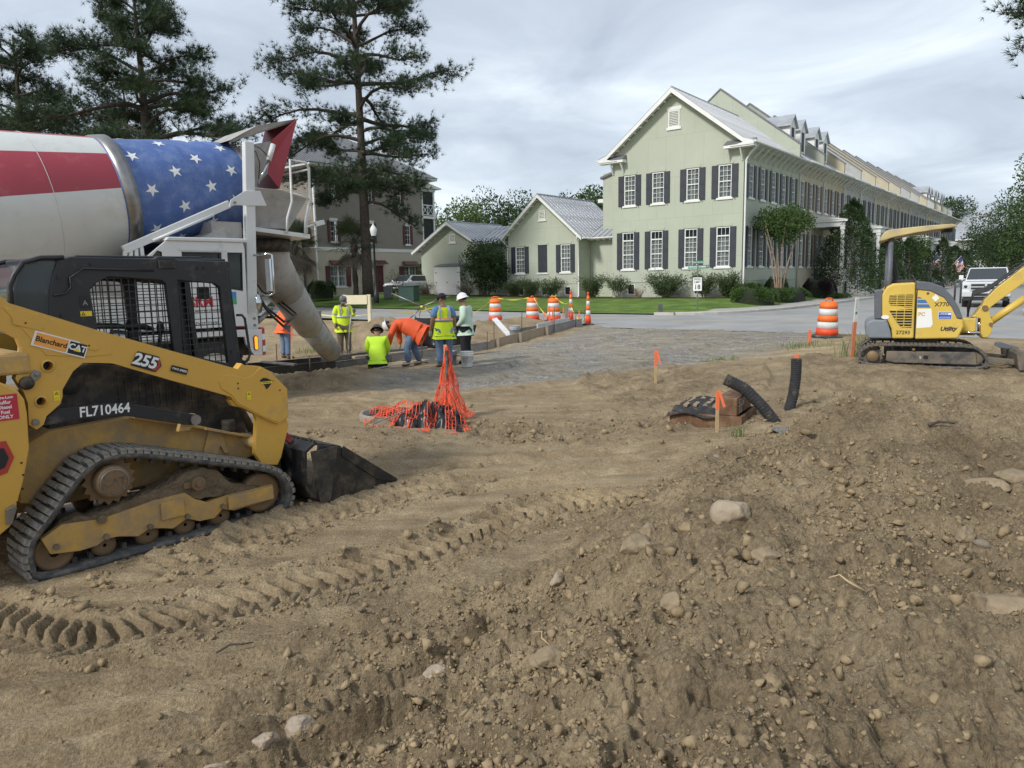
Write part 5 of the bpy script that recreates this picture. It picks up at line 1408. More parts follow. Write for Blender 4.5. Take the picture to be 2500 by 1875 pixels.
def hedge(name,label,base,rx,ry,h,seed,m,n=5000,leaf=0.07,rz=0.0,box=0.35,group=None):
 """clipped hedge: rounded block whose surface is small leaves over a twiggy core"""
 rng=np.random.default_rng(seed)
 t=thing(name,label,'hedge',base,rz,group)
 d=rng.normal(0,1,(n,3)); d/=np.linalg.norm(d,axis=1)[:,None]; d[:,2]=np.abs(d[:,2])
 q=np.sign(d)*np.abs(d)**box; q/=np.maximum(np.abs(q).max(1),1e-6)[:,None]**.55
 q=q/np.maximum(1,np.linalg.norm(q,axis=1)/1.18)[:,None]
 wob=1+.05*np.sin(q[:,:1]*7+seed)+.04*np.sin(q[:,1:2]*9)
 P=q*np.array([rx,ry,h])*wob*(1-.10*rng.random((n,1)))
 ob('crown',scatter_mesh('crown',LEAF_V,LEAF_F,P,leaf*rng.uniform(.7,1.3,n),rots_to(d+rng.normal(0,.6,(n,3)),rng),m),t)['kind'] = 'stuff'
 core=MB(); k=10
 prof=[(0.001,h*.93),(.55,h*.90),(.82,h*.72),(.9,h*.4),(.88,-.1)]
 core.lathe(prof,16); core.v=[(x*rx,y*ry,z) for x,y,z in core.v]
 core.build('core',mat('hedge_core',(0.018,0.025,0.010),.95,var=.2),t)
 return t
def palm(name,label,base,H,seed,crown=2.1,dead=10,live=26,lean=0.0):
 rng=np.random.default_rng(seed)
 t=thing(name,label,'palm',base,0,'palms in front of the boarded house')
 mb=MB(); pts=[(lean*(k/9)**2,0.06*math.sin(k),H*k/9) for k in range(10)]
 mb.tube(pts,[.2*(1+.12*math.sin(k*2.6))*(.9 if k<8 else 1.1) for k in range(10)],10); mb.build('trunk',M_BARK,t,fix=False)
 bt=MB()
 for k in range(26):
  a=k*2.4; z=H-.05-(k%9)*.13; bt.beam((lean+.14*math.cos(a),.14*math.sin(a),z-.2),(lean+.34*math.cos(a),.34*math.sin(a),z+.1),.07,.03)
 bt.build('boot',M_BARK2,t)
 top=np.array(pts[-1])
 for part,cnt,m in (('frond',live,M_PALM),('dead_frond',dead,M_PALMD)):
  V,F_=[],[]; pet=MB()
  for k in range(cnt):
   az=k*2.399+rng.uniform(-.3,.3)
   el=rng.uniform(-.35,1.35) if part== 'frond' else rng.uniform(-1.25,-.75)
   d=np.array([math.cos(az)*math.cos(el),math.sin(az)*math.cos(el),math.sin(el)]); pl=crown*rng.uniform(.42,.58)
   hub=top+d*pl-np.array([0,0,.10*pl]); pet.tube([tuple(top),tuple(top+d*pl*.5+np.array([0,0,.04])),tuple(hub)],[.025,.02,.014],4,caps=False)
   side=np.cross(d,[0,0,1]); side/=np.linalg.norm(side)+1e-9; upv=np.cross(side,d)
   for j in range(26):
    a=(j-12.5)/12.5*2.05; L_=crown*.52*(1-.25*(abs(a)/2.05)**2)*rng.uniform(.85,1.1)
    fd=d*math.cos(a)+side*math.sin(a)+upv*(.10+.16*math.cos(a*2)); tip=hub+fd*L_-np.array([0,0,1])*(.22 if part== 'frond' else .35)*L_*rng.uniform(.5,1.3)
    mid=hub+fd*L_*.55; w_=np.cross(fd,upv); w_/=np.linalg.norm(w_)+1e-9
    o=len(V); V+=[hub,mid+w_*.026,tip,mid-w_*.026]; F_.append((o,o+1,o+2,o+3))
  o=ob(part,np_mesh(part,np.array(V),np.array(F_),m),t); o['kind'] = 'stuff'
  pet.build('petiole',m,t,fix=False)['kind'] = 'stuff'
 return t
# ---- pines
pine('pine_tree','tall dark pine rising out of the picture beside the black street lamp',(-9.5,50,0.95),25.0,0.36,0.25,6.2,11,nb=54,lean=(-0.02,0),dens=1.35,low_taper=.62)
pine('pine_tree','broad rounded pine standing behind the blue starred mixer drum',(-19.9,42,0.2),17.6,0.42,0.34,5.3,5,nb=46,lean=(-0.01,0),dens=1.4,top_round=.45,low_taper=.85)
pine('pine_tree','pine with a lower crown at the far left, behind the white part of the drum',(-29.3,46,0.3),16.6,0.36,0.30,5.2,23,nb=40,dens=1.35,top_round=.4,low_taper=.85)
pine('pine_tree','dark pine filling the gap between the two left pines',(-25.0,50,0.3),14.6,0.30,0.22,4.6,31,nb=32,dens=1.15,low_taper=.9)
pine('pine_tree','small pine at the left picture edge, behind the other pines',(-35.5,51,0.3),13.2,0.28,0.2,4.2,37,nb=22,dens=1.1,low_taper=.9)
pine('pine_tree','pine whose drooping needle branches enter the picture at the top right corner',(25.8,29,0.3),19.0,0.30,0.50,7.8,43,nb=30,dens=1.3,tuft=.36,low_taper=.9)
# ---- background wood, tree by tree
BGT=[(-10.5,92,11.0,4.6,M_LEAF_L,'pale green leafy tree just right of the boarded house porch'),(-5.6,88,10.6,4.4,M_LEAF_L,'yellowish green tree above the garden store roof'),(-1.2,96,12.6,5.0,M_LEAF_D,'dark green tree with the highest top behind the garden store'),
  (2.6,90,11.2,4.4,M_LEAF_D,'dark green tree left of the gabled wing peak'),(6.4,92,11.8,4.4,M_LEAF_M,'mid green tree behind the ridge of the gabled wing'),(10.2,88,13.4,4.2,M_LEAF_M,'leafy tree against the left wall of the tall green house'),
  (-15.5,95,11.5,4.8,M_LEAF_M,'green tree hidden behind the boarded house'),(-34,64,9.5,4.5,M_LEAF_M,'round green tree low behind the mixer drum'),(-27,66,9.0,4.5,M_LEAF_D,'dark tree low behind the mixer hopper'),(-42,60,9.5,5.0,M_LEAF_D,'dark tree at the left edge behind the mixer drum'),(-22,70,8.5,4.2,M_LEAF_M,'green tree behind the mixer chute')]
for _k,(x,y,H,r,m,lb) in enumerate(BGT):
 broadleaf('leafy_tree',lb,(x,y,.5),H,(0,0,H*.6,r,r,H*.42),100+_k,6500,.34,m,.22,30,group='trees behind the houses')
# ---- right side: live oaks closing the street
for _k,(e,s,H,r,m,lb) in enumerate([(9.3,58,10.6,5.2,M_LEAF_D,'dark spreading live oak above the pickup truck'),(13.2,44,13.0,4.6,M_LEAF_M,'live oak cut by the right picture edge'),(5.2,82,8.5,4.6,M_LEAF_D,'oak in front of the closing house')]):
 p=W(e,s,.3); broadleaf('oak_tree',lb,p,H,(0,0,H*.55,r,r,H*.46),200+_k,12000,.26,m,.3,44,group='oaks at the end of the side street')
_p=W(6,126,.6); broadleaf('leafy_tree','dark green tree rising behind the far end of the terrace',_p,15.5,(0,0,10,5,5,5.2),221,7000,.4,M_LEAF_D,.25,30,group='trees behind the houses')
_p=W(-4,118,.6); broadleaf('leafy_tree','tree crown peeping over the last terrace roofs',_p,16,(0,0,11,4.5,4.5,4.6),222,6000,.4,M_LEAF_D,.25,26,group='trees behind the houses')
_p=W(-15,128,.6); broadleaf('leafy_tree','tree far behind the terrace row',_p,15,(0,0,10,4.5,4.5,4.6),223,5000,.4,M_LEAF_D,.25,24,group='trees behind the houses')
def conical(name,label,base,H,r,seed,m=None,n=7000,leaf=.15,group='evergreens along the terrace'):
 rng=np.random.default_rng(seed)
 t=thing(name,label,'tree',base,0,group)
 mb=MB(); mb.tube([(0,0,-.1),(.03,0,H*.5),(0,0,H*.93)],[.10,.06,.02],7)
 P,D=[],[]
 for k in range(60):
  u=((k+rng.random())/60)**1.15; z=H*(.08+.88*u); rr=1.35*r*(1-u)**.7*rng.uniform(.72,1.08)*min(1,.55+u*5)
  a=k*2.399; c=np.array([math.cos(a)*rr*.66,math.sin(a)*rr*.66,z])
  mb.tube([(0,0,z-.25*rr),tuple(c)],[.03,.01],4,caps=False)
  nn=n//60; d=rng.normal(0,1,(nn,3)); d/=np.linalg.norm(d,axis=1)[:,None]
  P.append(c+d*np.array([.42,.42,.38])*(.35+.55*rr)*(.4+.6*rng.random((nn,1)))); D.append(d+rng.normal(0,.6,(nn,3))+np.array([math.cos(a),math.sin(a),.8]))
 mb.build('trunk',M_BARK2,t,fix=False)
 ob('crown',scatter_mesh('crown',LEAF_V,LEAF_F,np.concatenate(P),leaf*rng.uniform(.6,1.25,len(P)*(n//60)),rots_to(np.concatenate(D),rng),m or M_LEAF_D),t)['kind'] = 'stuff'
 return t
for _k,(e,s,H,r,lb) in enumerate([(2.6,14.6,7.0,2.7,'largest dark evergreen cone tree in front of the terrace, nearest the crape myrtle'),(2.8,26.0,4.9,1.7,'narrow evergreen just left of the excavator canopy post'),(2.9,34.5,4.9,2.1,'evergreen seen right of the canopy post'),
          (3.0,43.0,4.2,2.0,'bushy evergreen below the middle of the excavator canopy'),(3.0,54,5.6,2.0,'pointed evergreen beside the first flag'),(3.0,64,5.0,2.2,'evergreen left of the pickup truck roof'),(3.0,74,4.6,2.2,'evergreen behind the pickup truck')]):
 conical('evergreen_tree',lb,W(e,s,.34),H,r,300+_k,n=14000 if _k==0 else 6500)
broadleaf('crape_myrtle','many stemmed crape myrtle with tan bark at the corner of the green house',W(1.7,1.7,.6),5.6,(0.1,.2,4.35,1.75,1.6,1.35),330,7500,.14,M_LEAF_M,.16,40,stems=6,bark=M_MYRTLE,shell=.35)
broadleaf('round_tree','small round leafy tree under the right end of the excavator canopy',W(2.7,37.5,.4),5.0,(0,0,3.8,1.7,1.7,1.3),331,4500,.17,M_LEAF_M,.1,22)
# ---- palms
palm('cabbage_palm','fan palm with a bare trunk left of the tall pine',(-10.6,50.8,0.95),3.75,7,crown=2.25)
palm('cabbage_palm','fan palm with grey hanging dead fronds behind the mixer platform',(-14.3,49.6,0.95),3.7,9,crown=2.2,dead=22,live=20)
# ---- foundation planting
FB=[(-9.5,.84,1.40,'leafy oleander at the inner corner right of the gabled wing downspout',M_OLEANDER,2600,0),(-7.65,.80,1.30,'open stemmed oleander below the left windows of the tall house',M_OLEANDER,1500,.34),(-4.35,1.20,1.46,'widest oleander, below the second window of the tall house',M_OLEANDER,4200,0),
  (-1.85,.72,1.45,'oleander directly behind the speed limit post',M_OLEANDER,2400,.1),(-.4,.82,1.42,'oleander at the street corner of the tall house',M_OLEANDER,3000,0)]
for _k,(e,rx,h,lb,m,n,gp) in enumerate(FB):
 s_=-1.1; shrub('oleander_bush',lb,W(e,s_,float(z_lawn(e,-s_))-.02),rx,rx*.8,h,400+_k,m,n,.19,gap=gp,group='oleanders in front of the green house')
shrub('dry_bush','small dried brown bush between two oleanders',W(-6.2,-1.0,.66),.5,.45,.65,410,M_DRYLEAF,420,.10,bark=M_MYRTLE)
for _k,(e,rx,h,lb) in enumerate([(-16.5,.88,1.25,'leftmost of the three oleanders under the gabled wing'),(-15.0,.85,1.28,'middle one of the three oleanders under the gabled wing'),(-13.2,.92,1.28,'rightmost of the three oleanders under the gabled wing')]):
 shrub('oleander_bush',lb,W(e,-.45,.66),rx,rx*.75,h,420+_k,M_OLEANDER,3000,.17,gap=.05*_k,group='oleanders in front of the gabled wing')
broadleaf('large_shrub','tall dark shrub growing between the garden store and the gabled wing',W(-19.0,-.6,.68),4.4,(0,0,2.25,1.9,1.6,2.05),430,9500,.15,M_LEAF_D,.10,42,cat='shrub',stems=5)
shrub('brown_bush','brown twiggy bush left of the white store doors',W(-25.5,-.5,.72),.95,.8,1.15,431,M_BROWNT,1600,.13,bark=M_BROWNT)
shrub('brown_bush','brown twiggy bush right of the white store doors',W(-20.3,-1.3,.72),.8,.7,1.0,432,M_BROWNT,1200,.13,bark=M_BROWNT)
hedge('clipped_hedge','rounded clipped hedge nearest the street corner of the tall house',W(2.0,-3.3,.42),1.15,1.0,.88,440,M_HEDGE,6500,rz=STREET_RZ)
hedge('clipped_hedge','long low clipped hedge running along the pavement',W(2.25,1.6,.44),.75,2.9,.78,441,M_HEDGE,8000,rz=STREET_RZ)
hedge('clipped_hedge','flattened mound hedge behind the rounded corner hedge',W(.75,-.9,.62),.7,1.2,.95,442,M_HEDGE,5000,rz=STREET_RZ)
hedge('clipped_hedge','ball shaped dark hedge at the crape myrtle foot',W(.9,3.6,.66),.62,.8,1.15,443,M_LEAF_D,4500,rz=STREET_RZ)
hedge('purple_bush','dark purple bush at the left of the large evergreen',W(2.1,8.6,.4),1.0,1.5,1.25,444,M_PURPLE,6500,.08,rz=STREET_RZ)
hedge('ground_cover','low green ground cover beside the kerb under the evergreen',W(3.0,9.2,.34),.7,2.2,.32,445,M_HEDGE,3500,rz=STREET_RZ)
hedge('clipped_hedge','dark clipped hedge under the arched window of the boarded house',(-14.2,55.8,.95),1.0,.8,1.25,446,M_LEAF_D,3500,.1,rz=R(52))
shrub('twiggy_bush','pale twiggy bush between palm trunk and pine trunk',(-10.0,53.4,.95),.9,.8,1.7,447,M_BROWNT,700,.14,bark=M_BROWNT)
shrub('twiggy_bush','pale twiggy bush right of the lamp post',(-8.2,55.0,.95),1.0,.9,1.8,448,M_BROWNT,900,.14,bark=M_BROWNT)
broadleaf('leafy_shrub','green shrub in front of the right stucco window of the boarded house',(-6.9,61.5,1.0),3.0,(0,0,1.7,1.0,1.0,1.2),449,2500,.18,M_LEAF_D,.06,16,cat='shrub',stems=3)
sheet('mulch_bed',M_MULCH,-27.2,.6,-1.9,.8,lambda e,q:z_lawn(e,q)+.012,1.0,.45)
# ---- grass of the lawn edge and weeds on the site
def grass(name,P,h,m,seed,wd=.012,parent=None,label=None):
 rng=np.random.default_rng(seed)
 tv=np.array([[-.5*wd/.1,0,0],[.5*wd/.1,0,0],[0.0,.25,1.0]])*np.array([.1,1,1]); tf=np.array([[0,1,2]])
 D=np.stack([rng.normal(0,.35,len(P)),rng.normal(0,.35,len(P)),np.ones(len(P))],-1)
 me=scatter_mesh(name,tv,tf,P,h*rng.uniform(.5,1.3,len(P)),rots_to(D,rng),m)
 return ob(name,me,parent)
rng0=np.random.default_rng(77)
n_=70000
ee=rng0.uniform(-42,3.6,n_); ss=-11.75+11.5*rng0.random(n_)**1.25
ok=ee<np.interp(ss,[k[1] for k in KERB],[k[0] for k in KERB])-.35-1.9*sstep(-11.6,-7.5,ss)
ee,ss=ee[ok],ss[ok]
P=np.stack([CX+.7892*ee+.6142*ss,CY-.6142*ee+.7892*ss,z_lawn(np.minimum(ee,.4),-ss)],-1)
tag(grass('grass',P,.085,leaf_mat('lawn_grass',(0.085,0.150,0.030),(0.185,0.270,0.070),tr=.3,scale=1.0),78,wd=.03),'mown green grass of the lawn in front of the green house','grass',kind='stuff')
def weeds(label,x,y,rx,ry,n,h,seed,name='weed_clump'):
 rng=np.random.default_rng(seed)
 q=rng.normal(0,.5,(n,2))*np.array([rx,ry])+np.array([x,y])
 Pz=ground(q[:,0].copy(),q[:,1].copy())
 V,F_=[],[]
 for k in range(n):
  a=rng.uniform(0,6.28); L_=h*rng.uniform(.5,1.2); b=np.array([q[k,0],q[k,1],Pz[k]-.02]); d=np.array([math.cos(a),math.sin(a),0]); w_=np.array([-d[1],d[0],0])*.0055
  bend=rng.uniform(.3,1.0)
  p1=b+d*L_*.25*bend+np.array([0,0,L_*.55]); p2=b+d*L_*.9*bend+np.array([0,0,L_*(1-.45*bend)])
  o=len(V); V+=[b-w_,b+w_,p1+w_*.8,p1-w_*.8,p2,p2]; F_+=[(o,o+1,o+2,o+3),(o+3,o+2,o+4,o+5)]
 me=np_mesh(name,np.array(V) ,np.array(F_),M_GRASS)
 return tag(ob(name,me),label,'weeds',kind='stuff')
weeds('tall weeds behind the excavator counterweight',7.0,14.6,.5,.4,130,.7,1)
weeds('tall weeds behind the excavator boom foot',10.4,13.6,.55,.4,110,.85,2)
weeds('tall weeds at the right picture edge behind the blade',11.3,13.2,.5,.35,110,.9,3)
weeds('short green weeds beside the gravel and barrel',7.3,18.4,.7,.5,160,.22,4)
weeds('small weed tuft in front of the catch basin stake',2.62,8.35,.10,.08,26,.22,5)
weeds('weed tuft on the soil right of the upright pipe',5.1,9.6,.22,.2,50,.28,6)
weeds('short weeds at the edge of the gravel ramp',4.9,17.0,.5,.3,90,.2,7)
weeds('grass patch beside the worker in orange at the left',-5.8,22.2,.8,.6,220,.3,8)
# ================================================================== compact track loader
M_CATY=mat('loader_yellow',(0.64,0.37,0.065),0.42,var=0.06,vs=2.5,dirt=(0.33,0.235,0.13),damt=0.32,ds=5,coat=0.15)
M_CATYD=mat('muddy_loader_yellow',(0.55,0.33,0.08),0.55,var=0.1,vs=4,bump=.15,bs=30,dirt=SOIL,damt=0.62,ds=6)
M_BLK=mat('satin_black_paint',(0.018,0.019,0.022),0.42,var=0.2,vs=4,dirt=(0.16,0.135,0.105),damt=0.3,ds=7)
M_BLKM=mat('muddy_black',(0.020,0.020,0.020),0.6,var=0.2,vs=4,dirt=(0.17,0.135,0.09),damt=0.5,ds=6)
M_RUB=mat('track_rubber',(0.062,0.062,0.062),0.75,var=0.25,vs=9,bump=.3,bs=50,dirt=(0.24,0.21,0.165),damt=0.5,ds=11)
M_TREAD=mat('dusty_tread',(0.215,0.20,0.175),0.9,var=0.25,vs=16,bump=.5,bs=60,dirt=(0.33,0.29,0.23),damt=0.45,ds=22)
M_STEELD=mat('worn_steel',(0.27,0.26,0.245),0.42,.8,var=0.2,vs=8,dirt=SOIL,damt=0.35,ds=9)
M_RUSTIDL=mat('rusty_idler',(0.25,0.165,0.09),0.6,.4,var=0.2,vs=7,bump=.2,bs=30,dirt=(0.20,0.14,0.085),damt=0.6,ds=7)
M_MUDPACK=mat('packed_mud',(0.165,0.125,0.082),0.95,var=0.3,vs=9,bump=1.0,bs=34,spec=.1)
M_CABGLASS=glass_mat('cab_glass',(0.10,0.13,0.14),0.55)
M_WHITE=mat('white_print',(0.80,0.80,0.78),0.5,var=0.03)
M_BLACKP=mat('black_print',(0.012,0.012,0.013),0.5,var=0)
M_ORANGEP=mat('orange_sticker',(0.85,0.36,0.06),0.45,var=0.04)
M_REDP=mat('red_sticker',(0.50,0.025,0.05),0.45,var=0.04)
M_YELP=mat('yellow_sticker',(0.80,0.62,0.03),0.45,var=0.04)
M_REDM=mat('red_paint',(0.42,0.03,0.035),0.5,var=0.1,dirt=SOIL,damt=.3)
M_SEAT=mat('black_vinyl',(0.02,0.02,0.021),0.6,var=.1)
M_CLIGHT=mat('hex_badge_red',(0.45,0.05,0.04),.35,var=.05)
def rail_track(root,y0,wd,loop,n_bar,m_rub,m_tread,bar_h,near,side=-1,thick=.036,patt=2):
 """rubber belt round the loop (x,z) and its tread bars; y0..y0+wd"""
 pts,tot=loop_smooth(loop,132)
 nn=len(pts); v=[]
 nrm=[]
 for i in range(nn):
  t=(pts[(i+1)%nn]-pts[i-1]); t.normalize(); nrm.append(Vector((-t.y,t.x)))
 area=sum(pts[i].x*pts[(i+1)%nn].y-pts[(i+1)%nn].x*pts[i].y for i in range(nn))
 sg=-1 if area>0 else 1                       # make normals point outwards
 for i in range(nn):
  o=pts[i]; q=pts[i]-nrm[i]*sg*thick
  v+=[(o.x,y0+.006,o.y),(o.x,y0+wd-.006,o.y),(q.x,y0+wd-.012,q.y),(q.x,y0+.012,q.y)]
 f=[]
 for i in range(nn):
  j=(i+1)%nn
  for k in range(4):f.append((i*4+k,i*4+(k+1)%4,j*4+(k+1)%4,j*4+k))
 mb=MB(); mb.add(v,f,smooth=True); belt=mb.build('track_belt',m_rub,root)
 lug=MB()                                         # guide lugs inside the belt
 P2,_=loop_smooth(loop,n_bar); k=len(P2)
 def frame(i):
  t=(P2[(i+1)%k]-P2[i-1]); t.normalize(); nn_=Vector((-t.y,t.x))*sg
  return P2[i],t,nn_
 for i in range(0,k,2):
  p,t,n_=frame(i); c=p-n_*(thick+.018)
  m=Matrix(((t.x,0,t.y),(0,1,0),(n_.x,0,n_.y))).transposed()
  lug.box((c.x,y0+wd*.4,c.y),(.03,.05,.045),m)
 o=lug.build('guide_lug',m_rub,root); o['kind'] = 'stuff'
 L_=tot/n_bar
 meshes=[]
 for q in range(2):
  b=MB(); w1,w2=(0.0,.60) if q==0 else (.40,1.0)
  s1,s2=(.66,.985) if q==0 else (.015,.34)
  b.box((0,(w1+w2)/2*wd,0),(L_*.80,(w2-w1)*wd-.006,bar_h),taper=(.86,.97)); b.box((L_*.12,(s1+s2)/2*wd,0),(L_*.74,(s2-s1)*wd,bar_h),taper=(.86,.95))
  meshes.append(b.mesh('tread_bar',m_tread))
 if near:
  for i in range(k):
   p,t,n_=frame(i); c=p+n_*bar_h*.45
   o=ob('tread_bar',meshes[i%2],belt); m=Matrix(((t.x,0,t.y),(0,1,0),(n_.x,0,n_.y))).transposed().to_4x4(); m.translation=(c.x,y0,c.y)
   o.matrix_local=m
 else:
  j=MB()
  for i in range(k):
   p,t,n_=frame(i); c=p+n_*bar_h*.45; m=Matrix(((t.x,0,t.y),(0,1,0),(n_.x,0,n_.y))).transposed()
   j.box((c.x,y0+wd/2,c.y),(L_*.6,wd*.97,bar_h),m)
  j.build('tread_bar',m_tread,belt)['kind'] = 'stuff'
 return belt
def decal(parent,x,z,w,h,y,m,rot=0.0,name='sticker',t=.0025):
 b=MB(); b.box((0,0,0),(w,t,h)); return b.build(name,m,parent,loc=(x,y,z),rot=(0,-rot,0))
def ltext(parent,s,size,m,x,z,y,rot=0.0,**kw):
 ax=Vector((math.cos(rot),0,math.sin(rot))); return text_on(s,size,m,parent,(x,y,z),ax,(-math.sin(rot),0,math.cos(rot)),**kw)
def track_loader():
 # local x = heading, y = to the machine's left (0 = outer edge of the near track), z up
 T=thing('track_loader','yellow compact track loader with black mesh cab and lowered bucket','loader',(-3.11,4.6,0.0),R(47.84))
 LOOP=[(0.02,.0),(-0.062,.115),(-0.04,.278),(.071,.411),(.231,.601),(.33,.695),(.488,.752),(.683,.735),(.993,.643),(1.347,.53),(1.641,.432),(1.79,.335),(1.862,.2),(1.83,.075),(1.70,.005),(1.2,.0),(.6,.0)]
 Wt,FAR=.38,1.32
 for y0,near in ((0.0,True),(FAR,False)):
  u=T
  rail_track(u,y0,Wt,LOOP,84,M_RUB,M_TREAD,.030,near)
  yo=y0+(.02 if near else .0); dy=1 if near else 1
  ys=y0+.03
  # drive sprocket
  s=MB(); teeth=[]
  for k in range(34):
   a=2*math.pi*k/34; r_=.178 if k%2 else .150; teeth.append((.49+r_*math.cos(a),.566+r_*math.sin(a)))
  plate(s,teeth,[circ(.49,.566,.06,12)],(0,.045,0),org=(0,ys+.06,0)); sp=s.build('sprocket',M_RUSTIDL,u)
  s=MB(); s.lathe([(.001,-.012),(.10,-.012),(.112,0),(.118,.03),(.118,.14),(.001,.14)],28,(.49,ys-.03,.566),(0,1,0)); s.build('final_drive_hub',M_RUSTIDL,sp,bevel=.004)
  s=MB()
  s.lathe([(.088,-.016),(.095,-.016),(.095,-.008),(.088,-.008)],28,(.49,ys-.03,.566),(0,1,0))
  for k in range(6):
   a=k*math.pi/3+.3; s.disc((.49+.074*math.cos(a),ys-.050,.566+.074*math.sin(a)),(0,1,0),.008,.02,6)
  s.build('hub_bolt',M_STEELD,sp)
  if near:ltext(sp,'CAT',.075,M_MUDPACK,.49,.566,ys-.0435,rot=.0,bold=.003)
  # idlers and rollers
  for (cx,cz,r_) in ((.105,.148,.122),(1.625,.212,.158)):
   s=MB(); s.lathe([(.03,0),(r_*.55,.012),(r_*.82,.004),(r_,.0),(r_,.10),(.03,.10)],30,(cx,ys+.05,cz),(0,1,0)); s.build('idler_wheel',M_RUSTIDL,u)
  for cx in (.42,.715,.99,1.27):
   s=MB(); s.lathe([(.012,0),(.05,.0),(.078,.004),(.082,.03),(.07,.05),(.07,.12),(.012,.12)],22,(cx,ys+.06,.108),(0,1,0)); s.build('track_roller',M_RUSTIDL,u)
  # track frame
  fr=MB(); plate(fr,[(.03,.27),(.075,.155),(.25,.128),(.36,.135),(.42,.165),(.50,.16),(.63,.125),(.715,.16),(.80,.14),(.88,.115),(.99,.165),(1.08,.12),(1.2,.115),(1.27,.17),(1.36,.135),(1.52,.14),(1.705,.15),(1.71,.268),(1.31,.268),(1.155,.25),(1.06,.30),(.99,.365),(.765,.36),(.41,.312),(.16,.338)],[],(0,.05,0),org=(0,ys+.015,0)); fo=fr.build('track_frame',M_CATYD,u,bevel=.006)
  b=MB(); b.b2((1.31,ys-.012,.155),(1.70,ys+.013,.262)); b.build('tension_cover',M_CATYD,fo,bevel=.006)
  b=MB(); b.b2((.80,ys-.004,.20),(.97,ys+.013,.33)); b.build('cover_plate',M_CATYD,fo,bevel=.005)
  for cx,cz in ((.42,.185),(.715,.178),(.99,.185),(1.27,.195),(.11,.20)):
   b=MB(); b.disc((cx,ys-.012,cz),(0,1,0),.02,.03,8); b.build('bolt',M_STEELD,fo)
  # mud packed on the frame
  md=MB(); prof=[(.08,.26),(.16,.345),(.28,.37),(.34,.34),(.44,.36),(.60,.40),(.74,.42),(.90,.46),(1.02,.52),(1.15,.53),(1.27,.47),(1.36,.36),(1.52,.30),(1.66,.265),(1.30,.262),(1.0,.30),(.75,.33),(.4,.30)]
  md.prism(prof,(0,.17,0),org=(0,ys+.03,0)); o=md.build('packed_mud',M_MUDPACK,fo)
  sub=o.modifiers.new('rem','REMESH'); sub.mode = 'VOXEL'; sub.voxel_size=.012
  dt=bpy.data.textures.new('mudtex','CLOUDS'); dt.noise_scale=.06; dp=o.modifiers.new('disp','DISPLACE'); dp.texture=dt; dp.strength=.03; dp.mid_level=.5; dp.texture_coords = 'LOCAL'
  b=MB(); b.b2((.98,ys+.0,.395),(1.10,ys+.06,.44)); b.disc((1.085,ys-.02,.42),(0,1,0),.055,.06,14); b.disc((1.085,ys-.035,.42),(0,1,0),.026,.02,8); b.build('adjuster_boss',M_RUSTIDL,fo,bevel=.005)
  b=MB(); b.disc((.40,ys-.01,.315),(0,1,0),.032,.05,10); b.build('bolt',M_MUDPACK,fo)
 # lower chassis
 c=MB(); c.prism([(.02,.45),(.05,.83),(.24,.92),(.775,.94),(1.325,.765),(1.79,.60),(1.77,.46),(1.5,.40),(.2,.38)],(0,.90,0),org=(0,.40,0)); ch=c.build('chassis',M_CATYD,T,bevel=.01)
 c=MB(); c.beam((1.30,.36,.775),(1.80,.36,.605),.13,.02); c.beam((.78,.37,.945),(1.32,.37,.772),.11,.02); c.prism([(1.36,.74),(1.30,.55),(1.42,.53),(1.45,.60),(1.48,.53),(1.52,.52),(1.47,.71)],(0,.03,0),org=(0,.375,0)); c.build('chassis_flange',M_CATYD,ch,bevel=.004)
 b=MB(); b.prism([(.26,.90),(.30,1.30),(.56,1.36),(1.72,1.16),(1.74,.64),(1.3,.74),(.78,.92)],(0,.74,0),org=(0,.48,0)); b.build('lower_body',M_BLKM,T,bevel=.01)
 b=MB(); b.lathe([(.001,-.006),(.088,-.006),(.096,0),(.096,.02)],24,(.42,.475,1.245),(0,1,0)); b.build('round_cover',M_BLKM,T)
 g=MB(); grille(g,[(.72,1.06),(.72,1.30),(1.45,1.05),(1.52,.86)],.473,.05,.05,.004); g.build('side_mesh',M_BLKM,T)
 # rear engine house at the picture edge
 h=MB(); plate(h,[(-.86,.42),(-.86,1.34),(-.12,1.345),(-.052,1.307),(-.002,1.265),(.027,1.206),(.034,1.113),(.024,.884),(-.03,.675),(-.085,.515),(-.125,.403),(-.20,.35),(-.7,.35)],[],(0,.05,0),org=(0,.05,0)); eh=h.build('engine_side_panel',M_CATY,T,bevel=.012)
 h=MB(); h.b2((-.92,.10,.40),(-.12,1.62,1.36)); h.b2((-.7,.12,1.36),(.1,1.58,1.50)); h.build('engine_house',M_CATYD,eh,bevel=.02)
 h=MB(); plate(h,[(-.86,.42),(-.86,1.34),(-.12,1.345),(.027,1.206),(.034,1.113),(-.03,.675),(-.2,.35)],[],(0,.05,0),org=(0,1.60,0)); h.build('engine_side_panel',M_CATY,T,bevel=.012)
 hx=[(-.20,.96),(-.10,.957),(-.066,.845),(-.112,.752),(-.20,.73),(-.24,.845)]
 h=MB(); h.prism(hx,(0,-.004,0),org=(0,.049,0)); h.build('hex_badge',M_CLIGHT,eh); h=MB(); h.prism([(-.145+(x+.145)*.62,.845+(z-.845)*.62) for x,z in hx],(0,-.003,0),org=(0,.0445,0)); h.build('hex_badge_grille',M_BLK,eh)
 sg=decal(T,-.085,1.168,.145,.165,.0485,M_REDP,name='fuel_sign')
 for k,s in enumerate(('Ultra-Low','Sulfur','Diesel','Fuel','ONLY')):text_on(s,.030 if k else .024,M_WHITE,sg,(-.0,-.0017,.064-k*.031),(1,0,0),(0,0,1),bold=.0008)
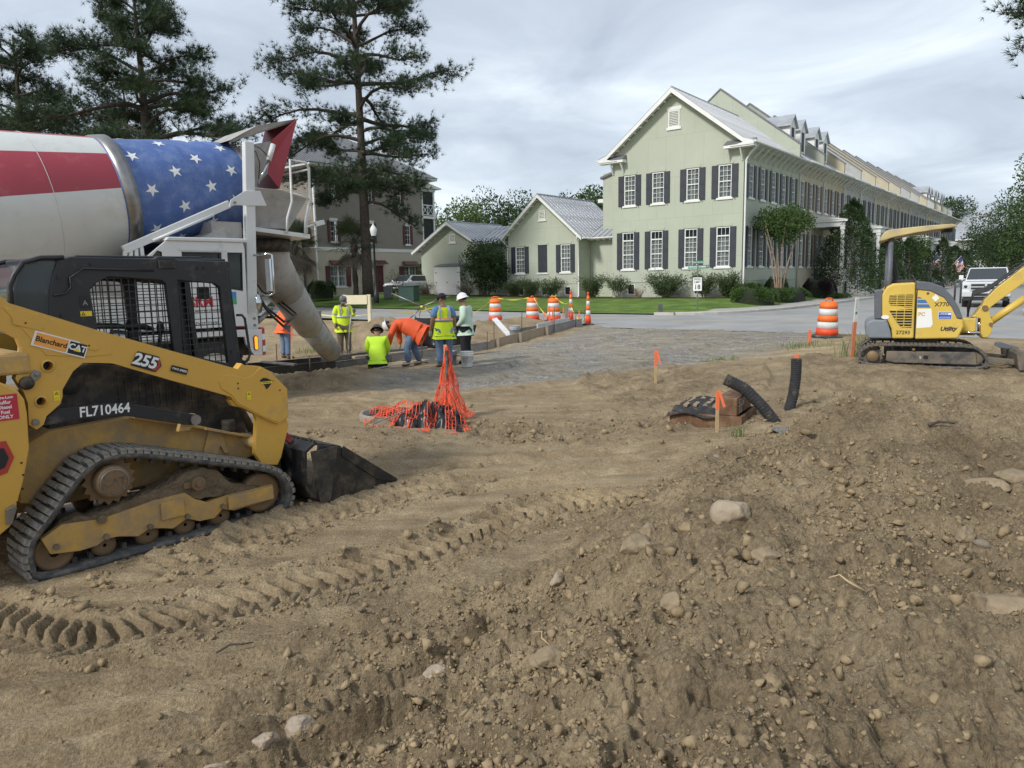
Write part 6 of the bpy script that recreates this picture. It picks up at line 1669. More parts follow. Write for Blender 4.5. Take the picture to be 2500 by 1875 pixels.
 for px,pz in ((-.03,.80),(-.028,.72),(-.04,.63),(-.075,.55)):
  h=MB(); h.disc((px,.047,pz),(0,1,0),.007,.006,8); h.build('bolt_hole',M_BLACKP,eh)
 h=MB(); h.prism([(-.145,.52),(-.10,.545),(-.085,.52),(-.12,.42),(-.155,.42)],(0,-.02,0),org=(0,.049,0)); h.disc((-.11,.02,.525),(0,1,0),.016,.03,8); h.build('tie_link',M_STEELD,eh,bevel=.004)
 # loader arms
 ARM=[(-.30,1.93),(-.021,1.862),(.012,1.848),(.01,1.826),(.532,1.614),(1.527,1.243),(1.566,1.285),(1.595,1.263),(1.723,1.246),(1.808,1.197),(1.953,1.032),(1.949,.79),(1.853,.745),(1.741,.804),(1.505,.955),(1.452,1.031),(.981,1.22),(.605,1.378),(.50,1.392),(.415,1.40),(.349,1.349),(.274,1.232),(.27,1.185),(.253,1.139),(.163,1.066),(.141,1.012),(.098,.986),(.057,1.025),(.066,1.164),(.05,1.241),(.012,1.333),(.056,1.471),(.066,1.534),(.052,1.59),(.002,1.629),(-.042,1.65),(-.30,1.72)]
 LEG=[(1.445,1.003),(1.476,.948),(1.594,.908),(1.665,.856),(1.674,.808),(1.64,.522),(1.70,.42),(1.838,.39),(1.875,.447),(1.967,.714),(1.94,.80),(1.775,.9),(1.536,.99)]
 for side,y0,d in (('near',.14,.09),('far',1.47,.09)):
  a=MB(); plate(a,ARM,[circ(.202,1.40,.031,14),circ(.14,1.169,.028,14),circ(1.847,.938,.023,14)],(0,d,0),org=(0,y0,0)); ao=a.build('lift_arm',M_CATY,T,bevel=.008)
  a=MB(); a.prism(LEG,(0,d*.6,0),org=(0,y0+.03,0)); a.build('arm_foot',M_CATY,ao,bevel=.006)
  if side== 'near':
   a=MB()
   for cx,cz,r_ in ((.202,1.40,.043),(.14,1.169,.040)):a.lathe([(r_*.72,-.008),(r_*.95,-.008),(r_,.0),(r_,.02)],20,(cx,y0-.002,cz),(0,1,0)); a.lathe([(r_*.72,-.008),(r_*.7,.08)],20,(cx,y0,cz),(0,1,0))
   a.build('pin_boss',M_CATY,ao)
   a=MB(); a.disc((.202,y0+.075,1.40),(0,1,0),.03,.004,14); a.disc((.14,y0+.075,1.169),(0,1,0),.028,.004,14); a.disc((1.847,y0+.06,.938),(0,1,0),.023,.004,14); a.build('pin_bore',M_BLACKP,ao)
   # pressed rails on the face and the doubler plate at the knee
   a=MB(); a.prism([(-.02,1.80),(.16,1.75),(.50,1.60),(.605,1.485),(.60,1.44),(.42,1.44),(.20,1.47)],(0,-.006,0),org=(0,y0+.001,0)); a.build('arm_doubler',M_CATY,ao,bevel=.003)
   a=MB(); a.prism([(1.36,1.165),(1.40,1.205),(1.46,1.21),(1.58,1.165),(1.62,1.17),(1.72,1.24),(1.80,1.19),(1.94,1.03),(1.94,.80),(1.86,.755),(1.74,.815),(1.51,.965),(1.46,1.04),(1.38,1.10)],(0,-.008,0),org=(0,y0+.001,0)); kd=a.build('knee_plate',M_CATY,ao,bevel=.004)
   for q in ([(.03,1.735),(.17,1.69),(.205,1.655),(.18,1.635),(.03,1.685)],[(.41,1.555),(.50,1.525),(.52,1.49),(.50,1.475),(.40,1.51)]):
    a=MB(); a.prism(q,(0,-.004,0),org=(0,y0-.006,0)); a.build('pressed_panel',M_CATY,ao,bevel=.003)
   for cx,cz in ((.10,1.69),(.46,1.515),(1.515,1.13),(1.515,1.09),(1.88,1.03)):
    a=MB(); a.disc((cx,y0-.012,cz),(0,1,0),.0065,.004,8); a.build('bolt_hole',M_BLACKP,ao)
   a=MB(); a.disc((.095,y0-.02,1.037),(0,1,0),.022,.03,10); a.build('pin',M_STEELD,ao)
   a=MB(); a.prism([(.09,1.35),(.12,1.385),(.155,1.365),(.15,1.335),(.105,1.30)],(0,-.02,0),org=(0,y0-.003,0)); a.disc((.13,y0-.035,1.352),(0,1,0),.014,.02,8); a.build('lock_lever',M_STEELD,ao,bevel=.004)
   a=MB(); a.lathe([(.001,-.03),(.04,-.03),(.045,-.01),(.045,.02)],14,(.07,y0,1.30),(0,1,0)); a.build('greasy_pivot',M_BLKM,ao)
   yy=y0-.0085
   ang=math.atan2(1.243-1.614,1.527-.532)
   st=decal(T,.287,1.535,.33,.10,yy,M_WHITE,ang,'dealer_sticker'); decal(st,-.055,0,.195,.082,-.002,M_ORANGEP); decal(st,.105,0,.105,.082,-.002,M_BLACKP)
   text_on('Blanchard',.048,M_BLACKP,st,(-.055,-.0045,0),(1,0,0),(0,0,1),bold=.0012); text_on('CAT',.056,M_WHITE,st,(.105,-.0045,.005),(1,0,0),(0,0,1),bold=.002)
   tri=MB(); tri.prism([(.083,-.018),(.105,.006),(.127,-.018)],(0,-.0006,0),org=(0,-.0047,0)); tri.build('logo_triangle',M_YELP,st)
   bd=MB(); bd.prism([(-.105,-.05),(-.085,.06),(.07,.06),(.105,.0),(.075,-.055)],(0,.0025,0)); bo=bd.build('model_badge',M_BLACKP,T,loc=(.835,yy,1.365),rot=(0,-ang,0))
   hb=MB(); hb.prism([(.045,-.045),(.03,0),(.045,.05),(.075,.05),(.096,0),(.075,-.045)],(0,-.001,0),org=(0,-.0003,0)); hb.build('badge_hexagon',M_CLIGHT,bo)
   hb=MB(); hb.prism([(.045,-.028),(.035,0),(.045,.032),(.066,.032),(.08,0),(.066,-.028)],(0,-.001,0),org=(0,-.0014,0)); hb.build('badge_grille',M_BLACKP,bo)
   text_on('255',.115,M_WHITE,bo,(-.018,-.0030,.002),(1,0,0),(0,0,1),bold=.004,shear=.15)
   ts=decal(T,1.06,1.285,.125,.046,yy,M_BLACKP,ang,'two_speed_sticker'); text_on('TWO SPEED',.021,M_WHITE,ts,(0,-.0018,0),(1,0,0),(0,0,1),bold=.0006,shear=.2)
   # state shaped sticker
   sc=MB(); sc.prism([(-.06,.028),(-.03,.046),(.0,.04),(.02,.03),(.058,.012),(.032,-.02),(.012,-.04),(-.008,-.052),(-.02,-.02),(-.035,.0),(-.05,.012)],(0,.002,0)); so=sc.build('state_sticker',M_BLACKP,T,loc=(1.765,y0-.0105,1.105)); sb=decal(so,-.002,.004,.10,.02,-.0012,M_YELP); text_on('WE BUILD SC',.0125,M_BLACKP,so,(-.002,-.0026,.004),(1,0,0),(0,0,1),bold=.0006)
   for wx,wz,yo in ((.235,1.195,yy+.006),(1.60,1.02,y0-.0105)):
    ws=decal(T,wx,wz,.036,.066,yo,M_YELP,0,'warning_sticker'); tr=MB(); plate(tr,[(-.013,.008),(.013,.008),(0,.028)],[[(-.007,.012),(.007,.012),(0,.022)]],(0,-.0006,0),org=(0,-.0016,0)); tr.build('warning_triangle',M_BLACKP,ws); decal(ws,0,-.016,.024,.018,-.0018,mat('sticker_amber',(.75,.55,.02),.5,var=0))
 # link bar with the fleet number
 lk=[(.148,.998),(.17,1.052),(.25,1.102),(.487,1.104),(.682,1.082),(1.13,.939),(1.216,.90),(1.19,.841),(1.08,.859),(.655,.993),(.389,1.009)]
 for y0 in (.17,1.49):
  a=MB(); a.prism(lk,(0,.04,0),org=(0,y0,0)); lo=a.build('link_bar',M_BLK,T,bevel=.005)
 ltext(T,'FL710464',.098,M_WHITE,.535,1.050,.1675,rot=-.03,bold=.002,sx=.86)
 a=MB(); a.disc((1.165,.15,.885),(0,1,0),.04,.10,14); a.build('link_pin',M_STEELD,T); a=MB(); a.prism([(1.05,.80),(1.07,.86),(1.13,.935),(1.20,.92),(1.215,.86),(1.14,.80)],(0,.05,0),org=(0,.215,0)); a.build('link_bracket',M_CATYD,T,bevel=.006)
 a=MB(); a.lathe([(.001,0),(.05,0),(.055,.02),(.05,.05),(.055,.07),(.05,.10),(.001,.10)],12,(1.52,.36,.71),(0,0,1)); a.build('rubber_mount',M_BLKM,T)
 # cab
 CAB=[(.11,1.62),(.104,1.971),(.134,2.036),(.181,2.10),(.308,2.131),(.49,2.128),(1.069,2.119),(1.09,2.135),(1.22,2.13),(1.24,2.112),(1.677,2.102),(1.674,2.062),(1.641,2.033),(1.675,1.26),(1.60,1.20),(.6,1.50)]
 W1=[(.618,1.60),(.598,1.895),(.648,1.945),(.727,1.985),(1.10,1.955),(1.135,1.93),(1.155,1.40)]
 W2=[(1.225,1.375),(1.228,1.955),(1.52,1.925),(1.567,1.89),(1.592,1.268)]
 RG=[(.115,1.68),(.128,1.93),(.155,1.985),(.211,2.068),(.30,2.10),(.40,2.10),(.375,2.02),(.345,1.92),(.318,1.68)]
 for y0 in (.42,1.25):
  c=MB(); plate(c,[(.318,1.60)]+[(.318,1.72),(.345,1.92),(.375,2.02),(.41,2.10),(.49,2.128),(1.069,2.119),(1.09,2.135),(1.22,2.13),(1.24,2.112),(1.677,2.102),(1.674,2.062),(1.641,2.033),(1.675,1.26),(1.60,1.20),(.6,1.50)],[W1,W2],(0,.05,0),org=(0,y0,0)); co=c.build('cab_side',M_BLK,T,bevel=.008)
  g=MB(); grille(g,W1,y0+.03,.050,.050,.0033); g.build('window_mesh',M_BLK,co); g=MB(); grille(g,W2,y0+.03,.050,.050,.0033); g.build('window_mesh',M_BLK,co)
  if y0<1:
   c=MB(); c.tube([(.36,.415,1.86),(.43,.405,1.87),(.47,.405,1.91),(.47,.405,1.98),(.56,.405,2.045),(1.05,.41,2.03)],.008,6); c.disc((.475,.40,1.935),(0,1,0),.014,.02,8); c.build('grab_wire',M_BLK,co)
   c=MB(); c.b2((1.09,.405,2.045),(1.215,.42,2.105)); c.build('roof_badge',M_BLKM,co,bevel=.004)
   for bx,bz in ((.40,1.985),(.40,1.72),(.62,2.075),(1.40,2.05),(1.45,2.05),(1.63,1.36)):
    c=MB(); c.disc((bx,.41,bz),(0,1,0),.011,.012,8); c.build('bolt',M_BLK,co)
   w=decal(co,.555,1.725,.075,.036,.4185,M_YELP,0,'warning_sticker'); tr=MB(); plate(tr,[(-.034,-.012),(-.004,-.012),(-.019,.013)],[[(-.026,-.007),(-.012,-.007),(-.019,.006)]],(0,-.0006,0),org=(0,-.0016,0)); tr.build('warning_triangle',M_BLACKP,w)
   dg=decal(co,.555,1.81,.07,.09,.4188,M_BLACKP,0,'instruction_plate'); text_on('A',.05,mat('grey_print',(.3,.3,.3),.5,var=0),dg,(0,-.0018,-.01),(1,0,0),(0,0,1))
 c=MB(); c.b2((.30,.47,2.09),(1.66,1.25,2.125)); c.b2((.56,.55,2.125),(1.5,1.17,2.145)); c.build('cab_roof',M_BLK,T,bevel=.01)
 # wrap-round rear window
 gl=MB(); pr=[(.115,1.60),(.122,1.93),(.15,1.985),(.205,2.062),(.30,2.098)]
 for (x0,z0),(x1,z1) in zip(pr[:-1],pr[1:]):gl.add([(x0,.47,z0),(x0,1.25,z0),(x1,1.25,z1),(x1,.47,z1)],[(0,1,2,3)])
 for yq in (.445,1.275):gl.add([(p[0],yq,p[1]) for p in RG],[tuple(range(len(RG)))])
 gl.build('rear_window',M_CABGLASS,T)
 for yq in (.43,1.29):c=MB(); c.tube([(.10,yq,1.60),(.108,yq,1.93),(.14,yq,2.0),(.20,yq,2.085),(.31,yq,2.118),(.45,yq,2.122)],.018,8); c.build('rear_window_frame',M_BLK,T)
 f=MB()
 for yq in (.47,1.22):f.beam((1.652,yq+.015,2.04),(1.70,yq+.015,1.20),.06,.05)
 f.b2((1.60,.48,2.03),(1.67,1.24,2.10)); f.build('front_post',M_BLK,T,bevel=.006)
 f=MB(); f.tube([(1.70,.44,1.66),(1.74,.42,1.66),(1.765,.42,1.63),(1.79,.42,1.33),(1.77,.42,1.28),(1.72,.43,1.25)],.011,8); f.build('grab_handle',M_BLK,T)
 # seat, bar and joysticks inside
 s=MB(); s.b2((.56,.62,1.30),(.98,1.10,1.42)); s.box((.60,.86,1.66),(.14,.46,.52),(0,R(-12),0)); s.build('seat',M_SEAT,T,bevel=.03)
 s=MB(); s.tube([(.66,.56,1.62),(1.02,.56,1.60),(1.08,.60,1.58),(1.08,1.12,1.58),(1.02,1.16,1.60),(.66,1.16,1.62)],.016,8); s.build('lap_bar',M_SEAT,T)
 for yq in (.55,1.17):
  s=MB(); s.b2((.80,yq-.06,1.36),(1.18,yq+.06,1.46)); s.tube([(1.10,yq,1.45),(1.12,yq,1.56)],.016,8); s.lathe([(.001,0),(.026,.01),(.03,.05),(.02,.09),(.001,.10)],10,(1.12,yq,1.54)); s.build('joystick',M_SEAT,T)
 s=MB(); s.b2((1.46,.50,1.80),(1.52,.62,1.90)); s.build('monitor',M_BLK,T,bevel=.01)
 # front cross member, tilt cylinders, coupler
 x=MB(); x.tube([(1.70,.2,.60),(1.70,1.5,.60)],.055,12); x.build('cross_tube',M_CATYD,T)
 for yq in (.5,1.2):
  x=MB(); x.tube([(1.62,yq,1.05),(1.80,yq,.66)],.035,10); x.build('tilt_cylinder',M_BLKM,T); x=MB(); x.tube([(1.80,yq,.66),(1.90,yq,.46)],.02,8); x.build('cylinder_rod',M_STEELD,T)
 q=MB(); q.b2((1.84,.30,.12),(1.95,1.40,.52)); q.b2((1.90,.34,.40),(2.02,.48,.56)); q.build('quick_coupler',M_BLKM,T,bevel=.01)
 q=MB(); q.prism([(1.90,.62),(1.96,.66),(2.03,.62),(2.10,.52),(2.07,.50),(2.0,.56),(1.93,.56)],(0,.03,0),org=(0,.30,0)); q.build('coupler_lever',M_REDM,T,bevel=.005)
 # bucket
 B=[(1.97,.10),(2.157,-.005),(2.93,-.01),(2.965,.005),(2.945,.055),(2.36,.475),(2.07,.56),(1.98,.52)]
 M_BK=mat('bucket_black',(0.017,0.018,0.02),0.45,var=.25,vs=5,dirt=(.19,.14,.085),damt=.42,ds=5)
 pl=MB(); th=.018
 prof=[(2.36,.485),(2.09,.56),(2.0,.50),(1.98,.20),(2.03,.08),(2.16,.0),(2.95,-.005)]
 out=prof; inn=[(2.36,.468),(2.10,.538),(2.018,.488),(1.998,.205),(2.042,.095),(2.165,.018),(2.95,.012)]
 pl.prism(out+inn[::-1],(0,1.68,0),org=(0,-.004,0)); bo=pl.build('bucket',M_BK,T)
 for yq in (-.03,1.70):
  bk=MB(); bk.prism([(2.02,.10),(2.17,.0),(2.93,.0),(2.945,.055),(2.36,.475),(2.12,.54)],(0,.025,0),org=(0,yq,0)); bk.build('bucket_side',M_BK,bo,bevel=.004)
 rb=MB(); rb.prism([(2.03,.50),(2.30,.50),(2.20,.03),(2.10,.03)],(0,.012,0),org=(0,-.043,0)); rb.build('side_wear_plate',M_BLKM,bo,bevel=.003)
 rb=MB(); rb.prism([(2.36,.49),(2.945,.07),(2.94,.03),(2.72,.11),(2.34,.40)],(0,.012,0),org=(0,-.0425,0)); rb.build('side_edge_plate',M_BK,bo,bevel=.003)
 ce=MB(); ce.b2((2.86,-.05,-.012),(3.03,1.74,.006)); ce.build('cutting_edge',M_STEELD,bo,bevel=.004)
 tt=MB(); tt.prism([(2.08,.545),(2.11,.575),(2.14,.545)],(0,.03,0)); me=tt.mesh('step_tooth',M_BK)
 for k in range(26):ob('step_tooth',me,bo,(.0+.012*(k%2),.02+k*.064,0))
 bo2=MB(); bo2.prism([(2.36,.05),(2.30,.02),(2.93,.012),(2.6,.10)],(0,1.6,0),org=(0,.03,0)); o=bo2.build('soil_in_bucket',M_MUDPACK,bo)
 return T
track_loader()
# ================================================================== front discharge concrete mixer truck
M_TRW=mat('truck_white',(0.66,0.67,0.66),0.38,var=0.05,vs=2,dirt=(0.42,0.40,0.36),damt=0.3,ds=4,coat=.2)
M_DRW=mat('drum_white',(0.62,0.63,0.60),0.45,var=0.06,vs=1.5,dirt=(0.48,0.46,0.42),damt=0.35,ds=2.5)
M_DRR=mat('drum_red',(0.36,0.045,0.065),0.45,var=0.08,vs=1.5,dirt=(0.42,0.16,0.16),damt=0.3,ds=3)
M_DRB=mat('drum_blue',(0.075,0.14,0.36),0.5,var=0.15,vs=2,dirt=(0.22,0.29,0.46),damt=0.45,ds=4)
M_DRG=mat('cement_grey',(0.36,0.35,0.33),0.85,var=0.2,vs=4,bump=.3,bs=30,dirt=(0.20,0.19,0.175),damt=0.4,ds=5)
M_CHUTE=mat('chute_grey',(0.42,0.405,0.38),0.6,var=0.1,vs=2,dirt=(0.27,0.25,0.225),damt=0.45,ds=3,bump=.1,bs=30)
M_RING=mat('drum_ring_steel',(0.30,0.29,0.28),0.35,.85,var=0.2,vs=6,dirt=(0.16,0.12,0.09),damt=0.3,ds=6)
M_TYRE=mat('tyre_rubber',(0.022,0.022,0.022),0.8,var=0.2,vs=6,dirt=(0.18,0.15,0.11),damt=0.4,ds=8)
M_AMBER=mat('amber_lamp',(0.85,0.32,0.02),0.25,var=0.05,emit=(1,.35,.02),estr=0.6)
M_HOSE=mat('black_hose',(0.015,0.015,0.016),0.5,var=.1)
M_CHROME=mat('mirror_chrome',(0.6,0.62,0.63),0.12,1.0,var=0)
M_DKGLASS=glass_mat('dark_cab_glass',(0.015,0.02,0.022),0.72)
M_DIAM=mat('tread_plate',(0.62,0.63,0.62),0.35,.5,var=0.05,bump=.5,bs=45)
def mixer_truck():
 T=thing('concrete_mixer','front discharge concrete mixer truck with a flag painted drum','truck',(-4.133,12.3,0.0),R(46))
 # drum: axis through (x -1.80, z 3.31), rising to the front
 tau=math.atan(.17); ax=Vector((math.cos(tau),0,math.sin(tau))); up=Vector((-math.sin(tau),0,math.cos(tau))); sd=Vector((0,-1,0)); A0=Vector((-1.80,1.25,3.31))
 SS=[-4.6,-4.2,-3.2,-1.6,-.12,.12,1.0,2.0,2.15]; RR_=[.55,.95,1.16,1.11,.93,.885,.83,.735,.70]
 rad=lambda s:float(np.interp(s,SS,RR_))
 def pt(s,ph,dr=0.0):return A0+ax*s+(sd*math.cos(ph)+up*math.sin(ph))*(rad(s)+dr)
 def shell(s_list,mi_of,mats,name,parent):
  mb=MB(); n=72
  v=[pt(s,2*math.pi*k/n) for s in s_list for k in range(n)]
  for i in range(len(s_list)-1):
   for k in range(n):
    mb_i=mi_of(i,(k+.5)*360/n)
    o=(i*n+k,i*n+(k+1)%n,(i+1)*n+(k+1)%n,(i+1)*n+k)
    mb.f.append(o); mb.mi.append(mb_i); mb.sm.append(True)
  mb.v=[tuple(q) for q in v]
  mb.f.append(tuple(range(n))[::-1]); mb.mi.append(0); mb.sm.append(False)
  return mb.build(name,mats,parent)
 def stripe(i,ph):
  a=(ph-7)%360
  return 1 if a<31 or 62<a<93 or 150<a<182 else 0
 dr=shell([-4.6,-4.2,-3.7,-3.2,-2.4,-1.6,-.9,-.12],stripe,[M_DRW,M_DRR],'drum',T)
 shell([-.12,.12,.5,1.0,1.5,1.75,2.0,2.15],lambda i,ph:1 if i>=6 else 0,[M_DRB,M_DRG],'drum_cone',dr)
 rg=MB(); rg.lathe([(.90,-.10),(.955,-.10),(.955,.09),(.89,.09)],72,A0,ax); rg.build('drum_ring',M_RING,dr)
 for s in (-1.05,1.02,1.55):
  w_=MB(); w_.lathe([(rad(s)-.01,-.012),(rad(s)+.006,0),(rad(s)-.01,.012)],72,A0+ax*s,ax); w_.build('weld_seam',M_DRB if s>0 else M_DRW,dr)
 # white stars
 for k,(s,d) in enumerate([(.23,38),(1.2,33),(.78,18),(1.73,16),(.33,1),(1.3,-1),(.8,-19),(.33,-40),(1.3,-44),(.78,-60),(1.7,-20),(1.75,-62),(.78,60),(1.3,72),(.3,80),(1.75,52)]):
  ph=R(d); r0=.108; pts=[]
  for j in range(10):
   a=math.pi/2+j*math.pi/5+.25*math.sin(k*2.1)+.3; r_=r0 if j%2==0 else r0*.40
   pts.append(pt(s+r_*math.cos(a),ph+r_*math.sin(a)/rad(s),.004))
  c=pt(s,ph,.005); mb=MB(); mb.add(pts+[c],[(j,(j+1)%10,10) for j in range(10)]); mb.build('star',M_WHITE,dr)
 # mast posts, gussets, struts
 for y in (.15,2.25):
  m=MB(); m.add([(-.22,y,1.0),(-.04,y,1.0),(.12,y,4.24),(-.04,y,4.24),(-.22,y+.12,1.0),(-.04,y+.12,1.0),(.12,y+.12,4.24),(-.04,y+.12,4.24)],[(0,1,2,3),(4,7,6,5),(0,4,5,1),(1,5,6,2),(2,6,7,3),(3,7,4,0)]); mo=m.build('mast_post',M_TRW,T,bevel=.012)
  g=MB(); g.prism([(-.40,3.16),(-.36,3.28),(-.11,3.44),(.16,3.46),(.26,3.22),(-.30,3.20)],(0,-.02,0),org=(0,y-.001,0)); g.build('gusset_plate',M_TRW,mo,bevel=.004)
  b=MB(); b.beam((-.36,y+.06,3.22),(-2.02,y+.06,2.46),.09,.12); b.build('brace',M_TRW,mo,bevel=.01)
  b=MB(); b.tube([(-.66,y-.02,3.03),(-1.62,y-.02,2.60)],.022,8); b.build('grab_rail',M_TRW,mo)
  f=MB()
  for k in range(4):f.beam((-2.0+k*.075,y+.05,2.44+k*.03),(-2.06+k*.10,y+.05,2.14),.05,.05)
  f.build('brace_foot',M_TRW,mo)
  p=MB(); p.b2((-.24,y-.025,1.15),(-.03,y-.001,1.45)); p.build('mast_foot',M_TRW,mo,bevel=.01)
  for bx,bz in ((-.10,1.36),(-.10,1.25),(-.30,3.24)):
   p=MB(); p.disc((bx,y-.045,bz),(0,1,0),.022,.03,8); p.build('bolt',M_STEELD,mo)
 # cab
 c=MB(); cabp=[(-1.95,1.25),(-1.95,2.22),(-1.79,2.33),(-1.46,2.60),(-.24,2.60),(-.22,2.5),(-.25,1.25)]
 win=[[(-1.24,1.98),(-1.24,2.44),(-.62,2.44),(-.62,1.95)],[(-.52,1.86),(-.52,2.44),(-.27,2.44),(-.30,1.82)],[(-1.71,2.33),(-1.60,2.45),(-1.54,2.43),(-1.54,2.30)]]
 plate(c,cabp,win,(0,.06,0),org=(0,.05,0)); co=c.build('cab_side',M_TRW,T,bevel=.01)
 c=MB(); plate(c,cabp,win,(0,.06,0),org=(0,2.39,0)); c.build('cab_side',M_TRW,T,bevel=.01)
 for w in win:
  g=MB(); g.prism([(p[0],p[1]) for p in w],(0,.01,0),org=(0,.075,0)); g.build('cab_window',M_DKGLASS,co)
  fr=MB(); cx=sum(p[0] for p in w)/len(w); cz=sum(p[1] for p in w)/len(w)
  plate(fr,w,[[(cx+(p[0]-cx)*.88,cz+(p[1]-cz)*.90) for p in w]],(0,-.006,0),org=(0,.056,0)); fr.build('window_seal',M_HOSE,co)
 c=MB(); c.b2((-1.95,.11,1.25),(-1.90,2.39,2.22)); c.b2((-.30,.11,1.25),(-.25,2.39,1.85)); c.build('cab_end',M_TRW,T)
 c=MB(); c.prism([(-1.48,2.602),(-1.44,2.66),(-.18,2.665),(-.18,2.602)],(0,2.46,0),org=(0,.02,0)); c.build('cab_roof',M_TRW,T,bevel=.015)
 c=MB(); c.b2((-1.28,.035,2.46),(-.58,.05,2.50)); c.build('drip_rail',M_TRW,co)
 text_on('SRM',.22,M_REDP,co,(-1.0,.046,1.655),(1,0,0),(0,0,1),bold=.008,sx=.95)
 text_on('SMYRNA READY MIX CONCRETE',.040,M_BLACKP,co,(-.98,.046,1.525),(1,0,0),(0,0,1),bold=.001)
 text_on('USDOT 73390',.075,M_BLACKP,co,(-.97,.046,1.27+.05),(1,0,0),(0,0,1),bold=.0)
 fl=MB(); fl.b2((-1.32,.046,1.64),(-1.22,.049,1.75)); fo=fl.build('flag_sticker',mat('navy_sticker',(.03,.05,.2),.5,var=0),co); fl=MB(); fl.b2((-1.32,.0455,1.58),(-1.22,.049,1.60)); fl.b2((-1.32,.0455,1.615),(-1.22,.049,1.635)); fl.build('flag_stripe',M_REDP,fo)
 for k,(z,m_) in enumerate(((1.76,mat('blue_sticker',(.05,.22,.5),.5)),(1.66,mat('green_sticker',(.05,.35,.14),.5)))):
  q=MB(); q.b2((-.50,.047,z-.05),(-.42,.05,z+.05)); q.build('sticker',m_,co)
 c=MB(); c.b2((-1.9,.2,1.30),(-.4,2.3,1.36)); c.box((-1.2,.75,1.72),(.14,.5,.6)); c.build('cab_interior',M_SEAT,T)
 c=MB(); c.tube([(-.70,1.0,1.9),(-.60,.7,1.9)],.02,6,closed=False); c.build('steering_wheel',M_SEAT,T)
 # front step, bumper, lamp
 b=MB(); b.prism([(-.62,1.20),(-.04,1.18),(-.055,.74),(-.20,.755),(-.33,.95),(-.35,1.07),(-.62,1.09)],(0,.06,0),org=(0,0,0)); bo=b.build('step_side',M_DIAM,T,bevel=.006)
 b=MB(); b.b2((-2.3,.0,1.10),(-.63,2.4,1.19)); b.build('running_board',M_DIAM,T,bevel=.005)
 b=MB(); plate(b,rrect(-.205,.835,-.125,1.085,.038),[],(0,-.012,0),org=(0,-.001,0)); lo=b.build('lamp_bezel',M_HOSE,bo); b=MB(); plate(b,rrect(-.19,.85,-.14,1.07,.024),[],(0,-.012,0),org=(0,-.0135,0)); b.build('amber_lamp',M_AMBER,lo)
 fr=MB(); fr.prism([(-.04,.02),(.06,.10),(.10,.35),(.10,2.1),(.06,2.35),(-.04,2.43)],(0,0,.46),org=(0,0,.74),ax=(1,0,0),ay=(0,1,0)); fb=fr.build('bumper',M_REDM,T,bevel=.015)
 st=MB()
 for k in range(2):
  z=.80+k*.20
  st.add([(-.036,.017,z),(.066,.097,z),(.066,.097,z+.10),(-.036,.017,z+.10)],[(0,1,2,3)]); st.add([(.066,.095,z),(.106,.345,z),(.106,.345,z+.10),(.066,.095,z+.10)],[(0,1,2,3)])
 st.build('bumper_stripe',M_WHITE,fb)
 b=MB(); b.b2((-.62,.30,.74),(-.05,2.1,1.15)); b.build('front_box',M_BLKM,T)
 # wheels
 def wheel(x,y,r_=.52,w=.34):
  wv=MB(); wv.lathe([(r_*.58,0),(r_*.93,-.0),(r_,.04),(r_,w-.04),(r_*.93,w),(r_*.58,w)],32,(x,y,r_+.02),(0,1,0)); wo=wv.build('wheel',M_TYRE,T)
  rm=MB(); rm.lathe([(.001,.05),(.12,.03),(.15,.09),(r_*.52,.10),(r_*.6,.02)],24,(x,y,r_+.02),(0,1,0)); rm.build('rim',M_TRW,wo)
  tr=MB()
  for k in range(30):
   a=2*math.pi*k/30; m=Matrix.Rotation(-a,3,'Y'); tr.box(m@Vector((r_+.003,0,0))+Vector((x,y+w/2,r_+.02)),(.02,w*.92,.055),m)
  tr.build('tread',M_TYRE,wo)['kind'] = 'stuff'
 for x in (-.85,-4.7,-6.1):
  for y in (.08,2.08):wheel(x,y)
 ch=MB(); ch.b2((-8.2,.8,.75),(-.6,1.0,1.05)); ch.b2((-8.2,1.5,.75),(-.6,1.7,1.05)); ch.b2((-7.8,.25,1.05),(-2.3,2.25,1.35)); ch.b2((-3.9,.2,.65),(-2.5,.75,1.05)); ch.build('chassis',M_TRW,T)
 pd=MB(); pd.prism([(-1.9,1.36),(-.4,2.7),(-.4,2.85),(-2.0,2.2)],(0,1.9,0),org=(0,.3,0)); pd.b2((-.6,.35,2.67),(-.1,2.15,2.95)); pd.build('drum_pedestal',M_CHUTE,T); pd=MB(); pd.b2((-7.6,.5,1.35),(-6.3,2.0,3.0)); pd.build('rear_pedestal',M_CHUTE,T)
 # hopper: raised scoop, red inside
 h=MB(); h.add([(-.1,.55,4.30),(1.22,.70,4.84),(1.22,1.80,4.84),(-.1,1.95,4.30),(-.1,.62,4.26),(1.20,.74,4.79),(1.20,1.76,4.79),(-.1,1.88,4.26),(.45,.62,4.62),(.45,1.88,4.62)],[(0,8,9,3),(8,1,2,9),(4,7,6,5),(0,4,5,1,8),(3,9,2,6,7)]); ho=h.build('hopper_scoop',M_DRG,T)
 h=MB(); h.add([(1.23,.68,4.84),(.86,.78,3.62),(.80,1.72,3.62),(1.23,1.82,4.84),(.72,.66,4.42),(.62,.8,3.9)],[(0,1,2,3),(0,4,5,1)]); o=h.build('hopper_flap',M_DRR,ho); o.modifiers.new('sol','SOLIDIFY').thickness=.015
 h=MB(); h.add([(.15,.72,4.25),(.72,.70,4.40),(.66,.80,3.85),(.35,.85,3.55),(.15,.80,3.7)],[(0,1,2,3,4)]); h.add([(.15,1.78,4.25),(.72,1.8,4.40),(.66,1.7,3.85),(.35,1.65,3.55),(.15,1.7,3.7)],[(0,1,2,3,4)]); o=h.build('hopper_cheek',M_DRG,ho); o.modifiers.new('sol','SOLIDIFY').thickness=.02
